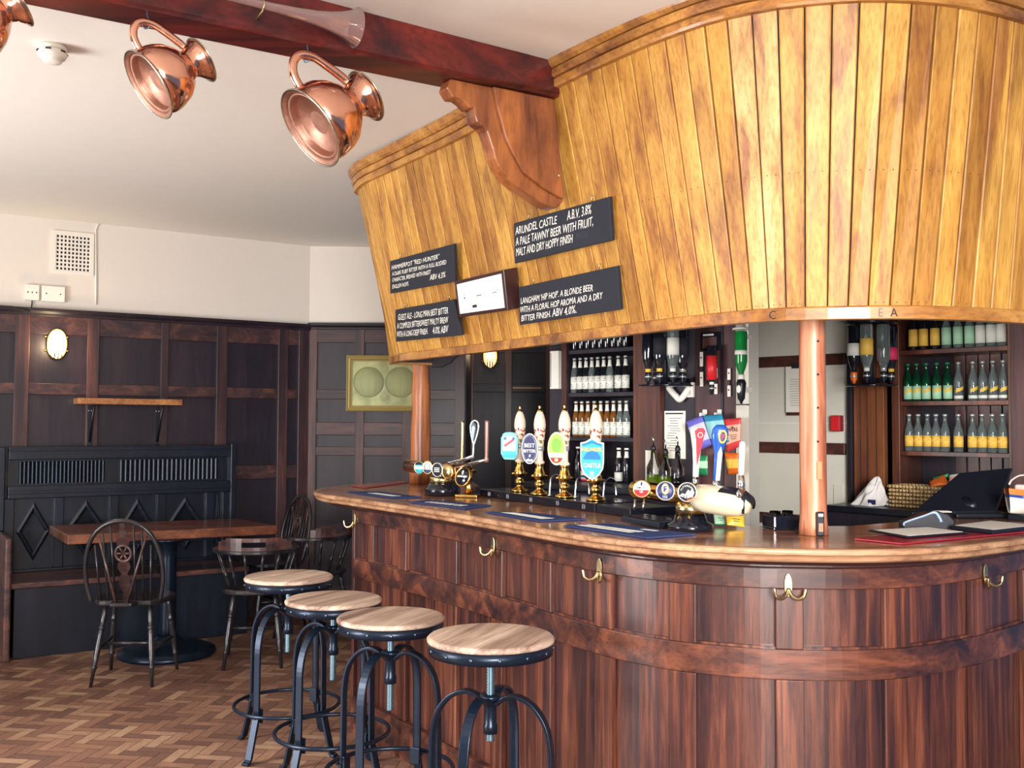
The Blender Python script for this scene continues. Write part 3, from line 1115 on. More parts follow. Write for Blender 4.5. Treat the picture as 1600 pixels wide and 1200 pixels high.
# stile columns read at the height of the upper panels: (left px, right px, y px)
stl = [(521, 535, 840), (572, 583, 850), (622, 634, 860), (672, 713, 860), (767, 784, 880), (838, 860, 900), (928, 955, 930), (1046, 1087, 950), (1212, 1256, 960), (1383, 1423, 960), (1520, 1541, 960)]
for a, b, y in stl:
    fa, fb = station(a, .88, .022), station(b, .88, .022)
    if fa is None or fb is None:
        continue
    mb = MB(); face_block(mb, fa, fb, zu0 + .0005, zu1 - .0005, 0, .0215); mb.build('stile', M['barstile'], TF, bevel=.003)
    mb = MB(); face_block(mb, fa, fb, .1605, zl1 - .0005, 0, .0215); mb.build('stile', M['barstile'], TF, bevel=.003)
fl = station(1541, .88, .022)
k = 1
while fl + 9 * k < FE - 2:
    for za, zb in ((zu0 + .0005, zu1 - .0005), (.1605, zl1 - .0005)):
        mb = MB(); face_block(mb, fl + 9 * k, fl + 9 * k + 1.6, za, zb, 0, .0215); mb.build('stile', M['barstile'], TF, bevel=.003)
    k += 1
# thin bevelled ledge below each upper panel
mb = MB(); face_block(mb, 0, FE, zu0 - .0005, zu0 + .007, 0.0, .012); mb.build('panel_ledge', M['barstile'], TF)
# return end of the bar
e0 = at(0, .022, 0)
ndir = fn[0]
mb = MB()
fre = Fr((e0.x, e0.y, 0), ndir, Vector((ndir.y, -ndir.x, 0)) * -1, (0, 0, 1))
mb.box((.0, .75), (-.005, .02), (0, ZR), fre)
mb.build('end_panel', M['barpanel'], TF, bevel=.003)

# timber posts
pb = PZ(655, 757, CZ)
T = thing('timber_post', 'thick honey timber post on the far end of the bar', 'post', (pb.x, pb.y + .058, CZ))
mb = MB()
prof = [(.060 - .014 * k / 12 + .0025 * math.sin(k * 1.9), .001 + k * (1.9285 - CZ) / 12) for k in range(13)]
mb.lathe(prof, 18, Fr(T.location, (1, 0, 0), (0, 1, 0), (0, 0, 1)), wob=lambda a, z: .03 * math.sin(3 * a + z * 4) + .015 * math.sin(7 * a))
mb.build('post_shaft', M['postwood'], T)
pb = PZ(1278, 838, CZ)
T = thing('timber_post', 'copper coloured timber post on the bar with slotted foot', 'post', (pb.x, pb.y + .045, CZ))
mb = MB()
prof = [(.047, .001), (.045, .03), (.0425, .06)] + [(.0425 - .0012 * k / 10, .06 + k * (1.9285 - CZ - .06) / 10) for k in range(1, 11)]
mb.lathe(prof, 16, Fr(T.location, (1, 0, 0), (0, 1, 0), (0, 0, 1)), wob=lambda a, z: .025 * math.sin(4 * a + .4))
mb.build('post_shaft', M['postred'], T)
for py, hh, ww in ((735, .055, .016),):
    c = PY(1280, py, pb.y + .001)
    mb = MB(); mb.box((c.x - ww / 2, c.x + ww / 2), (c.y - .004, c.y + .01), (c.z - hh / 2, c.z + hh / 2)); mb.build('inlay_patch', M['postwood'], T)
for py in (533, 585, 637, 690):
    c = PY(1278, py, pb.y + .002)
    mb = MB()
    mb.lathe([(.004, -.004), (.0035, .002), (.0001, .003)], 8, Fr(c, (1, 0, 0), (0, 0, 1), (0, -1, 0)))
    mb.build('peg_hole', M['ink'], T)

# double coat hooks on the bar front
HOOKS = [(513, 800, 'brass coat hook at the far end of the bar front'), (769, 852, 'brass coat hook behind the nearest stool, third hook from the right end'),
         (935, 883, 'brass coat hook on the bar front under the four handpumps'), (1232, 918, 'wide double brass coat hook below the copper coloured post'), (1542, 902, 'brass coat hook on the shadowed right part of the bar front')]
hk0 = None
for px, py, lab in HOOKS:
    z = .978
    f = station(px, z, .03) if px > 530 else .3
    if f is None:
        continue
    p = at(f, .0245, z)
    a, b = at(max(0, f - .5), .0225, z), at(f + .5, .0225, z)
    ang = math.atan2(b.y - a.y, b.x - a.x)
    if hk0 is None:
        hk0 = thing('coat_hook', lab, 'hook', (0, 0, 0), 0, 'coat hooks along the bar front')
        mb = MB()
        mb.prism([(.012 * math.cos(t) * (1 if True else 1), .034 * math.sin(t)) for t in [2 * math.pi * k / 16 for k in range(16)]], .0, .004, Fr((0, 0, .01), (1, 0, 0), (0, 0, 1), (0, -1, 0)))
        mb.build('back_plate', M['oldbrass'], hk0, bevel=.0015)
        for s_ in (-1, 1):
            mb = MB()
            mb.tube(crom([(0, -.004, .0), (s_ * .008, -.012, -.018), (s_ * .024, -.022, -.026), (s_ * .038, -.03, -.018), (s_ * .043, -.032, -.002), (s_ * .0435, -.032, .004)], 5), [.0055] * 16 + [.0045] * 5 + [.004] * 5, 8)
            mb.build('prong', M['oldbrass'], hk0)
        hk0.location = p; hk0.rotation_euler = (0, 0, ang)
    else:
        dup(hk0, p, ang, lab)


# ------------------------------------------------------------------ settle along the left wall
def wpt(s_, d, z):
    return W1A + W1X * s_ + W1N * d + Vector((0, 0, z))


FS = Fr(W1A, W1X, W1N, (0, 0, 1))
sx0 = s1(12, 800, .12)[0]
sx1 = s1(360, 760, .12)[0]
ztop = s1(180, 697, .13)[1]
T = thing('settle', 'long blue-black carved wooden settle against the panelled wall', 'settle', wpt((sx0 + sx1) / 2, .3, 0), 0)
mb = MB(); mb.box((sx0, sx1), (.045, .075), (.15, ztop - .02), FS); mb.build('back_board', M['bench'], T)
zz = lambda py: s1(120, py, .1)[1]
def rail3(za, zb, d1=.105, nm='back_rail', bev=.004):
    m = MB(); m.box((sx0, sx1), (.07, d1), (za, zb), FS); return m.build(nm, M['bench'], T, bevel=bev)
rail3(zz(717), ztop, .115)
rail3(zz(776), zz(757), .12)
rail3(zz(769), zz(764), .13, 'back_moulding', .002)
rail3(zz(704), zz(700), .128, 'back_moulding', .002)
rail3(.46, zz(884), .105)
# fluted frieze in two lengths
stx = [s1(x, 800, .1)[0] for x in (14, 92, 178, 252, 328)] + [sx1 - .02]
half = stx[2]
for a, b in ((sx0 + .06, half - .06), (half + .03, sx1 - .08)):
    mb = MB()
    n = 22
    for k in range(n):
        xa = a + (b - a) * k / n
        w = (b - a) / n
        rings = []
        for q in range(7):
            t = q / 6
            rings.append([FS.p(xa + w * t, .075 + .018 * math.sin(math.pi * t), z) for z in (zz(754), zz(720))])
        mb.strip(rings, smooth=True)
    mb.build('fluted_frieze', M['bench'], T)
for x in stx:
    mb = MB(); mb.box((x - .03, x + .03), (.07, .104), (zz(884), zz(776)), FS); mb.build('back_stile', M['bench'], T, bevel=.004)
for a, b in zip(stx, stx[1:]):
    c, hw, hz = (a + b) / 2, min(.15, (b - a) / 2 - .045), (zz(782) - zz(872)) / 2
    cz = (zz(782) + zz(872)) / 2
    mb = MB()
    cor = [(c, cz + hz), (c + hw, cz), (c, cz - hz), (c - hw, cz)]
    inn_ = [(c + (x - c) * .68, cz + (z - cz) * .68) for x, z in cor]
    md_ = [(c + (x - c) * .84, cz + (z - cz) * .84) for x, z in cor]
    ring = lambda P, d: [FS.p(x, d, z) for x, z in P]
    mb.strip([ring(cor, .076), ring(cor, .086), ring(md_, .094), ring(inn_, .086), ring(inn_, .076)], closed=True)
    for e in range(4):
        p, q = md_[e], md_[(e + 1) % 4]
        for k in range(1, 14):
            t = k / 14
            x, z = p[0] + (q[0] - p[0]) * t, p[1] + (q[1] - p[1]) * t
            mb.lathe([(.007, 0), (.006, .004), (.0005, .0055)], 6, Fr(FS.p(x, .0925, z), W1X, (0, 0, 1), W1N))
    mb.build('carved_lozenge', M['bench'], T, bevel=.002)
mb = MB(); mb.box((sx0 - .02, sx1), (.06, .575), (.425, .46), FS); mb.build('seat', M['chairworn'], T, bevel=.008)
mb = MB(); mb.box((sx0, sx1), (.05, .545), (.0, .424), FS); mb.build('seat_box', M['bench'], T, bevel=.004)
mb = MB(); mb.box((sx1 + .001, sx1 + .04), (.045, .12), (.0, ztop + .01), FS); mb.build('end_post', M['bench'], T, bevel=.006)
a0 = s1(7, 842, .58)
mb = MB(); mb.box((sx0 - .06, sx0 - .0205), (.05, .60), (0, a0[1]), FS); mb.build('arm_end', M['chairworn'], T, bevel=.012)
mb = MB(); mb.box((sx0 - .06, sx0 - .0205), (.045, .13), (a0[1] + .001, ztop), FS); mb.build('end_post', M['bench'], T, bevel=.006)

# ------------------------------------------------------------------ pedestal table
FL, FRt, BR_, BL = Vector((-2.634, 5.918, 0)), Vector((-1.527, 6.52, 0)), Vector((-1.905, 6.98, 0)), Vector((-3.00, 6.47, 0))
tc_ = (FL + FRt + BR_ + BL) / 4
T = thing('pub_table', 'thick reddish plank pedestal table in front of the settle', 'table', (tc_.x, tc_.y, 0))
mb = MB()
mb.hexa([Vector((p.x, p.y, z)) for z in (.712, .77) for p in (FL, FRt, BR_, BL)])
mb.build('tabletop', M['tabletop'], T, bevel=.006)
fb = Fr((-2.14, 6.235, 0), (1, 0, 0), (0, 1, 0), (0, 0, 1))
mb = MB(); mb.lathe([(.29, 0), (.295, .012), (.29, .03), (.24, .05), (.12, .07), (.07, .10), (.06, .12)], 28, fb); mb.build('base', M['metalblue'], T)
mb = MB(); mb.lathe([(.052, .10), (.05, .16), (.047, .6), (.05, .68), (.09, .70), (.10, .711)], 18, fb); mb.build('column', M['metalblue'], T)
mb = MB(); mb.box((-.3, .3), (-.03, .03), (.695, .711), Fr(fb.o, BD, BN, (0, 0, 1))); mb.build('cross_bearer', M['metalblue'], T)


# ------------------------------------------------------------------ chairs
def turned_leg(a, b, r0=.012):
    """a turned leg with rings, from a (top) to b (foot)"""
    a, b = Vector(a), Vector(b)
    prof = [(0, .9), (.1, 1.2), (.2, 1.35), (.26, 1.0), (.275, 1.5), (.30, 1.5), (.315, .95), (.34, 1.4), (.37, 1.3), (.5, 1.45), (.62, 1.35), (.74, 1.0), (.755, 1.35), (.775, 1.35), (.79, .95), (1, .75)]
    return MB().tube([a.lerp(b, t) for t, r in prof], [r0 * r for t, r in prof], 10)


def wheelback(loc, rot, label):
    T = thing('wheelback_chair', label, 'chair', (0, 0, 0), 0, 'dark wooden chairs around the pub table')
    # saddle seat
    out = []
    for k in range(28):
        a = 2 * math.pi * k / 28
        ca, sa = math.cos(a), math.sin(a)
        rx = .212 * (1 if sa > 0 else .93)
        out.append((rx * math.copysign(abs(ca) ** .75, ca), .2 * math.copysign(abs(sa) ** .75, sa)))
    out = [(x, y if y > -.17 else -.17) for x, y in out]
    mb = MB(); mb.prism(out, .432, .462); mb.prism([(-.06, -.24), (.06, -.24), (.075, -.165), (-.075, -.165)], .437, .461)
    mb.build('seat', M['chair'], T, bevel=.01, segs=3)
    for sx in (-1, 1):
        turned_leg((sx * .12, -.11, .432), (sx * .165, -.20, 0)).build('leg', M['chair'], T)
        turned_leg((sx * .15, .12, .432), (sx * .19, .19, 0)).build('leg', M['chair'], T)
        MB().tube([(sx * .148, -.16, .19), (sx * .16, 0, .195), (sx * .172, .155, .2)], [.008, .013, .008], 8).build('side_stretcher', M['chair'], T)
    MB().tube([(-.158, 0, .195), (0, 0, .195), (.158, 0, .195)], [.008, .013, .008], 8).build('cross_stretcher', M['chair'], T)
    # hoop leaning back
    B = Fr((0, -.155, .455), (1, 0, 0), (0, .2, -1), (0, -.2, 1))
    hoop = [(-.185, 0), (-.205, .1), (-.208, .2), (-.19, .3), (-.15, .385), (-.085, .44), (0, .46), (.085, .44), (.15, .385), (.19, .3), (.208, .2), (.205, .1), (.185, 0)]
    MB().tube(crom([B.p(x, 0, z) for x, z in hoop], 4), .0125, 8).build('hoop', M['chair'], T)
    hz = lambda x: .46 * math.sqrt(max(0, 1 - (x / .212) ** 2))
    for sx in (-1, 1):
        for xb, xt in ((.135, .15), (.095, .105), (.055, .062)):
            MB().tube([B.p(sx * xb, 0, .0), B.p(sx * xt, 0, hz(xt) - .003)], .0055, 6).build('spindle', M['chair'], T)
        MB().tube([Vector((sx * .028, -.225, .455)), B.p(sx * .128, -.0, .375)], [.008, .007], 8).build('brace', M['chairworn'], T)
    # wheel splat
    mb = MB()
    ring = [B.p(.042 * math.cos(a), 0, .275 + .045 * math.sin(a)) for a in [2 * math.pi * k / 20 for k in range(20)]]
    mb.tube(ring, .0085, 6, closed=True)
    for k in range(6):
        a = math.pi * k / 3
        mb.tube([B.p(.010 * math.cos(a), 0, .275 + .01 * math.sin(a)), B.p(.038 * math.cos(a), 0, .275 + .041 * math.sin(a))], .006, 6)
    mb.lathe([(.013, -.006), (.013, .006)], 10, Fr(B.p(0, 0, .275), B.x, B.z, B.y))
    prf = [(.016, 0), (.012, .06), (.03, .1), (.028, .13), (.012, .16), (.034, .195), (.03, .22), (-.03, .22), (-.034, .195), (-.012, .16), (-.028, .13), (-.03, .1), (-.012, .06), (-.016, 0)]
    mb.prism(prf, -.006, .006, Fr(B.o, B.x, B.z, B.y))
    prf = [(.03, .325), (.036, .345), (.016, .36), (.022, .39), (.012, .41), (.014, hz(.01) - .004), (-.014, hz(.01) - .004), (-.012, .41), (-.022, .39), (-.016, .36), (-.036, .345), (-.03, .325)]
    mb.prism(prf, -.006, .006, Fr(B.o, B.x, B.z, B.y))
    mb.build('wheel_splat', M['chairworn'], T)
    T.location = loc
    T.rotation_euler = (0, 0, rot)
    return T


wheelback((-2.13, 5.66, 0), math.radians(3), 'dark wheelback chair with its back to us, in front of the plank table')
wheelback((-1.72, 7.12, 0), math.radians(128), 'dark wheelback chair at the far end of the plank table, facing us')


def captains_chair(loc, rot, label):
    T = thing('captains_chair', label, 'chair', (0, 0, 0), 0, 'dark wooden chairs around the pub table')
    out = [(.2 * math.copysign(abs(math.cos(a)) ** .8, math.cos(a)), .195 * math.copysign(abs(math.sin(a)) ** .8, math.sin(a))) for a in [2 * math.pi * k / 28 for k in range(28)]]
    mb = MB(); mb.prism(out, .425, .456); mb.build('seat', M['chair'], T, bevel=.01, segs=3)
    for sx in (-1, 1):
        turned_leg((sx * .12, -.12, .425), (sx * .165, -.205, 0), .013).build('leg', M['chair'], T)
        turned_leg((sx * .13, .12, .425), (sx * .18, .19, 0), .013).build('leg', M['chair'], T)
        MB().tube([(sx * .145, -.165, .2), (sx * .155, 0, .2), (sx * .16, .16, .2)], [.008, .013, .008], 8).build('side_stretcher', M['chair'], T)
    MB().tube([(-.15, 0, .2), (0, 0, .2), (.15, 0, .2)], [.008, .013, .008], 8).build('cross_stretcher', M['chair'], T)
    arc = [(.235 * math.sin(a), -.015 - .215 * math.cos(a)) for a in [math.radians(-112 + 224 * k / 28) for k in range(29)]]
    mb = MB()
    rings = []
    for k, (x, y) in enumerate(arc):
        n = Vector((x, y + .015, 0)).normalized()
        w = .022
        rings.append([Vector((x, y, z)) + n * o for o, z in ((-w, .668), (w, .668), (w, .69), (-w, .69))])
    mb.strip(rings, closed=True); mb.build('arm_bow', M['chair'], T, bevel=.005)
    # crest with a hand slot: two blocks around an opening, bent to the bow
    mb = MB()
    crest = [a for k, a in enumerate(arc) if 7 <= k <= 21]
    for k in range(len(crest) - 1):
        slot = 5 <= k <= 8
        for za, zb in (((.691, .712), (.742, .765)) if slot else ((.691, .765),)):
            P = []
            for z in (za, zb):
                for (x, y), o in ((crest[k], -.01), (crest[k], .012), (crest[k + 1], .012), (crest[k + 1], -.01)):
                    n = Vector((x, y + .015, 0)).normalized()
                    e = min(k, len(crest) - 2 - k)
                    zz_ = z if z < .75 else (z - max(0, 2 - e) * .012)
                    P.append(Vector((x, y, zz_)) + n * (o + .006))
            mb.hexa(P)
    mb.build('crest_rail', M['chairworn'], T)
    for deg in (-95, -62, -38, -13, 13, 38, 62, 95):
        a = math.radians(deg)
        top = Vector((.235 * math.sin(a), -.015 - .215 * math.cos(a), .668))
        bot = Vector((.165 * math.sin(a), -.005 - .155 * math.cos(a), .456))
        prof = [(0, .8), (.15, 1), (.3, .8), (.34, 1.3), (.4, 1.3), (.44, .8), (.7, 1.1), (1, .8)]
        MB().tube([bot.lerp(top, t) for t, r in prof], [.009 * r for t, r in prof], 8).build('spindle', M['chair'], T)
    T.location = loc
    T.rotation_euler = (0, 0, rot)
    return T


captains_chair((-1.545, 6.06, 0), math.radians(10), 'low captains chair with slotted brown crest rail, nearest the bar stools')
captains_chair((-1.33, 6.75, 0), math.radians(60), 'dark chair with red brown rail half hidden behind the far end of the bar')


# ------------------------------------------------------------------ bar stools
def stool(px, w, seatz, rot, label):
    Y = .389 * FPX / w
    x = (px - 800) / FPX * Y
    loc, R0 = (x, Y, 0), rot
    T = thing('bar_stool', label, 'stool', (0, 0, 0), 0, 'screw stools along the bar')
    R = .1945
    mb = MB()
    mb.lathe([(.0001, seatz - .018), (R - .012, seatz - .018), (R, seatz - .016), (R + .001, seatz - .008), (R - .006, seatz - .001), (R - .012, seatz), (.0001, seatz)], 48)
    mb.build('seat', M['seatwood'], T)
    mb = MB()
    mb.lathe([(R - .02, seatz - .0185), (R - .004, seatz - .0185), (R - .004, seatz - .052), (R - .008, seatz - .052), (R - .010, seatz - .03), (R - .02, seatz - .022)], 48)
    rim = mb.build('rim_band', M['metalblue'], T)
    for k in range(14):
        a = 2 * math.pi * k / 14 + .1
        fr = Fr((math.cos(a) * (R - .0045), math.sin(a) * (R - .0045), seatz - .035), (-math.sin(a), math.cos(a), 0), (0, 0, 1), (math.cos(a), math.sin(a), 0))
        MB().lathe([(.0058, 0), (.005, .003), (.002, .0045), (.0001, .0046)], 8, fr).build('rivet', M['rivet'], rim)
    mb = MB()
    for k in range(2):
        mb.box((-.165, .165), (-.018, .018), (seatz - .03 + .002 * k, seatz - .0255 + .002 * k), Fr((0, 0, 0), (math.cos(k * 1.571), math.sin(k * 1.571), 0), (-math.sin(k * 1.571), math.cos(k * 1.571), 0), (0, 0, 1)))
    mb.build('seat_spider', M['metalblue'], T)
    # threaded spindle
    prof = []
    z0, z1 = seatz - .32 - .02 * (seatz < .78), seatz - .031
    z0 = max(z0, .40)
    n = int((z1 - z0) / .0045)
    for k in range(n + 1):
        prof.append((.0145 if k % 2 else .0112, z0 + (z1 - z0) * k / n))
    mb = MB(); mb.lathe([(.0001, z0)] + prof, 12); mb.build('screw', M['steel'], T)
    HZ = .615
    mb = MB(); mb.lathe([(.0155, HZ - .11), (.022, HZ - .11), (.022, HZ - .085), (.019, HZ - .08), (.019, HZ - .01), (.034, HZ - .006), (.034, HZ + .006), (.0155, HZ + .008)], 20)
    mb.build('hub', M['metalblue'], T)
    leg = None
    for k in range(4):
        a = math.pi / 2 * k
        e = Vector((math.cos(a), math.sin(a), 0))
        if leg is None:
            path = [Vector((.02, 0, HZ - .022)), Vector((.05, 0, HZ + .0)), Vector((.09, 0, HZ + .006)), Vector((.14, 0, HZ - .018)), Vector((.178, 0, HZ - .07)), Vector((.194, 0, HZ - .14)), Vector((.196, 0, .40)), Vector((.197, 0, .28)), Vector((.198, 0, .19))]
            path = crom(path, 4)
            mb = MB()
            rings = []
            for i, p in enumerate(path):
                t = (path[min(i + 1, len(path) - 1)] - path[max(i - 1, 0)]).normalized()
                nn = Vector((t.z, 0, -t.x))
                ww, hh = .0155, .007
                rings.append([p + Vector((0, sy * ww, 0)) + nn * (sn * hh * q) for sy, sn, q in ((-1, -1, 1), (-1, 1, .4), (-.45, 1, 1), (.45, 1, 1), (1, 1, .4), (1, -1, 1))])
            mb.strip(rings, closed=True)
            foot = [Vector((.199, 0, .19)), Vector((.206, 0, .165)), Vector((.245, 0, .02)), Vector((.256, 0, .0085)), Vector((.27, 0, .0065))]
            rings = []
            for i, p in enumerate(foot):
                t = (foot[min(i + 1, len(foot) - 1)] - foot[max(i - 1, 0)]).normalized()
                nn = Vector((t.z, 0, -t.x))
                rings.append([p + Vector((0, sy * .017, 0)) + nn * (sn * .006) for sy, sn in ((-1, -1), (-1, 1), (1, 1), (1, -1))])
            mb.strip(rings, closed=True)
            leg = mb.build('leg', M['metalblue'], T, bevel=.002)
        else:
            c = leg.copy(); COL.objects.link(c); c.rotation_euler = (0, 0, a)
    ring = [Vector((.229 * math.cos(t), .229 * math.sin(t), .197)) for t in [2 * math.pi * k / 48 for k in range(48)]]
    MB().tube(ring, .0085, 8, closed=True).build('foot_ring', M['metalblue'], T)
    clip = None
    for k in range(4):
        a = math.pi / 2 * k
        if clip is None:
            mb = MB(); mb.box((.199, .224), (-.013, .013), (.182, .189)); mb.box((.180, .188), (-.02, .02), (.16, .22))
            clip = mb.build('ring_bracket', M['metalblue'], T, bevel=.0015)
        else:
            c = clip.copy(); COL.objects.link(c); c.rotation_euler = (0, 0, a)
    T.location = loc
    T.rotation_euler = (0, 0, rot)
    return T


stool(769, 197, .80, math.radians(68), 'bar stool nearest us with a raised pale plank seat')
stool(614, 166, .747, math.radians(66), 'screw bar stool next to the nearest one, grey-brown cross-grained seat')
stool(525, 148, .732, math.radians(60), 'screw bar stool between the farthest stool and the grey-brown one')
stool(455, 135, .762, math.radians(63), 'farthest bar stool beside the captains chair, darkest seat')

# ------------------------------------------------------------------ left wall fittings
FW = lambda px, py, d=.0: Fr(w1(px, py, d), W1X, (0, 0, 1), W1N)
f = FW(203, 629, .03)
sc = 6.7 / FPX
T = thing('wall_shelf', 'pale oak drinks shelf on black brackets on the left wall', 'shelf', f.o)
a, b = s1(122, 628, .22)[0], s1(285, 632, .22)[0]
zs = s1(203, 628, .22)[1]
mb = MB(); mb.box((a, b), (.036, .225), (zs - .018, zs + .022), FS); mb.build('board', M['shelfoak'], T, bevel=.003)
for px in (142, 248):
    x = s1(px, 660, .08)[0]
    mb = MB()
    mb.box((x - .016, x + .016), (.035, .043), (zs - .30, zs - .019), FS)
    mb.box((x - .016, x + .016), (.043, .2), (zs - .027, zs - .019), FS)
    br = mb.build('wall_bracket', M['blackplastic'], T, bevel=.002)
    MB().tube([FS.p(x, .045, zs - .27), FS.p(x, .12, zs - .14), FS.p(x, .185, zs - .028)], .008, 8).build('strut', M['blackplastic'], br)
    for q in (-1, 1):
        MB().lathe([(.005, 0), (.004, .003), (.0001, .004)], 8, Fr(FS.p(x + q * .009, .0435, zs - .06), W1X, (0, 0, 1), W1N)).build('screw_head', M['silvercap'], br)


def bulkhead_lamp(fr, label, glass, group=None):
    T = thing('wall_lamp', label, 'lamp', fr.o)
    ov = lambda rx, rz, d, n=28: [fr.p(rx * math.cos(t), rz * math.copysign(abs(math.sin(t)) ** .9, math.sin(t)), d) for t in [2 * math.pi * k / n for k in range(n)]]
    mb = MB(); mb.strip([ov(.062, .102, .0), ov(.062, .102, .022), ov(.056, .096, .03)], closed=True); mb.build('back_plate', M['brass'], T, bevel=.002)
    mb = MB(); mb.strip([ov(.055, .094, .0305), ov(.054, .092, .05), ov(.047, .082, .075), ov(.033, .06, .092), ov(.012, .022, .099)], closed=True, smooth=True); mb.build('globe', glass, T)
    for nm, k in (('cage_ring', 0),):
        mb = MB(); mb.tube(ov(.06, .10, .036), .0055, 8, closed=True); mb.build(nm, M['brass'], T)
    for k in (-1, 0, 1):
        MB().tube([fr.p(k * .022, z, .098 - .3 * z * z * 28 * .1 - (0.018 if abs(z) > .08 else 0) + .005) for z in (-.098, -.08, -.05, -.03)], .0042, 6).build('cage_bar', M['brass'], T)
    for sx in (-1, 1):
        for sz in (-.045, .05):
            MB().lathe([(.009, 0), (.009, .016), (.005, .02), (.0001, .021)], 10, Fr(fr.p(sx * .068, sz, .0), fr.x, fr.y, fr.z)).build('lug', M['brass'], T)
    return T


bulkhead_lamp(FW(88, 538, .0), 'lit oval brass bulkhead lamp on the left panelling', M['lampglass'])
l = bpy.data.lights.new('lamp_glow', 'POINT'); l.energy = 6.0; l.color = (1, .72, .42); l.shadow_soft_size = .05
lo = bpy.data.objects.new('lamp_glow', l); COL.objects.link(lo); lo.location = w1(88, 538, .17)
p3 = PY(766, 557, W3Y - .03)
bulkhead_lamp(Fr(p3, (1, 0, 0), (0, 0, 1), (0, -1, 0)), 'lit brass lamp on the dark far wall, just under the canopy', M['lampglassdim'])
l = bpy.data.lights.new('lamp_glow', 'POINT'); l.energy = 1.2; l.color = (1, .72, .42); l.shadow_soft_size = .05
lo = bpy.data.objects.new('lamp_glow', l); COL.objects.link(lo); lo.location = p3 + Vector((0, -.2, .02))

# ventilation grille
(xa, za), (xb, zb) = s1(80, 427), s1(147, 366)
T = thing('vent_grille', 'square white ventilation grille high on the left wall', 'vent', w1(113, 397, .002))
mb = MB(); mb.box((xa + .02, xb - .02), (.0015, .004), (za + .02, zb - .02), FS); mb.build('dark_opening', M['ink'], T)
mb = MB()
for p, q in (((xa, xb), (za, za + .024)), ((xa, xb), (zb - .024, zb))):
    mb.box(p, (.001, .014), q, FS)
for p in ((xa, xa + .024), (xb - .024, xb)):
    mb.box(p, (.001, .014), (za + .024, zb - .024), FS)
mb.build('frame', M['white'], T)
mb = MB()
n = 9
ia, ib, ja, jb = xa + .024, xb - .024, za + .024, zb - .024
for k in range(n + 1):
    x = ia + (ib - ia) * k / n
    mb.box((x - .0055, x + .0055), (.004, .010), (ja, jb), FS)
    z = ja + (jb - ja) * k / n
    mb.box((ia, ib), (.004, .0095), (z - .0055, z + .0055), FS)
mb.build('grille', M['white'], T)

for (px0, py0, px1, py1, lab) in ((38, 446, 61, 469, 'small square white socket plate on the left wall'), (64, 449, 101, 471, 'wide white socket plate beside the small square one')):
    (xa, za), (xb, zb) = s1(px0, py1), s1(px1, py0)
    T = thing('socket_plate', lab, 'socket', w1((px0 + px1) / 2, (py0 + py1) / 2, .002))
    mb = MB(); mb.box((xa, xb), (.001, .03), (za, zb), FS); mb.build('box', M['white'], T, bevel=.004)
    zc = (za + zb) / 2
    for fx in ((.2, .5, .8) if px1 < 62 else (.2, .8)):
        x = xa + (xb - xa) * fx
        MB().lathe([(.005, 0), (.004, .001), (.0001, .0012)], 8, Fr(FS.p(x, .03, zc), W1X, (0, 0, 1), W1N)).build('screw', M['ink'], T)
p = [w1(150, 476, .006), w1(150, 420, .006), w1(149.5, 360, .006), w1(152, 352, .006), w1(156, 349, .008)]
mb = MB(); mb.tube(p, .0055, 8)
tag(mb.build('surface_conduit', M['white']), 'thin white cable conduit running up the wall beside the vent', 'conduit')
mb = MB(); mb.tube([w1(50, 469, .012), w1(50, 474, .012), w1(49, 482, .012), w1(45, 487, .062), w1(20, 479, .062), w1(-10, 477, .062)], .004, 6)
tag(mb.build('loose_cable', M['ink']), 'thin black cable dropping from the small square socket', 'cable')

# framed map
(x0, z1_), (x1, z0_) = (f2x(543), f2z(556)), (f2x(661), f2z(643))
T = thing('framed_map', 'gilt framed pale green double hemisphere map on the far wall', 'picture', (CORNER.x + (x0 + x1) / 2, W2Y - .04, (z0_ + z1_) / 2))
FP = Fr((CORNER.x, W2Y - .0415, 0), (1, 0, 0), (0, 0, 1), (0, -1, 0))
mb = MB()
fw = .045
rect = lambda i: [(x0 + i, z0_ + i), (x1 - i, z0_ + i), (x1 - i, z1_ - i), (x0 + i, z1_ - i)]
rr = lambda i, d: [FP.p(x, z, d) for x, z in rect(i)]
mb.strip([rr(0, 0), rr(0, .022), rr(.010, .03), rr(.018, .022), rr(.026, .026), rr(.036, .018), rr(.045, .014), rr(.045, 0)], closed=True)
mb.build('frame', M['giltframe'], T)
mb = MB(); mb.box((x0 + .044, x1 - .044), (z0_ + .044, z1_ - .044), (.0, .006), FP); pr_ = mb.build('print', M['map'], T)
cxm, czm = (x0 + x1) / 2, (z0_ + z1_) / 2
R_ = .118
for s_ in (-1, 1):
    mb = MB(); mb.lathe([(.0001, 0), (R_, 0), (R_, .0008), (.0001, .0009)], 40, Fr(FP.p(cxm + s_ * (R_ + .004), czm + .01, .006), FP.x, FP.y, FP.z)); mb.build('hemisphere', M['mapgreen'], pr_)
    mb = MB()
    for q in (1.0, .93):
        mb.tube([FP.p(cxm + s_ * (R_ + .004) + R_ * q * math.cos(t), czm + .01 + R_ * q * math.sin(t), .0075) for t in [2 * math.pi * k / 40 for k in range(40)]], .0012, 4, closed=True)
    for q in (-.5, 0, .5):
        mb.tube([FP.p(cxm + s_ * (R_ + .004) + R_ * q * math.cos(t), czm + .01 + R_ * .93 * math.sin(t), .0075) for t in [-1.57 + math.pi * k / 16 for k in range(17)]], .0006, 4)
    mb.build('globe_lines', M['maplines'], pr_)
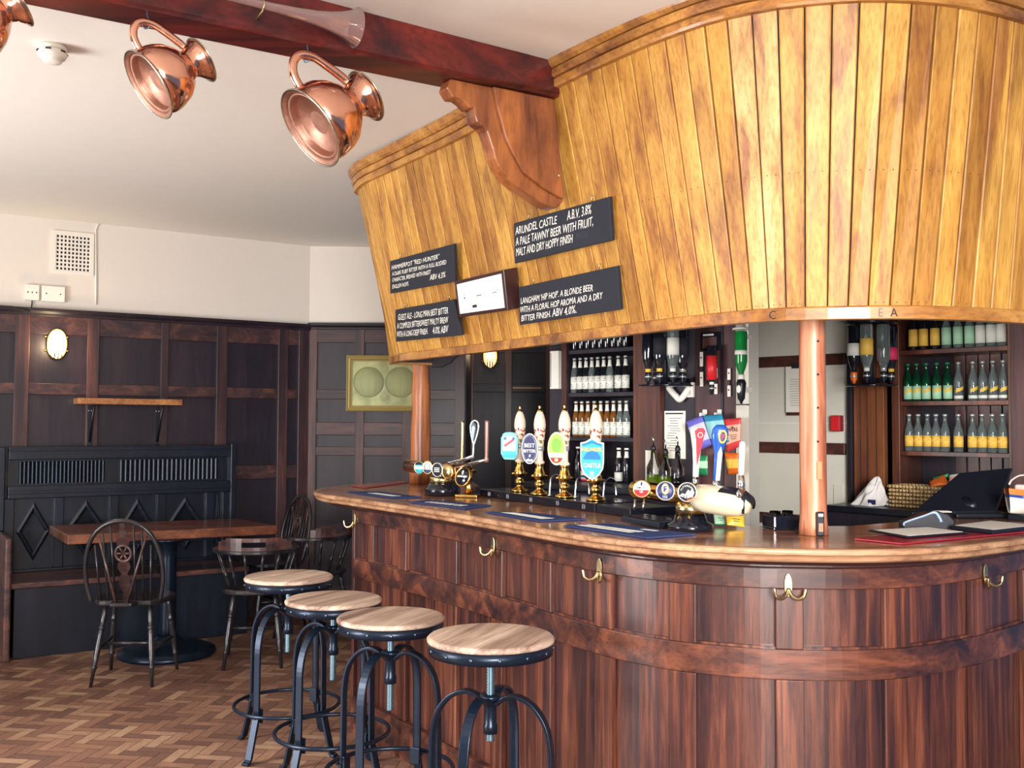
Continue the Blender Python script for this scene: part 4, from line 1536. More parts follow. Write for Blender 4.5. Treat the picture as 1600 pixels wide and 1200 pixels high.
for cz_, r_ in ((czm + .11, .03), (czm - .10, .034)):
    mb = MB()
    for q in (1, .7, .4):
        mb.tube([FP.p(cxm + r_ * q * math.cos(t), cz_ + r_ * q * math.sin(t), .0075) for t in [2 * math.pi * k / 20 for k in range(20)]], .001, 4, closed=True)
    mb.build('ornament', M['maplines'], pr_)
mb = MB(); mb.box((x0 + .044, x1 - .044), (z0_ + .044, z1_ - .044), (.0105, .0125), FP); mb.build('glass', M['pane'], T)

# smoke detector
d = ray(82, 72)
t_ = 5.0
for _ in range(30):
    q = EYEP + d * t_
    t_ *= (ceil_z(q) - EYE) / (q.z - EYE)
q = EYEP + d * t_
q.z = ceil_z(q)
T = thing('smoke_detector', 'round white smoke detector on the ceiling beside the copper jugs', 'smoke detector', q)
fr = Fr(q + Vector((0, 0, -.001)), (1, 0, 0), (0, -1, 0), (0, 0, -1))
sc_ = q.y / 5.0
pr = lambda P: [(r * sc_, z * sc_) for r, z in P]
MB().lathe(pr([(.072, 0), (.072, .02), (.066, .026), (.0001, .026)]), 32, fr).build('base', M['white'], T)
MB().lathe(pr([(.069, .0262), (.071, .045), (.062, .062), (.048, .068), (.045, .082), (.04, .086), (.0001, .087)]), 32, fr).build('cover', M['white'], T)
for k in range(6):
    a = k * 1.047 + .35
    u = Vector((math.cos(a), -math.sin(a), 0))
    mb = MB(); mb.box((-.013 * sc_, .013 * sc_), (-.002, .003), (.03 * sc_, .037 * sc_), Fr(fr.o + u * (.0695 * sc_), (u.y, -u.x, 0), u, (0, 0, -1))); mb.build('slot', M['ink'], T)


# ------------------------------------------------------------------ copper jugs on the beam
def jug(px_handle, axis_px, L, label, roll=0):
    """axis_px: image points of base and mouth centres; L: jug length"""
    # beam point above the handle
    xd = (px_handle - 800) / FPX
    t = (xd * 3.45 - .138) / (.657 - xd * .45)
    # centre line of the beam
    tt = t * math.hypot(.657, .45)
    P = bpt(tt, .05, zlo(tt))
    yb = P.y
    b = PY(axis_px[0][0], axis_px[0][1], yb - .55 * L * .40)
    m = PY(axis_px[1][0], axis_px[1][1], yb + .45 * L * .40)
    az = (m - b).normalized()
    k = (m - b).length / .205
    view = ((b + m) / 2 - EYEP).normalized()
    upv = Vector((0, 0, 1))
    ax = (upv - az * upv.dot(az)).normalized()
    fr = Fr(b, ax, az.cross(ax), az)
    T = thing('copper_jug', label, 'jug', b, 0, 'copper jugs hanging from the beam')
    sc = lambda P_: [(r * k * 1.08, z * k) for r, z in P_]
    dent = lambda a, z: .018 * math.sin(2 * a + z * 20) + .01 * math.sin(5 * a - z * 60)
    MB().lathe(sc([(.090, .012), (.093, .016), (.097, .03), (.098, .048), (.094, .072), (.084, .098), (.066, .124), (.050, .141), (.0425, .150)]), 40, fr, wob=dent, cap=False).build('body', M['copper'], T)
    MB().lathe(sc([(.0420, .1505), (.041, .158), (.045, .172), (.053, .188), (.063, .203), (.061, .203), (.051, .188), (.043, .172), (.039, .158), (.038, .148)]), 36, fr, wob=lambda a, z: (.16 * max(0, math.cos(a - math.pi)) ** 4 * max(0, (z / k - .17)) / .03), cap=False).build('neck', M['copper'], T)
    MB().tube([fr.p(.0678 * k * math.cos(a) * (1 + .16 * max(0, math.cos(a - math.pi)) ** 4), .0678 * k * math.sin(a) * (1 + .16 * max(0, math.cos(a - math.pi)) ** 4), .203 * k) for a in [2 * math.pi * q / 40 for q in range(40)]], .0022 * k, 8, closed=True).build('mouth_rim', M['tin'], T)
    MB().lathe(sc([(.1035, .0), (.1035, .004), (.096, .009), (.0885, .0115), (.0885, .0095), (.094, .0055), (.1005, .001)]), 44, fr, cap=False).build('foot_flange', M['copperdark'], T)
    MB().tube([fr.p(.1118 * k * math.cos(a), .1118 * k * math.sin(a), .001 * k) for a in [2 * math.pi * q / 44 for q in range(44)]], .0024 * k, 8, closed=True).build('foot_rim', M['tin'], T)
    MB().lathe(sc([(.0001, .034), (.068, .034), (.0735, .0338), (.0755, .033), (.0768, .031), (.078, .026), (.0805, .014), (.082, .011), (.088, .009), (.089, .011), (.083, .014), (.079, .030), (.0001, .0365)]), 40, fr, wob=lambda a, z: 0).build('base_plate', M['copperdark'], T)
    MB().lathe(sc([(.047, .136), (.049, .139), (.047, .1425)]), 36, fr, cap=False).build('neck_band', M['tin'], T)
    hp = crom([fr.p(x * k, 0, z * k) for x, z in ((.088, .045), (.105, .042), (.138, .046), (.165, .066), (.172, .095), (.152, .125), (.112, .148), (.075, .166), (.051, .176))], 5)
    MB().tube(hp, [.0092 * k] * len(hp), 10, flat=1.35, up=fr.y).build('handle', M['copper'], T)
    MB().lathe(sc([(.016, 0), (.014, .003), (.0001, .004)]), 12, Fr(fr.p(.052 * k, 0, .176 * k), fr.y, fr.z, fr.x)).build('handle_joint', M['tin'], T)
    top = max(hp, key=lambda v: v.z)
    tt = (Vector((top.x, top.y, 0)) - BP).dot(BD)
    nn = (Vector((top.x, top.y, 0)) - BP).dot(BN)
    if not .02 < nn < .13:
        print('jug offset', nn)
    zb = zlo(tt)
    hk = [Vector((top.x, top.y, zb + .002)), Vector((top.x, top.y, top.z + .02)), top + Vector((.006, 0, .003)), top + Vector((.004, .002, -.016 * k)), top + Vector((-.008, .002, -.019 * k)), top + Vector((-.013, 0, -.009 * k))]
    MB().tube(crom(hk, 4), .0022, 6).build('hanging_hook', M['rivet'], T)
    return T


jug(505, ((484, 201), (571, 147)), .26, 'largest copper jug hanging from the beam nearest the bracket')
jug(254, ((231, 133), (314, 91)), .215, 'middle copper jug hanging from the beam near the smoke detector')
jug(-42, ((-64, 48), (27, 4)), .18, 'copper jug hanging at the left edge, only its mouth in view')

# clear glass horn strapped along the beam
ta, na = -.92, -.055
tb = lambda px: ((px - 800) / FPX * 3.45 - .138) / (.657 - (px - 800) / FPX * .45) * math.hypot(.657, .45)
Hb = bpt(tb(536), -.062, 0); Hb.z = PY(536, 43, Hb.y).z
He = bpt(tb(300), -.062, 0); He.z = PY(300, -14, He.y).z
hz_ = (He - Hb).normalized()
hx = hz_.cross(Vector((0, 0, 1))).normalized()
fr = Fr(Hb, hx, hz_.cross(hx), hz_)
T = thing('glass_horn', 'long clear glass horn strapped to the front of the beam', 'glass horn', Hb)
prof = [(.058, 0), (.053, .008), (.045, .025), (.036, .05), (.028, .085), (.021, .13), (.016, .19), (.0125, .26), (.011, .36), (.010, .6), (.009, .95)]
mb = MB(); mb.lathe(prof + [(r - .002, z) for r, z in prof[::-1]], 32, fr, cap=False); mb.build('flared_tube', M['hornglass'], T)
MB().tube([fr.p(.058 * math.cos(a), .058 * math.sin(a), 0) for a in [2 * math.pi * q / 36 for q in range(36)]], .0022, 6, closed=True).build('rolled_lip', M['hornglass'], T)
for zq in (.29, .90):
    c = fr.p(0, 0, zq)
    MB().tube([c + Vector((0, 0, .016)), c + BN * -.014 + Vector((0, 0, 0)), c + Vector((0, 0, -.016)), c + BN * .03 + Vector((0, 0, -.02)), c + BN * .057 + Vector((0, 0, -.024))], .003, 6).build('wire_strap', M['oldbrass'], T)


# ------------------------------------------------------------------ chalk boards on the canopy
q0, q1 = Vector((-.59, 4.67, TOPZ)), Vector((.16, 3.465, TOPZ))
dd = (q1 - q0).normalized()
nin = Vector((-dd.y, dd.x, 0))
q2 = Vector((q0.x, q0.y, 0)) + nin * .215 + Vector((0, 0, BOTZ))
CN = (q1 - q0).cross(q2 - q0).normalized()
if CN.y > 0:
    CN = -CN


def cpl(px, py, d):
    return PP(px, py, q0 + CN * d, CN)


def quad_block(mb, quad, d0, d1):
    """quad: TL TR BR BL image points of the front face; block from d0 to d1 proud of the boards"""
    F_ = [cpl(*p, d1) for p in quad]
    B_ = [p - CN * (d1 - d0) for p in F_]
    mb.hexa([B_[3], B_[2], F_[2], F_[3], B_[0], B_[1], F_[1], F_[0]])
    return F_


def chalkboard(quad, lines, label, hooks, faint=()):
    c = cpl(sum(p[0] for p in quad) / 4, sum(p[1] for p in quad) / 4, .006)
    T = thing('chalkboard', label, 'chalkboard', c, 0, 'chalkboards on the canopy')
    mb = MB()
    F_ = quad_block(mb, quad, .013, .030)
    mb.build('slate_board', M['slate'], T, bevel=.0025)
    TL, TR, BRc, BLc = F_
    W, H_ = (TR - TL).length, (TL - BLc).length
    fr = Fr(BLc, BRc - BLc, TL - BLc, CN)
    # letters follow the board's own slant
    ln = []
    for txt, u, v, sz, wd in lines:
        ln.append((txt, u * W, v * H_, sz * H_, wd * W))
    for txt, x, y, sz, wd in ln:
        cu = bpy.data.curves.new('m', 'FONT'); cu.body = txt; cu.size = sz
        o = bpy.data.objects.new('m', cu); COL.objects.link(o)
        bpy.context.view_layer.update()
        w0 = max(1e-4, o.dimensions.x)
        bpy.data.objects.remove(o); bpy.data.curves.remove(cu)
        mat = M['chalkfaint'] if txt in faint else M['chalk']
        lettering('chalk_lettering', [(txt, x, y, sz)], fr, sz, mat, T, sx=wd / w0, shear=.12, bold=.0, depth=.0007, jit=.035)
    for u in hooks:
        p = TL.lerp(TR, u)
        up = (TL - BLc).normalized()
        MB().tube(crom([p - CN * .012 - up * .006, p - CN * .010 + up * .010, p - CN * .012 + up * .018, p - CN * .018 + up * .020, ], 4), .0022, 6).build('hook_eye', M['oldbrass'], T)
    return T


chalkboard([(609, 408), (708.5, 381), (710.5, 440), (609.5, 459)],
           [('HAMMERPOT "RED HUNTER"', .03, .72, .185, .76), ('A DARK RUBY BITTER WITH A FULL BODIED', .04, .53, .17, .86), ('CHARACTER, BREWED WITH FINEST', .04, .345, .17, .63), ('ENGLISH HOPS.', .04, .14, .17, .28), ('ABV 4.3%', .66, .17, .22, .23)],
           'upper left chalkboard on the canopy, four lines about a ruby bitter', (.15, .85))
chalkboard([(617.5, 484), (709, 468), (721, 524), (618.5, 534)],
           [('GUEST ALE - LONG MAN BEST BITTER', .05, .66, .26, .86), ('A COMPLEX BITTERSWEET MALTY BREW', .03, .40, .25, .88), ('WITH A LONG DEEP FINISH.', .02, .14, .25, .56), ('4.0% ABV', .66, .12, .29, .25)],
           'lower left chalkboard on the canopy, guest ale in three lines', (.15, .9))
chalkboard([(802.5, 349), (951, 307.5), (955.5, 376), (804, 412)],
           [('ARUNDEL CASTLE', .02, .70, .27, .47), ('A.B.V. 3.8%', .60, .70, .30, .24), ('A PALE TAWNY BEER WITH FRUIT,', .02, .43, .28, .84), ('MALT AND DRY HOPPY FINISH', .02, .17, .28, .63), ('NISH', .69, .2, .22, .11)],
           'largest upper right chalkboard under the timber bracket, pale tawny beer', (.15, .82), faint=('NISH',))
chalkboard([(810, 449), (963.5, 415.5), (968.5, 484), (812, 508)],
           [("LANGHAM 'HIP HOP'. A BLONDE BEER", .02, .55, .225, .76), ('WITH A FLORAL HOP AROMA AND A DRY', .01, .32, .225, .86), ('BITTER FINISH.', .02, .09, .225, .33), ('ABV 4.0%.', .37, .08, .28, .25)],
           'lower right chalkboard on the canopy describing a blonde beer', (.15, .82))
# dark framed white display box between the boards
T = thing('display_box', 'dark box with plain white lit-looking face between the chalkboards', 'display box', cpl(752, 458, .01))
T['label'] = 'dark wooden box with a plain white face between the chalkboards'
quad = [(710, 439.5), (787, 421.5), (793.5, 485), (716.5, 496.5)]
mb = MB(); F_ = quad_block(mb, quad, .008, .075); mb.build('case', M['barmould'], T, bevel=.003)
qi = lambda u, v: F_[3].lerp(F_[2], u).lerp(F_[0].lerp(F_[1], u), v)
mb = MB(); P = [qi(.055, .10), qi(.95, .08), qi(.95, .92), qi(.055, .90)]
mb.hexa([p + CN * .0005 for p in P] + [p + CN * .003 for p in P]); fc = mb.build('white_face', M['paper'], T)
for u, v, w, h in ((.19, .50, .02, .05), (.19, .58, .012, .025), (.49, .50, .10, .022), (.80, .50, .08, .018), (.86, .55, .04, .012), (.38, .24, .09, .075)):
    P = [qi(u - w / 2, v - h / 2), qi(u + w / 2, v - h / 2), qi(u + w / 2, v + h / 2), qi(u - w / 2, v + h / 2)]
    mb = MB(); mb.hexa([p + CN * .003 for p in P] + [p + CN * .0036 for p in P]); mb.build('printed_mark', M['ink'], fc)

# ------------------------------------------------------------------ things lying on the bar
LIT = lambda a, b, t: a.lerp(b, t)


def flat_quad(name, quad, z0, z1, mat, label, cat, group=None, marks=None, mk=None, parts=None):
    P = [PZ(px, py, z1) for px, py in quad]
    c = (P[0] + P[1] + P[2] + P[3]) / 4
    T = thing(name, label, cat, (c.x, c.y, z0), 0, group)
    mb = MB(); mb.hexa([Vector((p.x, p.y, z0)) for p in P] + P)
    mb.build(parts or 'mat', mat, T, bevel=.0015)
    if marks:
        mb = MB()
        for (u, v, w, h) in marks:
            q = lambda a, b: P[0].lerp(P[1], a).lerp(P[3].lerp(P[2], a), b) + Vector((0, 0, .0005))
            R_ = [q(u, v), q(u + w, v), q(u + w, v + h), q(u, v + h)]
            mb.hexa(R_ + [p + Vector((0, 0, .0006)) for p in R_])
        mb.build('printed_band', mk or M['labelwhite'], T)
    return T


RB = 'navy bar runners'
rn = random.Random(5)
dash = lambda n, u0, u1, v, h: [(u0 + (u1 - u0) * k / n, v, (u1 - u0) / n * rn.uniform(.5, .85), h) for k in range(n)]
E0 = CZ + .0012
flat_quad('bar_runner', [(541, 768), (612, 777.5), (660, 776), (592, 767.5)], E0, E0 + .005, M['navy'], 'navy bar runner at the far left end of the bar', 'bar mat', RB, dash(6, .3, .85, .25, .3))
flat_quad('bar_runner', [(639, 783.5), (728, 794), (768, 789), (672, 781)], E0, E0 + .005, M['navy'], 'navy bar runner below the small gold beer font', 'bar mat', RB, dash(8, .2, .85, .22, .3))
flat_quad('bar_runner', [(758, 799), (843, 813.5), (917, 810.5), (835, 801)], E0, E0 + .005, M['navy'], 'navy bar runner below the two left handpumps', 'bar mat', RB, dash(12, .12, .88, .2, .28))
flat_quad('bar_runner', [(880, 820.5), (1010, 839.5), (1088, 834), (950, 817)], E0, E0 + .005, M['navy'], 'navy bar runner nearest us, in front of the three badge font', 'bar mat', RB, dash(24, .06, .7, .2, .12) + dash(24, .06, .7, .38, .12) + dash(5, .55, .72, .7, .1))
flat_quad('crimson_mat', [(548, 759), (570, 762), (640, 753.2), (625, 750.5)], E0, E0 + .004, M['crimson'], 'crimson mat on the far left end of the bar by the post', 'mat')
flat_quad('menu_cover', [(1335, 841), (1411, 848.5), (1620, 828.5), (1500, 822)], E0, E0 + .005, M['crimson'], 'large crimson card under the white sheets on the right of the bar', 'menu', parts='card')
z2 = E0 + .0065
flat_quad('clipboard', [(1357, 828), (1416, 838.5), (1515, 831), (1452, 823)], z2, z2 + .005, M['blackplastic'], 'black clipboard with a white sheet lying left of the card terminal', 'clipboard', None, [(.06, .06, .9, .86)], M['paper'], parts='board')
flat_quad('clipboard', [(1486, 821), (1551, 828.5), (1625, 820.5), (1548, 813)], z2, z2 + .012, M['blackplastic'], 'thicker black clipboard with a white sheet at the right edge', 'clipboard', None, [(.05, .05, .93, .88)], M['paper'], parts='board')

# glass and bottle caddy by the copper coloured post
c = PZ(1228, 829, CZ)
c.y += .05
T = thing('bar_caddy', 'small black caddy left of the copper coloured post', 'caddy', (c.x, c.y, CZ + .001))
fr = Fr(T.location, (.97, .24, 0), (-.24, .97, 0), (0, 0, 1))
mb = MB()
mb.box((-.05, .05), (-.04, .04), (0, .008), fr)
for a, b in (((-.05, -.046), (-.04, .04)), ((.046, .05), (-.04, .04)), ((-.046, .046), (-.04, -.036)), ((-.046, .046), (.036, .04)), ((-.002, .002), (-.036, .036))):
    mb.box(a, b, (.008, .045), fr)
mb.build('tray', M['blackgloss'], T, bevel=.002)
for k, (x, y) in enumerate(((-.024, 0), (.024, 0.005))):
    f2 = Fr(fr.p(x, y, .009), fr.x, fr.y, fr.z)
    o = thing('shot_glass', ('left' if k == 0 else 'right') + ' shot glass in the black caddy beside the post', 'glass', f2.o, 0, 'shot glasses in the caddy')
    MB().lathe([(.014, 0), (.019, .05), (.0175, .05), (.0125, .006), (.0001, .006)], 16, f2).build('tumbler', M['glass'], o)

# bottle opener bracket on the foot of the copper post
pc = PZ(1278, 838, CZ)
T = thing('bottle_opener', 'black upright bottle opener fixed to the foot of the copper post', 'bottle opener', (pc.x, pc.y - .004, CZ + .001))
fr = Fr((pc.x + .004, pc.y - .005, CZ + .002), (1, 0, 0), (0, 1, 0), (0, 0, 1))
mb = MB()
mb.box((-.012, .012), (-.012, .002), (0, .075), fr)
mb.build('body', M['blackplastic'], T, bevel=.004)
mb = MB(); mb.box((-.007, .007), (-.0135, -.0125), (.014, .04), fr); mb.build('opening', M['postred'], T)
mb = MB(); mb.box((-.008, .008), (-.014, -.0125), (.06, .07), fr); mb.build('steel_lip', M['silverrim'], T, bevel=.001)

# ------------------------------------------------------------------ beer engine and handpumps
PZ0 = 1.137
pump_px = [(812, 768), (843, 773), (882, 777.5), (931, 782.5)]
pp = [PZ(x, y, PZ0) for x, y in pump_px]
for p in pp:
    p.z = 0
pd = (pp[3] - pp[0]).normalized()
pn = Vector((pd.y, -pd.x, 0))          # towards the customers
if pn.y > 0:
    pn = -pn
PF = Fr((pp[0].x, pp[0].y, 0), pd, pn, (0, 0, 1))
span = (pp[3] - pp[0]).length
T = thing('beer_engine_base', 'long low black drip box carrying the four handpumps', 'beer engine', (pp[1].x, pp[1].y, CZ))
mb = MB(); mb.box((-.24, span + .10), (-.16, .075), (CZ + .001, PZ0), PF); mb.build('box', M['blackgloss'], T, bevel=.003)
mb = MB(); mb.box((span + .102, span + .32), (-.15, .07), (CZ + .001, PZ0 - .004), PF); mb.build('drip_tray', M['blackplastic'], T, bevel=.003)
for a in (-.15, .02, .22, .43, .62):
    if a > span + .06:
        continue
    mb = MB()
    fb = Fr(PF.p(a, .0755, CZ + .019), PF.x, (0, 0, 1), PF.y)
    for x, z, w, h in ((-.008, .007, .016, .0016), (-.008, -.0008, .016, .0016), (-.008, -.0085, .016, .0016), (-.008, -.0085, .0016, .017), (.0064, -.0085, .0016, .017)):
        mb.box((x, x + w), (z, z + h), (0, .0012), fb)
    mb.build('panel_mark', M['silverrim'], T)


def clip_shape(kind):
    n = 28
    if kind == 'oval':
        return [(.040 * math.cos(2 * math.pi * k / n), .068 * math.sin(2 * math.pi * k / n)) for k in range(n)]
    if kind == 'plaque':
        h = [(.046, -.04), (.046, .042), (.040, .046), (.037, .058), (.026, .066), (0, .069)]
        r = [(x, z) for x, z in h]
        l = [(-x, z) for x, z in h[::-1] if x > 0]
        b = [(-.040, -.046), (-.037, -.056), (-.026, -.066), (.026, -.066), (.037, -.056), (.040, -.046)]
        return r + l + b
    return [(.05, .062), (.028, .066), (.0, .082), (-.028, .066), (-.05, .062), (-.05, -.015), (-.046, -.042), (-.032, -.066), (-.010, -.083), (0, -.086), (.010, -.083), (.032, -.066), (.046, -.042), (.05, -.015)]


labels = ['handpump with the pale blue plaque clip, farthest left of the four', 'handpump with the navy oval clip reading best bitter', 'handpump with the lime green oval clip', 'handpump with the large sky blue shield clip']
fdir = (Vector((-.42, -.9, 0))).normalized()
for k, p in enumerate(pp):
    T = thing('handpump', labels[k], 'beer pump', (0, 0, 0), 0, 'ceramic handled beer pumps')
    MB().lathe([(.040, .001), (.041, .006), (.034, .012), (.022, .018), (.016, .024), (.014, .030), (.021, .038), (.023, .046), (.019, .054), (.014, .060), (.019, .068), (.026, .078), (.027, .086), (.022, .100), (.017, .118), (.0165, .128), (.020, .132), (.0001, .133)], 24).build('brass_pillar', M['brass'], T)
    mb = MB()
    mb.tube([(-.036, 0, .08), (-.027, 0, .083), (.027, 0, .083), (.036, 0, .08)], [.004, .0065, .0065, .004], 8)
    mb.build('side_lug', M['brass'], T)
    mb = MB(); mb.lathe([(.0155, .1335), (.022, .136), (.0225, .142), (.017, .148), (.0155, .155), (.0155, .19), (.0175, .21), (.0215, .24), (.0255, .285), (.0265, .305), (.0245, .325), (.019, .345), (.0135, .357), (.0115, .361), (.0001, .362)], 28)
    mb.build('handle', M['ivory'], T)
    MB().lathe([(.0125, .3605), (.0125, .365), (.007, .369), (.005, .376), (.0065, .381), (.006, .386), (.003, .389), (.0001, .3895)], 16).build('finial', M['brass'], T)
    cz_ = {0: .206, 1: .20, 2: .205, 3: .172}[k]
    fr = Fr(fdir * .040 + Vector((0, 0, cz_)) + Vector((-fdir.y, fdir.x, 0)) * {0: -.032, 1: -.028, 2: -.018, 3: .0}[k], (-fdir.y, fdir.x, 0), (0, 0, 1), fdir)
    fr.x = -fr.x if fr.x.x < 0 else fr.x
    kind = ['plaque', 'oval', 'oval', 'shield'][k]
    sh = clip_shape(kind)
    s_ = [.92, .98, 1.02, 1.0][k]
    sh = [(x * s_, z * s_) for x, z in sh]
    edge = [M['clipblue'], M['silverrim'], M['labelwhite'], M['labelwhite']][k]
    face = [M['clipblue'], M['clipnavy'], M['clipgreen'], M['skyblue']][k]
    mb = MB(); mb.prism(sh, 0, .005, fr); clip = mb.build('pump_clip', edge, T, bevel=.001)
    mb = MB(); mb.prism([(x * .90, z * .92) for x, z in sh], .005, .0062, fr); mb.build('clip_face', face, clip)
    mb = MB(); mb.box((-.004, .016), (-.016, -.0155 + .011), (-.03, .0), Fr(fr.o, fr.x, fr.y, fr.z)); mb.build('clip_arm', M['silvercap'], clip)
    mb = MB(); mb.lathe([(.0165, cz_ - .010), (.0195, cz_ - .009), (.0195, cz_ + .009), (.0165, cz_ + .010)], 16); mb.build('strap', M['silvercap'], T)

    def spot(name, poly, d, mat):
        m = MB(); m.prism(poly, .0063, .0063 + d, fr); return m.build(name, mat, clip)
    if k == 0:
        spot('print', [(-.032, -.02), (.032, -.02), (.032, .045), (-.032, .045)], .0006, M['lilac'])
        spot('print', [(-.032, -.052), (.032, -.052), (.032, -.024), (-.032, -.024)], .0006, M['clipaqua'])
        f2 = Fr(fr.o, fr.x, fr.y, fr.z)
        m = MB(); m.prism([(-.026, .004), (-.02, -.004), (.026, .026), (.02, .034)], .007, .0076, fr); m.build('print', M['redbag'], clip)
        for x in (-.02, .022):
            m = MB(); m.prism([(x + .007 * math.cos(t), .034 + .007 * math.sin(t)) for t in [2 * math.pi * q / 10 for q in range(10)]], .007, .0076, fr); m.build('print', M['seablue'], clip)
    elif k == 1:
        ring = [fr.p(.031 * math.cos(t), .056 * math.sin(t), .0064) for t in [2 * math.pi * q / 32 for q in range(32)]]
        MB().tube(ring, .0008, 4, closed=True).build('print', M['silverrim'], clip)
        lettering('clip_lettering', [('BEST', 0, .006, .024), ('BITTER', 0, -.016, .018)], Fr(fr.o + fr.z * .0064, fr.x, fr.y, fr.z), .02, M['labelwhite'], clip, align='CENTER', bold=.0004)
        spot('print', [(-.02, -.055), (.02, -.055), (.012, -.044), (.004, -.048), (-.004, -.042), (-.014, -.047)], .0006, M['labelwhite'])
        spot('print', [(-.003, -.036), (.004, -.036), (.006, -.024), (-.001, -.026)], .0006, M['labelwhite'])
    elif k == 2:
        o2 = [(.022 * math.cos(t), .014 + .030 * math.sin(t)) for t in [2 * math.pi * q / 20 for q in range(20)]]
        spot('print', o2, .0005, M['clipgreendark'])
        for s2 in (-1, 1):
            m = MB(); m.tube([fr.p(s2 * .011 + .008 * math.cos(t), .014 + .022 * math.sin(t), .0072) for t in [2 * math.pi * q / 16 for q in range(16)]], .0012, 4, closed=True); m.build('print', M['clipgreen'], clip)
        spot('print', [(-.030, -.036), (-.036, -.018), (.036, -.018), (.030, -.036)], .0006, M['labelwhite'])
        spot('print', [(-.028, -.038), (.028, -.038), (.018, -.054), (.0, -.0605), (-.018, -.054)], .0007, M['clipred'])
        m = MB(); m.prism([(.009 * math.cos(t), -.047 + .007 * math.sin(t)) for t in [2 * math.pi * q / 12 for q in range(12)]], .0071, .0077, fr); m.build('print', M['salmon'], clip)
    else:
        o2 = [(-.036, .0), (-.036, -.005), (.036, -.005), (.036, .006), (.022, .024), (.008, .03), (-.008, .028), (-.024, .02)]
        spot('print', o2, .0006, M['seablue'])
        spot('print', [(-.04, .048), (.0, .06), (.04, .048), (.04, .056), (.0, .069), (-.04, .056)], .0006, M['seablue'])
        lettering('clip_lettering', [('ARUNDEL', 0, .028, .021)], Fr(fr.o + fr.z * .0068, fr.x, fr.y, fr.z), .02, M['labelgold'], clip, align='CENTER', bold=.0006, sx=.95)
        lettering('clip_lettering', [('CASTLE', 0, -.036, .023)], Fr(fr.o + fr.z * .0064, fr.x, fr.y, fr.z), .02, M['labelwhite'], clip, align='CENTER', bold=.0006, sx=.95)
        spot('print', [(-.008, -.075), (.008, -.075), (.010, -.055), (.005, -.05), (-.005, -.05), (-.010, -.055)], .0006, M['aquaprint'])
    T.location = (p.x, p.y, PZ0)

# chrome swan necks behind the pumps
SN = ['leftmost chrome swan neck spout between the first and second handpumps', 'middle chrome swan neck spout between the two right handpumps', 'chrome swan neck spout to the right of the shield clip handpump']
for k, (xa, xb, yt, yb) in enumerate(((859, 876, 742, 772), (899, 921, 744, 777), (943, 963, 747, 780))):
    y_ = [4.22, 4.12, 4.09][k]
    a, b, t = PY(xa, yb, y_), PY(xb, yb, y_ + .05), PY((xa + xb) / 2, yt, y_ + .02)
    a.z = b.z = PZ0 + .002
    T = thing('swan_neck', SN[k], 'spout', a, 0, 'chrome spouts behind the handpumps')
    h = t.z - a.z
    pth = [a, a + Vector((.002, 0, h * .55)), a.lerp(b, .14) + Vector((0, 0, h * .86)), a.lerp(b, .5) + Vector((0, 0, h)), a.lerp(b, .86) + Vector((0, 0, h * .86)), b + Vector((-.002, 0, h * .55)), b + Vector((0, 0, .004))]
    MB().tube(crom(pth, 5), .0042, 8).build('spout_tube', M['chrome'], T)
    MB().lathe([(.009, 0), (.009, .006), (.005, .009)], 10, Fr(a, (1, 0, 0), (0, 1, 0), (0, 0, 1))).build('collar', M['chrome'], T)


# ------------------------------------------------------------------ beer fonts
def disc(par, c, n, r, mats, name='badge', th=.012):
    """a round badge: rim, face and printed shapes. mats: (rim, face)"""
    n = Vector(n).normalized()
    ex = Vector((0, 0, 1)).cross(n).normalized()
    fr = Fr(c, ex, n.cross(ex), n)
    mb = MB(); mb.lathe([(.0001, -th), (r * .92, -th), (r, -th * .6), (r, th * .3), (r * .93, th * .45), (r * .88, th * .3), (.0001, th * .3)], 32, fr)
    b = mb.build(name, mats[0], par)
    mb = MB(); mb.lathe([(.0001, th * .32), (r * .87, th * .32), (r * .85, th * .42), (.0001, th * .46)], 32, fr); mb.build('badge_face', mats[1], b)
    return b, Fr(fr.p(0, 0, th * .48), fr.x, fr.y, fr.z)


def half_disc(fr, r, a0, a1, par, mat, d=.0004, name='print'):
    pts_ = [(r * math.cos(a0 + (a1 - a0) * k / 16), r * math.sin(a0 + (a1 - a0) * k / 16)) for k in range(17)]
    mb = MB(); mb.prism(pts_, 0, d, fr); return mb.build(name, mat, par)


def ell(fr, rx, ry, par, mat, cx=0, cy=0, d=.0005, name='print'):
    mb = MB(); mb.prism([(cx + rx * math.cos(2 * math.pi * k / 20), cy + ry * math.sin(2 * math.pi * k / 20)) for k in range(20)], 0, d, fr); return mb.build(name, mat, par)


# right hand font: horizontal barrel on a gilt column
L0, R0 = Vector((.435, 3.42, 1.222)), Vector((.705, 3.06, 1.205))
fd = (R0 - L0).normalized()
fo = Vector((fd.y, -fd.x, 0)).normalized()
if fo.y > 0:
    fo = -fo
T = thing('beer_font', 'wide beer font with three large round badges and tall tap handles', 'beer font', (.57, 3.24, CZ))
cc = PZ(1080, 812, CZ + .02)
cc = Vector((.585, 3.26, 0))
MB().lathe([(.075, CZ + .001), (.075, CZ + .02), (.055, CZ + .03), (.05, CZ + .05)], 28, Fr((cc.x, cc.y, 0), (1, 0, 0), (0, 1, 0), (0, 0, 1))).build('foot', M['blackgloss'], T)
MB().lathe([(.047, CZ + .0505), (.047, CZ + .095)], 28, Fr((cc.x, cc.y, 0), (1, 0, 0), (0, 1, 0), (0, 0, 1))).build('column', M['gold'], T)
BF_ = Fr(L0, fd, fo, fd.cross(fo))
ln_ = (R0 - L0).length
MB().lathe([(.0001, -.02), (.026, -.02), (.030, -.01), (.030, ln_ * .62), (.0001, ln_ * .62 + .001)], 24, Fr(L0, fo, fd.cross(fo), fd)).build('barrel', M['brass'], T)
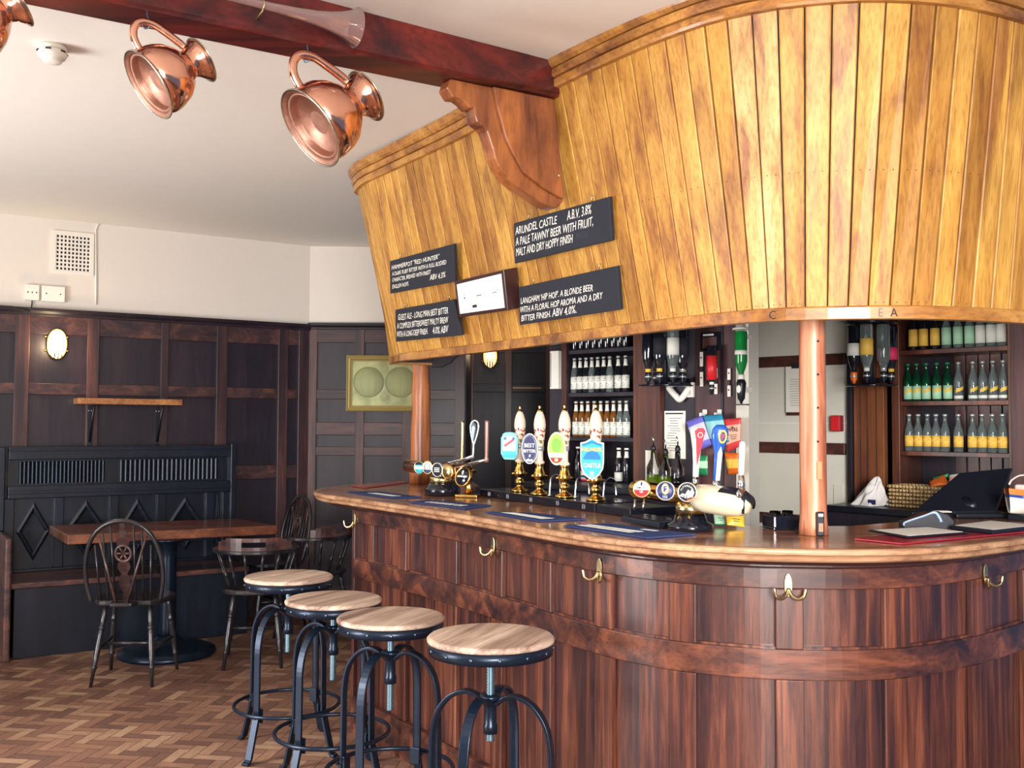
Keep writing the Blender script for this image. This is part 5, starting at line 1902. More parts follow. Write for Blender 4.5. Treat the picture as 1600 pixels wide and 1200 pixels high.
MB().lathe([(.0301, ln_ * .6), (.043, ln_ * .62), (.046, ln_ * .7), (.046, ln_ * .9), (.040, ln_ * 1.0), (.026, ln_ * 1.06), (.0001, ln_ * 1.08)], 28, Fr(L0, fo, fd.cross(fo), fd)).build('end_dome', M['pearl'], T)
MB().lathe([(.0466, ln_ * .86), (.0466, ln_ * .93), (.042, ln_ * 1.01), (.028, ln_ * 1.075), (.0001, ln_ * 1.10)], 28, Fr(L0, fo, fd.cross(fo), fd), a0=2.6, a1=5.6).build('end_shield', M['blackplastic'], T)
bn = Vector((-.38, -.92, .08)).normalized()
pos = [PY(1003, 764, 3.30), PY(1040, 767, 3.21), PY(1074, 769, 3.13)]
for q in (0, 1, 2):
    c = pos[q]
    b, fb = disc(T, c, bn, .0305 if q == 0 else .0315, [(M['brass'], M['labelwhite']), (M['silverrim'], M['clipnavy']), (M['silverrim'], M['ink'])][q])
    MB().tube([c - bn * .01, c - bn * .05 + Vector((.01, .03, 0)), L0.lerp(R0, .05 + .26 * q)], [.014, .012, .02], 10).build('badge_stem', M['brass'], T)
    if q == 0:
        half_disc(fb, .0255, math.pi * 1.04, math.pi * 1.96, b, M['red'])
        lettering('badge_lettering', [('AMSTEL', 0, .0005, .010)], Fr(fb.o, fb.x, fb.y, fb.z), .01, M['ink'], b, align='CENTER', bold=.0002, sx=.95)
        ell(fb, .003, .007, b, M['clipnavy'], 0, .017)
        lettering('badge_lettering', [('UK', 0, -.012, .009)], Fr(fb.o + fb.z * .0005, fb.x, fb.y, fb.z), .01, M['labelwhite'], b, align='CENTER', bold=.0002)
    elif q == 1:
        ell(fb, .012, .018, b, M['labelgold'], 0, .006)
        f2 = Fr(fb.o + fb.z * .0006, fb.x, fb.y, fb.z)
        ell(f2, .009, .015, b, M['labelwhite'], 0, .006)
        f3 = Fr(fb.o + fb.z * .0012, fb.x, fb.y, fb.z)
        lettering('badge_lettering', [('F', 0, -.003, .026)], f3, .02, M['clipnavy'], b, align='CENTER', bold=.0008)
        ell(f3, .004, .004, b, M['red'], -.001, .002)
        lettering('badge_lettering', [('SUPER', 0, -.019, .006), ('COLD', 0, -.0245, .006)], fb, .01, M['labelwhite'], b, align='CENTER')
    else:
        mb = MB(); mb.prism([(-.024, -.012), (-.014, -.004), (-.006, -.008), (.004, .008), (.01, .002), (.016, .010), (.024, .0), (.018, -.014), (.0, -.02)], 0, .0005, fb); mb.build('print', M['labelwhite'], b)
        mb = MB(); mb.prism([(.0, -.024), (.012, -.021), (.021, -.012), (.022, -.016), (.013, -.025), (.002, -.027)], 0, .0006, fb); mb.build('print', M['orangebag'], b)
        for k in range(9):
            a = math.radians(160 - 17 * k)
            fk = Fr(fb.p(.020 * math.cos(a), .020 * math.sin(a), .0), fb.x * math.sin(a) - fb.y * math.cos(a), fb.x * math.cos(a) + fb.y * math.sin(a), fb.z)
            lettering('badge_lettering', [('ALPEMOUND'[k], 0, -.003, .008)], fk, .008, M['labelwhite'], b, align='CENTER')
        mb = MB(); mb.box((-.011, -.008), (-.020, -.010), (.0006, .0011), fb); mb.box((-.002, .001), (-.020, -.009), (.0006, .0011), fb); mb.build('print', M['ink'], b)
# dispensing nozzles
for q, px in enumerate((993, 1007)):
    a = PY(px, 780, 3.36)
    MB().tube([a, a + Vector((-.004, -.006, -.02)), a + Vector((-.006, -.008, -.036))], [.004, .0035, .003], 8).build('nozzle', M['chrome'], T)


def at_font(px, y_):
    return PY(px, 740, y_)


# tap handles on the font
a, b_ = PY(1087, 745, 3.30), PY(1090, 667, 3.28)
d_ = (b_ - a)
fr = Fr(a, (1, 0, 0), d_.normalized().cross(Vector((1, 0, 0))) * -1, d_)
fh = Fr(a, (1, 0, 0), d_, fr.y)
h = d_.length
mb = MB()
mb.strip([[fr.p(w * math.cos(t), w * .55 * math.sin(t), z * h) for t in [2 * math.pi * k / 14 for k in range(14)]] for w, z in ((.010, 0), (.011, .3), (.014, .55), (.021, .8), (.0245, .93), (.020, .985), (.010, 1.0))], closed=True, smooth=True)
hd = mb.build('tap_handle', M['white'], T)
mb = MB(); mb.prism([(.0, .22 * h), (.006, .40 * h), (.020, .83 * h), (.0235, .93 * h), (.016, .985 * h), (.0, .99 * h), (-.012, .93 * h), (-.006, .75 * h)], .0115, .0150, fh); mb.build('red_panel', M['handlered'], hd, bevel=.001)
fe = Fr(fr.p(.007, .0155, .85 * h), fr.x, fr.z, fr.y)
MB().tube([fe.p(.008 * math.cos(t), .008 * math.sin(t), 0) for t in [2 * math.pi * k / 14 for k in range(14)]], .0012, 5, closed=True).build('ring_mark', M['labelwhite'], hd)
MB().lathe([(.012, -.045), (.012, -.012), (.009, -.001)], 12, Fr(a, (1, 0, 0), (0, 1, 0), (0, 0, 1))).build('tap_body', M['chrome'], T)
a, b_ = PY(1119, 750, 3.2), PY(1126, 664, 3.18)
d_ = b_ - a
fr = Fr(a, (1, 0, 0), d_.normalized().cross(Vector((1, 0, 0))) * -1, d_)
fh = Fr(a, (1, 0, 0), d_, fr.y)
h = d_.length
mb = MB()
mb.strip([[fr.p(w * math.cos(t), w * .6 * math.sin(t), z * h) for t in [2 * math.pi * k / 16 for k in range(16)]] for w, z in ((.011, 0), (.012, .35), (.014, .5), (.022, .66), (.028, .82), (.025, .93), (.014, 1.0))], closed=True, smooth=True)
hd = mb.build('tap_handle', M['blue'], T)
mb = MB(); mb.prism([(-.004, .0), (.009, .0), (.010, .5 * h), (.004, .62 * h), (-.004, .5 * h)], .0070, .0135, fh); mb.build('white_panel', M['white'], hd, bevel=.001)
fe = Fr(fr.p(.006, .0170, .80 * h), fr.x, fr.z, fr.y)
ell(fe, .0135, .022, hd, M['labelgold']); f2 = Fr(fe.p(0, 0, .0006), fe.x, fe.y, fe.z)
ell(f2, .0085, .016, hd, M['clipnavy']); f3 = Fr(fe.p(0, 0, .0012), fe.x, fe.y, fe.z)
lettering('badge_lettering', [('F', 0, -.009, .024)], f3, .02, M['labelpink'], hd, align='CENTER', bold=.0005)
MB().lathe([(.013, -.04), (.013, -.012), (.009, -.001)], 12, Fr(a, (1, 0, 0), (0, 1, 0), (0, 0, 1))).build('tap_body', M['chrome'], T)
# right end tap with plain white handle
a, b_ = PY(1158, 742, 3.03), PY(1160, 690, 3.03)
d_ = b_ - a
MB().tube([a, a.lerp(b_, .1), a.lerp(b_, .9), b_], [.008, .009, .0095, .007], 10).build('tap_handle', M['white'], T)
MB().tube([a + Vector((0, 0, -.002)), a + Vector((.001, 0, -.03)), a + Vector((.002, -.002, -.06))], [.0095, .012, .0095], 10).build('tap_body', M['chrome'], T)
c = PY(1161, 772, 3.03)
MB().tube([c, c + Vector((0, 0, -.035)), c + Vector((0, 0, -.06))], [.007, .006, .0035], 10).build('nozzle', M['blackplastic'], T)
MB().tube([a + Vector((.002, -.002, -.05)), R0 + Vector((-.01, .0, .01))], [.012, .018], 10).build('tap_arm', M['chrome'], T)
# drip tray beneath it
dt = Fr((.585, 3.26, CZ), fd, fo, (0, 0, 1))
mb = MB(); mb.box((-.25, .16), (-.05, .06), (.001, .0135), dt)
o = thing('drip_tray', 'black drip tray under the three badge beer font', 'drip tray', dt.o)
T2 = o
mb = MB()
mb.box((-.26, -.08), (-.06, .065), (.001, .02), dt); mb.build('tray', M['blackplastic'], o, bevel=.003)
mb = MB()
for k in range(8):
    mb.box((-.25 + .02 * k, -.242 + .02 * k), (-.05, .055), (.02, .0225), dt)
mb.build('grid', M['blackgloss'], o)

# left hand font
L1, R1 = Vector((-.515, 5.02, 1.228)), Vector((-.262, 4.645, 1.217))
fd1 = (R1 - L1).normalized()
fo1 = Vector((fd1.y, -fd1.x, 0)).normalized()
if fo1.y > 0:
    fo1 = -fo1
cc = Vector((-.33, 4.75, 0))
T = thing('beer_font', 'dark beer font with a row of small badges beside the honey post', 'beer font', (cc.x, cc.y, CZ))
FZ = Fr((cc.x, cc.y, 0), (1, 0, 0), (0, 1, 0), (0, 0, 1))
MB().lathe([(.085, CZ + .001), (.085, CZ + .035), (.07, CZ + .05), (.062, CZ + .06)], 28, FZ).build('foot', M['blackgloss'], T)
MB().lathe([(.06, CZ + .0605), (.06, CZ + .09)], 28, FZ).build('gold_band', M['gold'], T)
MB().lathe([(.058, CZ + .0905), (.055, CZ + .10)], 28, FZ).build('column', M['blackgloss'], T)
ln1 = (R1 - L1).length
MB().lathe([(.0001, -.03), (.025, -.03), (.032, -.015), (.032, ln1), (.024, ln1 + .02), (.0001, ln1 + .021)], 24, Fr(L1, fo1, fd1.cross(fo1), fd1)).build('barrel', M['copper'], T)
bn1 = Vector((-.60, -.80, 0)).normalized()
for q, (px, py, y_) in enumerate(((656, 730.5, 4.86), (669, 730.5, 4.76), (684, 734, 4.68), (700, 737, 4.63))):
    c = PY(px, py, y_)
    b, fb = disc(T, c, bn1, .034, [(M['brass'], M['clipaqua']), (M['brass'], M['labelwhite']), (M['silverrim'], M['ink']), (M['brass'], M['gold'])][q], th=.014)
    MB().tube([c - bn1 * .012, L1.lerp(R1, .12 + .22 * q)], [.013, .018], 10).build('badge_stem', M['brass'], T)
    if q == 0:
        mb = MB(); mb.box((-.026, .026), (-.008, .008), (0, .0006), fb); mb.build('print', M['labelwhite'], b)
        half_disc(Fr(fb.p(0, 0, .0002), fb.x, fb.y, fb.z), .028, .5, 2.64, b, M['ink'])
    elif q == 1:
        half_disc(fb, .028, 3.5, 5.9, b, M['clipnavy'])
        MB().tube([fb.p(.017 * math.cos(t), .004 + .017 * math.sin(t), .0005) for t in [2 * math.pi * k / 18 for k in range(18)]], .001, 4, closed=True).build('print', M['ink'], b)
    elif q == 2:
        for dz in (-.008, .0, .008):
            mb = MB(); mb.box((-.016, .016), (dz - .002, dz + .002), (0, .0006), fb); mb.build('print', M['labelwhite'], b)
# tall handles
for q, (px, yb, yt, y_) in enumerate(((722, 722, 658, 4.56), (741, 716, 657, 4.44), (760, 722, 657, 4.34))):
    a, b_ = PY(px - (2 if q == 1 else 0), yb, y_), PY(px + 1, yt, y_)
    base = L1.lerp(R1, .62 + .17 * q) + Vector((0, 0, .02))
    MB().tube([base, base.lerp(a, .5) + Vector((0, 0, .004)), a + Vector((0, 0, .01))], [.010, .008, .007], 8).build('tap_body', M['chrome'], T)
    d_ = b_ - a
    h = d_.length
    if q == 1:
        mb = MB()
        lp = [a, a + d_ * .35, a + d_ * .42 + Vector((-.004, 0, 0)), a + d_ * .75 + Vector((-.017, 0, 0)), a + d_ * .93 + Vector((-.015, 0, 0)), a + d_ + Vector((0, 0, 0)), a + d_ * .93 + Vector((.015, 0, 0)), a + d_ * .75 + Vector((.017, 0, 0)), a + d_ * .42 + Vector((.004, 0, 0)), a + d_ * .36]
        mb.tube(crom(lp, 4), .0042, 8)
        hd = mb.build('tap_handle', M['silverrim'], T)
        mb = MB(); fr = Fr(a, (1, 0, 0), (0, 0, 1), (0, -1, 0))
        mb.prism([(0, .42 * h), (.012, .72 * h), (.012, .88 * h), (0, .96 * h), (-.012, .88 * h), (-.012, .72 * h)], -.002, .002, fr); pn_ = mb.build('handle_panel', M['clipnavy'], hd)
        mb = MB(); mb.prism([(0, .5 * h), (.006, .72 * h), (.009, .80 * h), (.003, .86 * h), (-.005, .84 * h), (-.006, .72 * h)], .002, .0028, fr); mb.build('print', M['aquaprint'], hd)
    else:
        MB().tube([a, a + d_ * .08, a + d_ * .12, a + d_ * .95, b_], [.010, .010, .007, .0095, .0085], 10).build('tap_handle', M['gold'] if q == 0 else M['pinkhandle'], T)
# small gold font with a tilted round badge
c0 = PZ(733, 777, CZ)
T = thing('beer_font', 'small gold pedestal font with one big tilted black badge', 'beer font', (c0.x, c0.y, CZ))
fr = Fr((c0.x, c0.y, CZ), (.93, -.36, 0), (.36, .93, 0), (0, 0, 1))
mb = MB(); mb.box((-.056, .056), (-.04, .04), (.001, .014), fr); mb.build('foot', M['brass'], T, bevel=.003)
MB().tube([fr.p(0, 0, .0145), fr.p(0, 0, .05), fr.p(-.004, -.004, .085), fr.p(-.012, -.016, .11)], [.021, .015, .013, .016], 12).build('stem', M['brass'], T)
c = PY(724, 745, c0.y - .06)
b, fb = disc(T, c, (-.62, -.74, .26), .047, (M['brass'], M['blackgloss']), th=.018)
mb = MB(); mb.box((-.03, .03), (-.004, .004), (0, .0008), fb); mb.build('print', M['silverrim'], b)
mb = MB(); mb.prism([(-.004, .008), (.004, .008), (.007, .026), (.0, .03), (-.006, .024)], 0, .0008, fb); mb.build('print', M['silverrim'], b)
MB().tube([fr.p(-.012, -.016, .11), fr.p(.004, .01, .125), fr.p(.02, .03, .12)], [.016, .018, .012], 10).build('back_boss', M['brass'], T)


# ------------------------------------------------------------------ back bar
EA = Vector((.7071, -.7071, 0))
NA = Vector((-.7071, -.7071, 0))
OA, OB = Vector((.30, 4.87, 0)), Vector((1.64, 4.83, 0))
FA, FB = Fr(OA, EA, (0, 0, 1), NA), Fr(OB, EA, (0, 0, 1), NA)


def pa(px, py, d=0.0):
    return PP(px, py, OA + NA * d, NA)


def pb_(px, py, d=0.0):
    return PP(px, py, OB + NA * d, NA)


def la(px, py, d=0.0):
    a, b, c = FA.loc(pa(px, py, d)); return a, b


def lb(px, py, d=0.0):
    a, b, c = FB.loc(pb_(px, py, d)); return a, b


XA = lambda px: la(px, 640)[0]
XB = lambda px: lb(px, 640)[0]
ZTOP = 2.45
# walls behind the fittings
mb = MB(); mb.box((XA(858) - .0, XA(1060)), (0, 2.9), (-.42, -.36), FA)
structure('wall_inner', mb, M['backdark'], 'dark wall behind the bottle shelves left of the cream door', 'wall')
mb = MB(); mb.box((XA(1150), XA(1170)), (0, 2.9), (-.08, -.0), FA)
structure('wall_nib', mb, M['cream'], 'cream end of the wall between the crisp packets and the door', 'wall')
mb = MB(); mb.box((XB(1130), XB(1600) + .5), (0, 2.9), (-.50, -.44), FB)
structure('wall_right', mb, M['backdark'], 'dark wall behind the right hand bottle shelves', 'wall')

# left shelf unit
Tc = thing('bottle_shelves', 'dark brown shelf unit full of white labelled bottles behind the handpumps', 'shelf unit', FA.p((XA(890) + XA(990)) / 2, 0, 0))
x0, x1, x2, x3, x4, x5 = XA(858), XA(879), XA(887), XA(989), XA(1031), XA(1086)
ZB = 1.167
mb = MB(); mb.box((x0, x2), (0.0, ZTOP), (-.30, -.002), FA); mb.build('left_upright', M['backdark'], Tc, bevel=.003)
mb = MB(); mb.box((x1, x2), (ZB, ZTOP), (-.0015, .012), FA); mb.build('edge_strip', M['backbrown'], Tc, bevel=.002)
mb = MB(); mb.box((x3, x4), (0.0, ZTOP), (-.30, .0), FA); mb.build('right_upright', M['backbrown'], Tc, bevel=.003)
mb = MB(); mb.box((x2, x3), (0, ZTOP), (-.32, -.30), FA); mb.build('back', M['backdark'], Tc)
SHA = [1.381, 1.596, 1.807]
for z in SHA:
    mb = MB(); mb.box((x2 + .0005, x3 - .0005), (z - .02, z), (-.30, -.004), FA); mb.build('shelf', M['backdark'], Tc, bevel=.002)
mb = MB(); mb.box((x2 + .0005, x3 - .0005), (.0, ZB), (-.30, -.004), FA); mb.build('base', M['backdark'], Tc, bevel=.002)
# recess and mauve panel to the right
Tp = thing('back_panel', 'dark recessed and mauve brown panelling between the shelves and the door', 'panelling', FA.p((x4 + XA(1150)) / 2, 0, 0))
Tp.name = 'bar_back_panelling'
mb = MB(); mb.box((x4 + .001, x5 - .001), (0, ZTOP), (-.06, -.03), FA); mb.build('recess_board', M['backdark'], Tp)
mb = MB(); mb.box((x5, XA(1150) - .002), (0, ZTOP), (-.06, .0), FA); mb.build('mauve_board', M['backpurple'], Tp, bevel=.003)
xm = XA(1129)
mb = MB(); mb.box((xm - .006, xm + .006), (ZB, ZTOP), (.0005, .006), FA); mb.build('cover_strip', M['backdark'], Tp)
Tw = thing('back_counter', 'dark low counter running under the left bottle shelves', 'counter', FA.p((x2 + x5) / 2, 0, .2))
mb = MB(); mb.box((x0, XA(1150)), (.0, 1.135), (.014, .20), FA); mb.build('cupboard', M['backdark'], Tw, bevel=.003)
mb = MB(); mb.box((x0, XA(1150)), (1.1355, 1.165), (.014, .22), FA); mb.build('top', M['blackplastic'], Tw, bevel=.003)


def bottle(fr, h, r, mats, label, cat='bottle', group=None, kind='mixer', lab=(.08, .45), neck=True, name='bottle', slash=None):
    """mats: glass, label, cap, neck label"""
    T = thing(name, label, cat, fr.o, 0, group)
    g, lm, cm, nm = mats
    prof = [(.0001, 0), (r * .92, 0), (r, h * .02), (r, h * .50), (r * .93, h * .58), (r * .62, h * .70), (r * .44, h * .78), (r * .40, h * .93), (r * .44, h * .94), (r * .44, h * .965)]
    MB().lathe(prof, 14, fr).build('glass_body', g, T)
    if lm:
        MB().lathe([(r * 1.02, h * lab[0]), (r * 1.02, h * lab[1])], 14, fr).build('label_band', lm, T)
    if nm:
        MB().lathe([(r * .60, h * .715), (r * .46, h * .79), (r * .43, h * .90)], 12, fr).build('neck_label', nm, T)
    MB().lathe([(r * .52, h * .945), (r * .54, h * .955), (r * .5, h * .995), (r * .35, h), (.0001, h)], 12, fr).build('cap', cm, T)
    if slash:
        mb = MB()
        n = 8
        rows = []
        for k in range(n + 1):
            a = -1.05 + 2.1 * k / n
            zc = h * (.24 + .10 * k / n)
            rows.append([fr.p(r * 1.035 * math.sin(a), -r * 1.035 * math.cos(a), zc + dz) for dz in (-h * .045, h * .045)])
        mb.strip(rows, smooth=True)
        mb.build('diagonal_label', slash, T)
    return T


def upright(p):
    return Fr(p, (1, 0, 0), (0, 1, 0), (0, 0, 1))


def on_a(px, z, d=-.0225):
    """point at height z on the left back bar where image column px falls"""
    y = 640
    for _ in range(6):
        p = pa(px, y, d)
        y += (p.z - z) * FPX / p.y
    return Vector((p.x, p.y, z))


def on_b(px, z, d=-.06):
    y = 640
    for _ in range(6):
        p = pb_(px, y, d)
        y += (p.z - z) * FPX / p.y
    return Vector((p.x, p.y, z))


rowA1 = [897.6, 906.5, 915.6, 924.7, 934, 943.3, 952.7, 966, 977.5]
rowA2 = [900, 909, 918.5, 928.5, 938.5, 948.5, 958.5, 968.5, 978.5]
for k, px in enumerate(rowA1):
    bottle(upright(on_a(px, SHA[1] + .0006)), .172, .0185, (M['darkglass'] if k % 3 else M['tonic'], M['bottlelabel'], M['silvercap'], M['labelwhite']),
           f'{ORD[k]} bottle from the left on the shelf level with the canopy edge, white label', group='white labelled bottles on the upper left shelf', lab=(.10, .46))
for k, px in enumerate(rowA2):
    bottle(upright(on_a(px, SHA[0] + .0006)), .174, .0185, (M['amberglass'] if k < 7 else M['tonic'], M['bottlelabel'], M['silvercap'], M['labelwhite']),
           f'{ORD[k]} bottle from the left on the shelf behind the handpump tops, white label', group='white labelled bottles on the middle left shelf', lab=(.06, .42))
for k, px in enumerate([899, 909, 919, 929, 939, 949, 959, 968.5, 978]):
    bottle(upright(on_a(px, SHA[2] + .0006)), .17, .0185, (M['darkglass'], None, M['silvercap'], None),
           f'{ORD[k]} dark bottle from the left on the top shelf, mostly hidden by the canopy', group='dark bottles on the top left shelf')
LB3 = ['small bottle with a white cap behind the green clip handpump', 'small dark red bottle with a white label behind the two right handpumps', 'white capped bottle on the lowest left shelf, second from the brown board', 'white capped bottle on the lowest left shelf, next to the brown board']
for k, px in enumerate([903, 914, 967, 979]):
    bottle(upright(on_a(px, ZB + .0006, -.026)), .165, .021, (M['darkglass'] if k != 1 else M['labelpink'], M['labelwhite'] if k in (1, 2) else None, M['white'], M['labelwhite'] if k > 1 else None), LB3[k], group='bottles on the lowest left shelf', lab=(.05, .30))

# pale upright dispenser on the left upright
(xa, zb), (xb, zt_) = la(862, 608, .02), la(875.5, 548, .02)
T = thing('paper_dispenser', 'narrow pale grey upright dispenser left of the bottle shelves', 'dispenser', FA.p((xa + xb) / 2, zb, .02))
mb = MB(); mb.box((xa, xb), (zb, zt_), (.004, .035), FA); mb.build('case', M['white'], T, bevel=.003)
mb = MB(); mb.box((xa + .006, xa + .012), (zb + .01, zt_ - .01), (.0351, .0375), FA); mb.build('edge_strip', M['silverrim'], T)

# typed sheet in the recess
(xa, zb), (xb, zt_) = la(1038.5, 716, -.028), la(1071, 642, -.028)
T = thing('notice_sheet', 'tall cream notice sheet pinned in the dark recess', 'notice', FA.p((xa + xb) / 2, (zb + zt_) / 2, -.028))
mb = MB(); mb.box((xa, xb), (zb, zt_), (-.0295, -.0265), FA); mb.build('sheet', M['paper'], T)
lines = [(.06, .93, .84, .030)] + [(rn.uniform(.08, .3), .84 - .052 * k, rn.uniform(.35, .62), .010) for k in range(14)]
for u, v, w, h in lines:
    mb = MB(); mb.box((xa + (xb - xa) * u, xa + (xb - xa) * min(.95, u + w)), (zb + (zt_ - zb) * v, zb + (zt_ - zb) * (v + h)), (-.0262, -.0258), FA); mb.build('print_line', M['ink'], T)

# bottles with pourers standing on the back counter
PB = [(1021, M['limeliquid'], 'pourer bottle with lime green liquid on the back counter'), (1040, M['limeliquid'], 'second lime green bottle, beside the notice sheet'), (1059, M['darkglass'], 'dark pourer bottle in front of the notice sheet')]
for k, (px, liq, lab) in enumerate(PB):
    p = on_a(px, 1.1656, .13)
    fr = upright(p)
    T = thing('pourer_bottle', lab, 'bottle', p, 0, 'bottles with pourers')
    hb = [.165, .15, .165][k]
    MB().lathe([(.0001, 0), (.028, 0), (.030, .006), (.030, hb * .52), (.0285, hb * .57), (.013, hb * .78), (.011, hb)], 18, fr).build('glass_body', M['glass'], T)
    MB().lathe([(.0001, .004), (.027, .004), (.0275, hb * .36), (.0001, hb * .36)], 18, fr).build('liquid', liq, T)
    MB().lathe([(.0115, hb + .0005), (.013, hb + .006), (.009, hb + .02), (.006, hb + .024)], 12, fr).build('stopper', M['blackplastic'], T)
    MB().tube([fr.p(0, 0, hb + .024), fr.p(.001, 0, hb + .045), fr.p(-.006, 0, hb + .062)], .0032, 8).build('spout', M['chrome'], T)
(xa, zb), (xb, zt_) = la(1008, 752, .06), la(1021, 704, .06)
T = thing('card_holder', 'white card standing behind the lime green pourer bottle', 'card', FA.p((xa + xb) / 2, 1.166, .06))
mb = MB(); mb.box((xa, xb), (1.1655, zt_), (.055, .058), FA); mb.build('card', M['paper'], T)


# ------------------------------------------------------------------ spirit optics
def optic(c, ztop, label, r=.034, L=.25, g='darkglass', lab=None, cap='blackplastic', coll=None, group=None, band=(.35, .75)):
    """a bottle hung upside down with a measure under it; c: plan position"""
    T = thing('spirit_bottle', label, 'bottle', (c.x, c.y, ztop - L), 0, group)
    fr = Fr((c.x, c.y, ztop), (1, 0, 0), (0, -1, 0), (0, 0, -1))
    MB().lathe([(.0001, 0), (r * .9, .002), (r, .01), (r, L * .56), (r * .8, L * .64), (r * .42, L * .76), (r * .38, L * .84)], 16, fr).build('glass_body', M[g], T)
    if lab:
        MB().lathe([(r * 1.02, L * band[0] * .7), (r * 1.02, L * band[1] * .7)], 16, fr).build('label_band', M[lab], T)
    if coll:
        MB().lathe([(r * .50, L * .70), (r * .46, L * .76), (r * .44, L * .80)], 12, fr).build('neck_label', M[coll], T)
    MB().lathe([(.0001, L * .805), (r * .5, L * .805), (r * .55, L * .83), (r * .5, L * .93), (r * .3, L * .96), (.006, L * 1.0), (.0001, L * 1.0)], 14, fr).build('measure', M[cap], T)
    MB().lathe([(r * .56, L * .86), (r * .56, L * .89)], 14, fr).build('measure_ring', M['silverrim'], T)
    return T


def carousel(c, ztop, zbot, label, reach):
    T = thing('optic_stand', label, 'optic stand', (c.x, c.y, zbot))
    fr = Fr((c.x, c.y, 0), (1, 0, 0), (0, 1, 0), (0, 0, 1))
    MB().lathe([(.012, zbot + .002), (.012, ztop)], 12, fr).build('pole', M['blackplastic'], T)
    MB().lathe([(.0001, ztop), (.125, ztop), (.125, ztop + .012), (.0001, ztop + .03)], 24, fr).build('top_plate', M['blackgloss'], T)
    MB().lathe([(.0121, zbot + .0), (.12, zbot + .0), (.12, zbot + .006), (.0121, zbot + .01)], 24, fr).build('ring_tray', M['blackgloss'], T)
    e = -NA * reach
    mb = MB(); mb.tube([Vector((c.x, c.y, ztop + .02)), Vector((c.x, c.y, ztop + .02)) + e], .012, 8)
    mb.tube([Vector((c.x, c.y, zbot + .03)) , Vector((c.x, c.y, zbot + .03)) + e], .010, 8)
    mb.build('wall_arm', M['blackplastic'], T)
    return T


def ring_of(c, specs, ztop, L, rr=.088, r=.031, group=None):
    for ang, kw in specs:
        p = Vector((c.x + rr * math.cos(ang), c.y + rr * math.sin(ang), 0))
        optic(p, ztop - kw.pop('dz', 0), r=r, L=L, group=group, **kw)


zt1, zb1 = pa(1040, 513, .02).z, pa(1040, 603, .02).z
c1 = on_a(1039, 1.7, .145)
carousel(c1, zt1 + .004, zb1 - .008, 'black carousel of hanging spirit bottles between the bottle shelves and the red bottle', .174)
G1 = 'hanging spirit bottles on the left carousel'
Lk = zt1 - zb1
ring_of(c1, [(math.radians(200), dict(label='hanging spirit bottle with a big yellow neck label, leftmost of its carousel', coll='labelgold')),
             (math.radians(245), dict(label='hanging dark spirit bottle with yellow collar, second on the left carousel', coll='labelgold', lab='ink')),
             (math.radians(285), dict(label='hanging clear spirit bottle with a white label on the left carousel', g='tonic', lab='labelwhite', coll='labelwhite')),
             (math.radians(325), dict(label='hanging dark spirit bottle right of the clear one on the left carousel', lab='ink', coll='silvercap')),
             (math.radians(10), dict(label='hanging spirit bottle with a slanted yellow label, rightmost on the left carousel', coll='labelgold')),
             (math.radians(110), dict(label='hanging dark spirit bottle at the back of the left carousel', lab='labelwhite'))], zt1, Lk, .082, .027, G1)
# white bent pipe
T = thing('waste_pipe', 'white plastic bent waste pipe in the dark recess', 'pipe', pa(1062, 625, .02))
pth = [pa(1045, 605, -.013), pa(1049, 611, -.012), pa(1056, 619, -.01), pa(1062, 624, -.01), pa(1068, 619, -.01), pa(1074, 610, -.012), pa(1079, 604, -.013)]
MB().tube(crom(pth, 5), .0145, 12).build('pipe', M['white'], T)
mb = MB(); (xa, zb), (xb, zt_) = la(1068, 621, -.0), la(1082, 597, -.0); mb.box((xb - .012, xb), (zb, zt_), (-.0295, -.001), FA); mb.box((xa, xb), (zb, zb + .03), (-.0295, -.02), FA)
mb.build('flange', M['white'], T, bevel=.003)

# right of it: optics on the mauve board
G2 = 'optics on the mauve board'
p = on_a(1112, 1.7, .05)
optic(p, pa(1112, 540, .05).z, 'hanging spirit bottle with a bright red label on the mauve board', r=.022, L=.21, g='darkglass', lab='red', coll='labelwhite', band=(.3, 1.0), group=G2)
for px, ya, yb, lab in ((1098, 550, 604, 'white slotted optic strip left of the red labelled bottle'), (1120.5, 575, 616, 'white slotted optic strip right of the red labelled bottle'), (1141, 576, 620, 'white slotted optic strip beside the green spirit bottle')):
    (xa, zb), (xb, zt_) = la(px - 2.2, yb), la(px + 2.2, ya)
    T = thing('optic_strip', lab, 'bracket', FA.p((xa + xb) / 2, zb, .01), 0, 'white optic strips')
    zm = (zb + zt_) / 2
    for q, (u, v) in enumerate(((zb, zm - .012), (zm + .012, zt_))):
        mb = MB(); mb.box((xa, xb), (u, v), (.0065, .012), FA); st_ = mb.build('strip', M['white'], T, bevel=.001)
        mb = MB(); mb.lathe([(.004, 0), (.0035, .0008), (.0001, .0009)], 8, Fr(FA.p((xa + xb) / 2, u * .4 + v * .6, .012), FA.x, FA.y, FA.z)); mb.build('screw_hole', M['ink'], st_)
    mb = MB(); mb.box((xa + .003, xb - .003), (zm - .014, zm + .014), (.0062, .0115), FA); mb.build('clip', M['blackplastic'], T)
(xa, zb), (xb, zt_) = la(1099, 549), la(1127, 519)
T = thing('framed_print', 'small dark framed print above the red labelled bottle', 'picture', FA.p((xa + xb) / 2, (zb + zt_) / 2, .01))
mb = MB(); mb.box((xa, xb), (zb, zt_), (.0065, .02), FA); mb.build('frame', M['blackgloss'], T, bevel=.002)
mb = MB(); mb.box((xa + .01, xb - .01), (zb + .012, zt_ - .02), (.0201, .021), FA); mb.build('print', M['backpurple'], T)
mb = MB(); mb.box((xa + .012, xb - .025), (zt_ - .014, zt_ - .006), (.0201, .021), FA); mb.build('caption_band', M['labelwhite'], T)
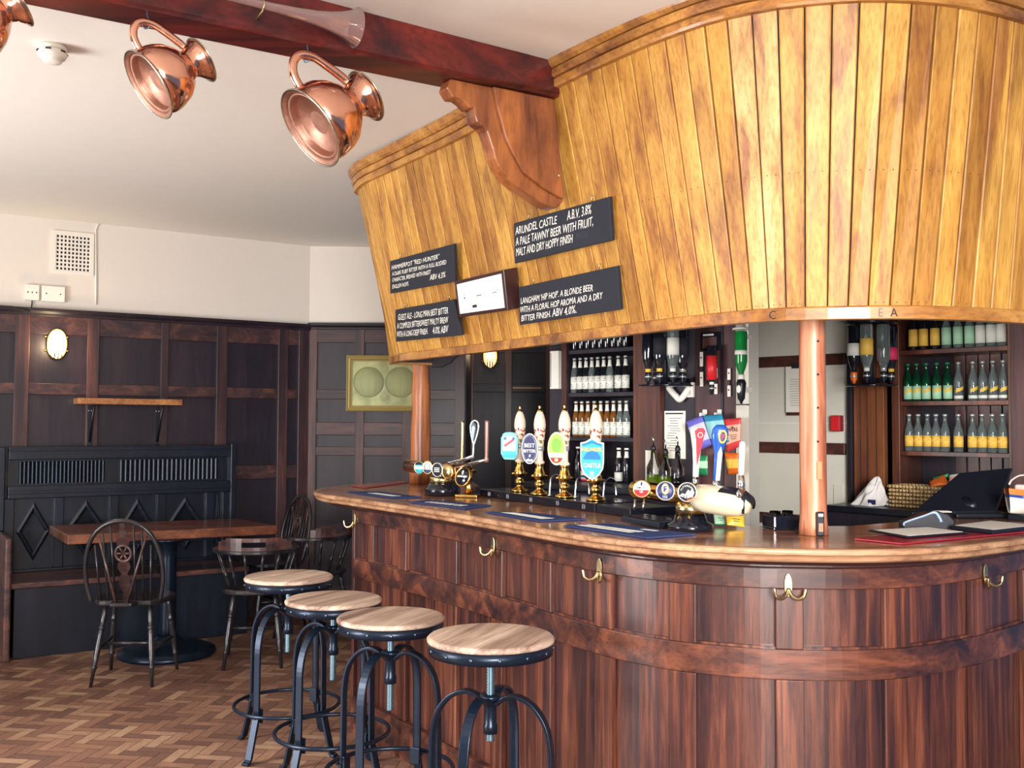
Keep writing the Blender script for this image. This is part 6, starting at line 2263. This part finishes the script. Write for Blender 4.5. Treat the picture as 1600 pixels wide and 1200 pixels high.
# green bottle on its own wall optic
gt, gb = pa(1158, 517, .07).z, pa(1158, 631, .07).z
p = on_a(1158, 1.7, .075)
T = thing('green_spirit_bottle', 'bright green upside down bottle with a black measure beside the door', 'bottle', (p.x, p.y, gb))
fr = Fr((p.x, p.y, gt), (1, 0, 0), (0, -1, 0), (0, 0, -1))
Lg = gt - gb
MB().lathe([(.0001, 0), (.024, .002), (.0255, .01), (.0255, Lg * .42), (.02, Lg * .5), (.011, Lg * .58), (.0105, Lg * .64)], 18, fr).build('glass_body', M['brightgreen'], T)
MB().lathe([(.0262, Lg * .27), (.0262, Lg * .33)], 18, fr).build('label_band', M['labelwhite'], T)
MB().lathe([(.0135, Lg * .60), (.0145, Lg * .66), (.0135, Lg * .665)], 14, fr).build('collar', M['white'], T)
MB().lathe([(.0001, Lg * .665), (.015, Lg * .67), (.021, Lg * .72), (.018, Lg * .80), (.015, Lg * .93), (.006, Lg * .97), (.005, Lg), (.0001, Lg)], 16, fr).build('measure', M['blackplastic'], T)
f2 = Fr(Vector((p.x, p.y, gt - Lg * .80)) + NA * .0178, FA.x, FA.y, FA.z)
ell(f2, .010, .016, T, M['labelwhite'], d=.002, name='measure_badge')
mb = MB(); mb.box((-.032, .032), (-.012, .012), (0, .005), Fr((p.x, p.y, gb - .006), EA, NA, (0, 0, 1))); mb.build('drip_foot', M['blackplastic'], T, bevel=.001)
mb = MB(); mb.box((-.006, .006), (gb, gt - .06), (.001, .05), Fr((p.x, p.y, 0) - NA * .075, EA, (0, 0, 1), NA)) if False else None
mb = MB(); pw = Vector((p.x, p.y, 0)) - NA * .074
mb.box((-.008, .008), (gb + .05, gb + .07), (.0, .06), Fr(pw, EA, (0, 0, 1), NA)); mb.box((-.008, .008), (gt - .03, gt - .015), (.0, .052), Fr(pw, EA, (0, 0, 1), NA)); mb.build('wall_clamp', M['white'], T)
mb = MB(); fr = Fr(Vector((p.x, p.y, gt + .004)), EA, NA, (0, 0, 1)); mb.lathe([(.036, 0), (.036, .006), (.02, .012), (.014, .026), (.0001, .03)], 16, fr); mb.build('top_clamp', M['white'], T)


# ------------------------------------------------------------------ crisp packets
def bag(quad, pf, label, edge, panel, text=None, tcol=None, bulge=.012, group='crisp packets', tsz=.12, name='crisp_packet', top=.2, bot=.2, tdx=0):
    P = [pf(*q) for q in quad]           # TL TR BR BL
    c = (P[0] + P[1] + P[2] + P[3]) / 4
    ex, ez = (P[1] - P[0]), (P[0] - P[3])
    n = ex.cross(ez).normalized()
    if n.dot(EYEP - c) < 0:
        n = -n
    T = thing(name, label, 'crisp packet', c, 0, group)
    NU, NV = 10, 14
    rn_ = random.Random(len(label))

    def pt(u, v, s):
        p = P[0].lerp(P[1], u).lerp(P[3].lerp(P[2], u), v)
        b = bulge * (max(0, math.sin(math.pi * u)) ** .6) * (max(0, math.sin(math.pi * v)) ** .7)
        b += .0016 * math.sin(u * 17 + v * 5) * math.sin(v * math.pi) * math.sin(u * math.pi)
        return p + n * (s * b + .0008 * s)
    G = {s: [[pt(u / NU, v / NV, s) for u in range(NU + 1)] for v in range(NV + 1)] for s in (1, -1)}
    mb = MB()
    for s in (1, -1):
        b0 = len(mb.v)
        mb.v += [p for r in G[s] for p in r]
        for v in range(NV):
            for u in range(NU):
                k = b0 + v * (NU + 1) + u
                mb.f.append([k, k + 1, k + NU + 2, k + NU + 1]); mb.sm.append(True); mb.at.append(0)
                t = (v + .5) / NV
                mb.mi.append(1 if (s == 1 and top < t < 1 - bot) else 0)
    m_ = len(G[1]) * (NU + 1)
    rim = [(v * (NU + 1)) for v in range(NV + 1)] + [NV * (NU + 1) + u for u in range(1, NU + 1)] + [v * (NU + 1) + NU for v in range(NV - 1, -1, -1)] + [u for u in range(NU - 1, 0, -1)]
    for a, b in zip(rim, rim[1:] + rim[:1]):
        mb.f.append([a, b, b + m_, a + m_]); mb.sm.append(False); mb.at.append(0); mb.mi.append(0)
    o = mb.build('foil', [edge, panel], T)
    if text:
        w = ex.length
        f2 = Fr(c + n * (bulge + .0025) + ex * tdx, ex, ez, n)
        lettering('packet_lettering', [(text, 0, .010, tsz * w * 1.35)], f2, .02, tcol, T, align='CENTER', sx=.9, bold=.0002)
        mb = MB()
        for k in range(3):
            mb.box((-w * .22 + .004 * k, w * .22 - .004 * k), (-.006 - .008 * k, -.004 - .008 * k), (0, .0005), f2)
        mb.build('small_print', tcol, T)
        mb = MB(); mb.prism([(-.006, .034), (.0, .028), (.010, .036), (.004, .028), (.012, .024), (-.002, .025)], 0, .0006, f2); mb.build('emblem', tcol, T)
    return T


PFA = lambda d: (lambda x, y: pa(x, y, d))
bag([(1071, 659), (1097.5, 649), (1113, 695), (1090, 705)], PFA(.05), 'lavender crisp packet hanging left behind the red tap handle', M['purplebag'], M['lilac'])
bag([(1098, 649.5), (1128, 647), (1139, 690), (1113, 696)], PFA(.062), 'teal blue crisp packet hanging behind the blue tap handle', M['tealbag'], M['aquaprint'])
bag([(1129, 655), (1158, 653), (1157, 697), (1136, 707)], PFA(.05), 'scarlet and salmon crisp packet hanging at the wall end', M['redbag'], M['salmon'], 'VIPERS', M['ink'], tsz=.17, tdx=.10)
bag([(1132, 707), (1154, 708), (1156, 740), (1138, 742)], PFA(.05), 'orange crisp packet hanging under the scarlet one', M['orangebag'], M['labelgold'], top=.25, bot=.3)
bag([(1089, 712), (1106, 711), (1106, 743), (1088, 742)], PFA(.05), 'green crisp packet hanging low between the two coloured tap handles', M['greenbag'], M['labelgreen'], top=.3, bot=.35)
for k, (px, lab) in enumerate(((1092.5, 'white plastic clip above the lavender crisp packet'), (1115.5, 'white plastic clip above the teal crisp packet'))):
    a = pa(px, 652, .048)
    T = thing('packet_clip', lab, 'clip', a, 0, 'clips above the crisp packets')
    fr = Fr(a - NA * .046, EA, (0, 0, 1), NA)
    mb = MB(); mb.box((-.011, .011), (.012, .034), (.0, .006), fr); mb.build('plate', M['white'], T, bevel=.002)
    mb = MB(); mb.box((-.005, .005), (-.004, .020), (.0061, .040), fr); mb.build('peg', M['white'], T, bevel=.002)
PFY = lambda y: (lambda a, b: PY(a, b, y))
bag([(1114, 797), (1133, 798), (1136, 821), (1117, 820)], lambda a, b: PY(a, b, 3.395 if b < 810 else 3.37), 'green and mint crisp packet standing on the bar under the white tap handle', M['greenbag'], M['labelgreen'], 'VIPERS', M['ink'], .008, tsz=.15, top=.3, bot=.06)
bag([(1133, 798), (1162, 801), (1163.5, 823.5), (1136, 820.5)], lambda a, b: PY(a, b, 3.34 if b < 810 else 3.315), 'yellow crisp packet standing on the bar under the white tap handle', M['yellowbag'], M['yellowbag'], 'VIPERS', M['ink'], .008, tsz=.15, top=.2, bot=.06)

# ------------------------------------------------------------------ cream door and its fittings
mb = MB(); mb.box((XB(1120), XB(1325)), (0, 2.4), (-.10, -.04), FB)
dr = structure('door_1', mb, M['cream'], 'cream door with three dark wooden buffer rails behind the bar', 'door')
for (xa_, ya_, yb_) in ((1184, 558.5, 575), (1184, 690, 707)):
    (xa, zb), (xb, zt_) = lb(xa_, yb_, -.03), lb(1322, (yb_ - 3), -.03)
    zt_ = lb(xa_, ya_, -.03)[1]
    mb = MB(); mb.box((xa, xb), (zb, zt_), (-.0399, -.018), FB); mb.build('buffer_rail', M['buffer'], dr, bevel=.006)
(xa, zt_), (xb, zb) = lb(1168, 798, -.03), lb(1325, 818, -.03)
mb = MB(); mb.box((xa, XB(1325)), (zb - .03, zt_), (-.0399, -.020), FB); mb.build('buffer_rail', M['buffer'], dr, bevel=.004)
zs_ = lb(1200, 661, -.03)[1]
mb = MB(); mb.box((XB(1120), XB(1325)), (zs_ - .003, zs_ + .003), (-.0399, -.037), FB); mb.build('seam', M['white'], dr)
(xa, zb), (xb, zt_) = lb(1302, 822, -.03), lb(1317, 758, -.03)
mb = MB(); mb.box((xa, xb), (zb, zt_), (-.0399, -.034), FB); mb.build('raised_panel', M['cream'], dr, bevel=.002)
mb = MB(); mb.box((XB(1325) + .001, XB(1330)), (0, 2.4), (-.44, .01), FB); tag(mb.build('door_jamb', M['backdark']), 'dark upright jamb right of the cream door', 'door frame', kind='structure')
(xa, zb), (xb, zt_) = lb(1227, 649, -.0), lb(1262, 571, -.0)
T = thing('clipboard', 'clipboard with white sheet hanging on the cream door beside the post', 'clipboard', FB.p((xa + xb) / 2, zb, -.01))
mb = MB(); mb.box((xa, xb), (zb, zt_), (-.0175, -.012), FB); mb.build('board', M['buffer'], T, bevel=.001)
mb = MB(); mb.box((xa - .002, xb - .004), (zb + .016, zt_ - .002), (-.0118, -.009), FB); sh = mb.build('sheet', M['paper'], T)
mb = MB()
for k in range(12):
    mb.box((xa + .022, xb - .016 - .01 * (k % 3)), (zb + .05 + .012 * k, zb + .052 + .012 * k), (-.0089, -.0086), FB)
mb.build('ruled_lines', M['silverrim'], sh)
mb = MB(); mb.box(((xa + xb) / 2 - .03, (xa + xb) / 2 + .03), (zt_ - .012, zt_ + .012), (-.0118, -.004), FB); mb.build('clip', M['ink'], T, bevel=.002)
(xa, zb), (xb, zt_) = lb(1296, 674, .01), lb(1311, 649, .01)
T = thing('alarm_box', 'small red call point box on the cream door, right of the post', 'alarm', FB.p((xa + xb) / 2, zb, 0))
mb = MB(); mb.box((xa, xb), (zb, zt_), (-.0395, .0), FB); mb.build('back_box', M['clipred'], T, bevel=.003)
mb = MB(); mb.box((xa + .004, xb - .001), (zb + .003, zt_ - .003), (.0001, .008), FB); mb.build('red_front', M['red'], T, bevel=.002)

# ------------------------------------------------------------------ right hand shelf unit
OB2 = OB
Tr = thing('bottle_shelves', 'brown shelf unit with mixers in green, yellow and white labels on the right', 'shelf unit', FB.p(XB(1490), 0, 0))
y0, y1, y2, y3 = XB(1393), XB(1405.5), XB(1575), XB(1583)
SHB = [1.325, 1.557, 1.795]
CB = 1.075
mb = MB(); mb.box((XB(1331), XB(1378)), (CB, ZTOP), (-.06, -.02), FB); mb.build('plank_panel', M['boards'], Tr, bevel=.002)
for px in (1341, 1352, 1366):
    mb = MB(); mb.box((XB(px) - .0015, XB(px) + .0015), (CB, ZTOP), (-.0199, -.0185), FB); mb.build('plank_joint', M['ink'], Tr)
mb = MB(); mb.box((XB(1378) + .001, y0 - .001), (CB, ZTOP), (-.30, -.28), FB); mb.build('gap_back', M['dark'], Tr)
mb = MB(); mb.box((y0, y1), (CB, ZTOP), (-.25, .0), FB); mb.build('left_upright', M['backbrown'], Tr, bevel=.003)
mb = MB(); mb.box((y2, y3), (CB, ZTOP), (-.25, .0), FB); mb.build('right_upright', M['boards'], Tr, bevel=.003)
mb = MB(); mb.box((y3 + .001, XB(1612)), (CB, ZTOP), (-.25, .03), FB); mb.build('side_post', M['backpurple'], Tr, bevel=.003)
mb = MB(); mb.box((y1, y2), (CB, ZTOP), (-.27, -.25), FB); mb.build('back', M['backdark'], Tr)
for px in (1468, 1488, 1507, 1526, 1545, 1564):
    mb = MB(); mb.box((XB(px - 8.6), XB(px + 8.6)), (CB, SHB[2]), (-.2499, -.24), FB); mb.build('back_plank', M['backbrown'], Tr, bevel=.002)
for z in SHB:
    mb = MB(); mb.box((y1 + .0005, y2 - .0005), (z - .021, z), (-.2395, -.004), FB); mb.build('shelf', M['backbrown'], Tr, bevel=.002)
# dark pipe in the gap
MB().tube([FB.p(XB(1387), CB, -.20), FB.p(XB(1387), 2.2, -.20)], .012, 10).build('cable_pipe', M['blackplastic'], Tr)
Tw = thing('back_counter', 'dark work counter under the right shelves, carrying the basket', 'counter', FB.p(XB(1490), 0, .15))
mb = MB(); mb.box((XB(1331), XB(1612)), (.0, CB - .0305), (-.24, .26), FB); mb.build('cupboard', M['backdark'], Tw, bevel=.003)
mb = MB(); mb.box((XB(1331), XB(1612)), (CB - .03, CB - .0005), (-.24, .28), FB); mb.build('top', M['blackplastic'], Tw, bevel=.003)

row3 = [1421, 1435, 1449.5, 1463, 1477, 1498, 1520, 1535, 1551, 1567]
for k, px in enumerate(row3):
    bottle(upright(on_b(px, SHB[0] + .0006, -.028)), .172, .0205, (M['tonic'], M['bottleyellow'], M['silvercap'], None),
           f'{ORD[k]} clear bottle with a yellow label from the left on the lowest right shelf', group='yellow labelled bottles on the right shelf', lab=(.13, .42))
row2 = [1419, 1432.5, 1447.5, 1464, 1481, 1498, 1506, 1520.5, 1536, 1552, 1568]
for k, px in enumerate(row2):
    gl = k < 5
    if k == 6:
        continue
    bottle(upright(on_b(px, SHB[1] + .0006, -.028)), .176, .0195, (M['greenglass'] if gl else M['tonic'], M['labelgreen'] if gl else M['labelwhite'], M['silvercap'] if not gl else M['greenbag'], None),
           f'{ORD[k if k < 6 else k - 1]} bottle from the left on the middle right shelf, ' + ('green with a yellow slash' if gl else 'clear with a yellow slash'), group='slash labelled bottles on the right shelf', lab=(.05, .40) if gl else (.05, .13), slash=M['labelgold'])
row1 = [1427, 1443, 1461, 1479, 1497, 1515, 1532, 1549, 1565]
for k, px in enumerate(row1):
    bottle(upright(on_b(px, SHB[2] + .0006, -.028)), .172, .0205, (M['darkglass'] if k < 3 else M['tonic'], M['labelyellow'] if k < 3 else (M['labelgreen'] if k < 6 else M['labelwhite']), M['silvercap'], None),
           f'{ORD[k]} bottle from the left on the top right shelf, ' + ('yellow label' if k < 3 else 'mint label' if k < 6 else 'white label'), group='tall labelled bottles on the top right shelf', lab=(.10, .56))

# optics on the plank panel
zt2_, zb2_ = pb_(1360, 512, .05).z, pb_(1360, 601, .05).z
c2 = on_b(1361, 1.7, .14)
carousel(c2, zt2_ + .004, zb2_ - .012, 'black carousel of hanging spirit bottles right of the cream door', .1585)
G3 = 'hanging spirit bottles on the right carousel'
L3 = zt2_ - zb2_
ring_of(c2, [(math.radians(192), dict(label='hanging dark spirit bottle with a red measure, leftmost on the right carousel', cap='orangebag', lab='labelwhite', band=(.45, .75))),
             (math.radians(238), dict(label='hanging spirit bottle with a cream and yellow label under the yellow sign', g='tonic', lab='labelyellow', coll='labelwhite')),
             (math.radians(288), dict(label='hanging clear bottle between the yellow and pink labelled ones', g='tonic', coll='silvercap')),
             (math.radians(345), dict(label='hanging spirit bottle with a pink and white label, rightmost on the right carousel', lab='labelpink', coll='labelgold', band=(.55, .85))),
             (math.radians(80), dict(label='hanging dark spirit bottle at the back of the right carousel', lab='ink'))], zt2_, L3, .088, .029, G3)
# yellow shield sign and white box on the carousel top
a = pb_(1346, 502, .165)
fr = Fr((a.x, a.y, a.z), EA, (0, 0, 1), NA)
T = thing('shield_sign', 'yellow shield shaped sign above the right hanging bottles', 'sign', a)
mb = MB(); mb.prism([(-.026, .045), (.026, .045), (.026, -.018), (.018, -.032), (.0, -.038), (-.018, -.032), (-.026, -.018)], -.003, .003, fr); mb.build('board', M['labelgold'], T, bevel=.001)
lettering('sign_lettering', [('GIN', 0, -.004, .022)], Fr(fr.p(0, 0, .0032), fr.x, fr.y, fr.z), .02, M['ink'], T, align='CENTER', bold=.0006)
mb = MB(); mb.box((-.012, .012), (-.024, -.020), (.003, .0036), fr); mb.build('underline', M['ink'], T)
MB().tube([fr.p(0, .02, -.003), fr.p(0, .02, -.022)], .006, 6).build('stem', M['blackplastic'], T)
(xa, zb), (xb, zt_) = lb(1379, 509, .01), lb(1394, 495, .01)
T = thing('white_box', 'small white box under the canopy right of the shield sign', 'box', FB.p((xa + xb) / 2, zb, 0))
mb = MB(); mb.box((xa, xb), (zb, zt_ + .02), (.001, .014), FB); mb.build('case', M['white'], T, bevel=.003)

# ------------------------------------------------------------------ basket, cloth and till on the right
bx0, bx1 = on_b(1391, CB, .17), on_b(1474, CB, .17)
bd = (bx1 - bx0).normalized()
fr = Fr((bx0.x, bx0.y, CB), bd, Vector((-bd.y, bd.x, 0)), (0, 0, 1))
W_ = (bx1 - bx0).length
T = thing('wicker_basket', 'pale wicker basket of snack packets on the dark work counter', 'basket', fr.p(W_ / 2, .06, .0))
hB = pb_(1430, 760, .17).z - CB
mb = MB()
nrow = 6
for r_ in range(nrow):
    z = .008 + (hB - .012) * r_ / (nrow - 1)
    g = .004 * r_ / nrow
    ring = []
    per = [(-g, -g), (W_ + g, -g), (W_ + g, .14 + g), (-g, .14 + g)]
    for e in range(4):
        a_, b_ = Vector((*per[e], 0)), Vector((*per[(e + 1) % 4], 0))
        L_ = (b_ - a_).length
        n = max(6, int(L_ / .011))
        for k in range(n):
            q = a_.lerp(b_, k / n)
            nn = Vector(((b_ - a_).y, -(b_ - a_).x, 0)).normalized()
            wv = .0042 * (1 if (k + r_) % 2 else -1)
            ring.append(fr.p(q.x + nn.x * wv, q.y + nn.y * wv, z))
    mb.tube(ring, .0072, 6, closed=True)
mb.build('woven_sides', M['wicker'], T)
mb = MB(); mb.box((.004, W_ - .004), (.004, .136), (.002, .01), fr); mb.build('bottom', M['wicker'], T)
ring = [fr.p(x, y, hB + .002) for x, y in ((-.004, -.004), (W_ + .004, -.004), (W_ + .004, .144), (-.004, .144))]
PKT = [((1452, 752), (1476, 742), (1482, 757), (1454, 762), M['orangebag'], M['orangebag'], 'orange snack packet lying in the wicker basket', .10),
       ((1456, 745), (1482, 737), (1484, 750), (1460, 752), M['dark'], M['greenbag'], 'dark green snack packet at the back of the wicker basket', .05),
       ((1484, 742), (1500, 740), (1492, 762), (1482, 764), M['paper'], M['salmon'], 'white snack packet standing in the right of the wicker basket', .12)]
for a_, b_, c_, d_, e_, f_, lab, dd_ in PKT:
    bag([a_, b_, c_, d_], lambda x, y, dd_=dd_: pb_(x, y, dd_ + (.03 if y > 752 else 0)), lab, e_, f_, bulge=.012, group='snack packets in the basket', name='snack_packet')
# crumpled cloth
c = on_b(1359, CB, .15)
fr = Fr((c.x, c.y, CB + .0006), EA, Vector((.7071, .7071, 0)), (0, 0, 1))
T = thing('bar_cloth', 'crumpled white cloth heaped left of the wicker basket', 'cloth', fr.o)
NU, NV = 26, 12
rows = []
for i in range(NV + 1):
    row = []
    for j in range(NU + 1):
        a_ = 2 * math.pi * j / NU
        t = i / NV
        rr_ = (1 - t) ** .8
        rx, ry = .076 * rr_, .06 * rr_
        fold = 1 + .22 * math.sin(4 * a_ + 5 * t) + .13 * math.sin(9 * a_ - 7 * t) + .06 * math.sin(15 * a_ + 9 * t)
        x = rx * math.cos(a_) * fold + .045 * t
        y = ry * math.sin(a_) * fold
        z = .112 * (1 - (1 - t) ** 1.5) * (1 + .2 * math.sin(3 * a_ + 1 + 4 * t) + .1 * math.sin(7 * a_ - 3 * t))
        row.append(fr.p(x, y, max(0, z)))
    rows.append(row)
mb = MB(); mb.strip(rows, smooth=True)
mb.build('folds', M['towel'], T, sub=1)
mb = MB(); mb.box((.02, .055), (-.062, -.056), (.008, .03), fr); mb.build('blue_print', M['clipnavy'], T)

# till screen seen from behind
p4 = [PY(1424, 801, 3.73), PY(1556, 800, 3.72), PY(1583, 730, 3.88), PY(1499, 738, 3.92)]
cen = sum(p4, Vector()) / 4
n = (p4[1] - p4[0]).cross(p4[3] - p4[0]).normalized()
if n.dot(EYEP - cen) < 0:
    n = -n
base = Vector((cen.x + .0, cen.y - .06, CZ))
T = thing('till_screen', 'large black till screen leaning behind the card terminal', 'till', (base.x, base.y, CZ))
mb = MB(); mb.hexa([p4[0] - n * .03, p4[1] - n * .03, p4[1], p4[0], p4[3] - n * .03, p4[2] - n * .03, p4[2], p4[3]])
mb.build('screen_back', M['blackplastic'], T, bevel=.006)
qd = lambda u, v: p4[0].lerp(p4[1], u).lerp(p4[3].lerp(p4[2], u), v)
mb = MB(); mb.box((-.10, .10), (-.05, .09), (.0015, .02), Fr(base, (p4[1] - p4[0]), Vector((0, 0, 1)).cross(p4[1] - p4[0]), (0, 0, 1))); mb.build('foot', M['blackplastic'], T, bevel=.006)
MB().tube([base + Vector((0, 0, .045)), base.lerp(qd(.5, .3), .6), qd(.5, .35) - n * .02], .022, 10).build('stand_arm', M['blackplastic'], T)

# card terminal
pc = PZ(1455, 828, CZ)
fr = Fr((pc.x, pc.y + .03, CZ + .0008), Vector((.94, -.10, 0)), Vector((.10, .94, 0)), (0, 0, 1))
T = thing('card_terminal', 'black card payment terminal with a pale blue edge on the bar', 'card terminal', fr.o)
sec = [(-.085, .0), (.078, .0), (.080, .030), (.060, .052), (.030, .060), (.010, .056), (-.085, .024)]
mb = MB(); mb.prism([(x, z) for x, z in sec], -.032, .032, Fr(fr.o, fr.x, fr.z, -fr.y)); mb.build('body', M['blackplastic'], T, bevel=.005, segs=3)
pth = [fr.p(x, -.0335, z) for x, z in ((-.085, .012), (-.080, .024), (-.02, .046), (.008, .057), (.020, .054), (.032, .034), (.034, .026))]
MB().tube(crom(pth, 4), [.0032] * 12 + [.0048] * 13, 8).build('edge_trim', plain('pale_blue_trim', S(150, 172, 198), .35), T)
mb = MB(); mb.box((.030, .072), (-.022, .022), (.0575, .060), Fr(fr.o, fr.x, fr.y, fr.z)); mb.build('receipt_roll', M['paper'], T)
mb = MB(); mb.box((-.07, -.0), (-.024, .024), (.0, .002), Fr(fr.p(-.0, 0, .0545), Vector((fr.x * .93 + Vector((0, 0, .36)))), fr.y, Vector((0, 0, .93)) - fr.x * .36)); mb.build('key_pad', M['blackgloss'], T)

# lifeboat shaped collecting box
h0_ = PZ(1590, 812, CZ)
fr = Fr((PY(1616, 800, 3.6).x, 3.655, CZ + .0008), Vector((.86, .5, 0)), Vector((-.5, .86, 0)), (0, 0, 1))
T = thing('lifeboat_collecting_box', 'lifeboat shaped collecting box in white, blue and orange at the right edge', 'collecting box', fr.o)
zs0, zs1 = .018, .102
def hull(u, t):
    """u along bow to stern, t around the section"""
    w = .05 * (math.sin(math.pi * min(.5, u * .9 + .02)) ** .6)
    zk = zs0 + .012 * (1 - u) ** 3
    zd = zs1 + .018 * (1 - u) ** 2
    y = w * math.sin(math.pi / 2 * abs(t)) ** .75 * (1 if t > 0 else -1)
    z = zk + (zd - zk) * (1 - math.cos(math.pi / 2 * abs(t))) ** .9
    return fr.p(-.10 - .018 * ((z - zs0) / .1) * (1 - u) + .24 * u, y, z)
mb = MB()
NT_ = 12
us = [k / 14 for k in range(15)]
b0 = 0
for a_ in range(14):
    for k in range(-NT_, NT_):
        t0, t1 = k / NT_, (k + 1) / NT_
        tm = abs((t0 + t1) / 2)
        mb.cur = 0 if tm < .72 else (1 if tm < .87 else 2)
        mb.add([hull(us[a_], t0), hull(us[a_ + 1], t0), hull(us[a_ + 1], t1), hull(us[a_], t1)], [(0, 1, 2, 3)], True)
mb.build('hull', [M['white'], M['hullblue'], M['orange']], T)
mb = MB()
top = [hull(u, 1) for u in us] + [hull(u, -1) for u in us[::-1]]
mb.add([p - Vector((0, 0, .003)) for p in top], [tuple(range(len(top)))]); mb.build('deck', M['orange'], T)
mb = MB(); mb.box((-.03, .10), (-.028, .028), (.105, .130), fr); mb.build('cabin', M['white'], T, bevel=.008)
MB().tube(crom([fr.p(-.115, -.01, .135), fr.p(-.09, -.005, .150), fr.p(-.03, 0, .164), fr.p(.04, 0, .158), fr.p(.10, 0, .140)], 5), .0035, 6).build('carry_handle', M['white'], T)
for k in (.2, .8):
    mb = MB()
    c_ = hull(k, 0)
    mb.box((-.012, .012), (-.03, .03), (0.0, .022), Fr(Vector((c_.x, c_.y, CZ + .0008)), fr.x, fr.y, fr.z))
    mb.build('cradle', M['blackplastic'], T, bevel=.002)
mb = MB()
MB().tube([hull(.16, -.8) + fr.y * -.001, hull(.3, -.70) + fr.y * -.001, hull(.45, -.74) + fr.y * -.001, hull(.6, -.8) + fr.y * -.001], .0012, 5).build('painted_line', M['aquaprint'], T)
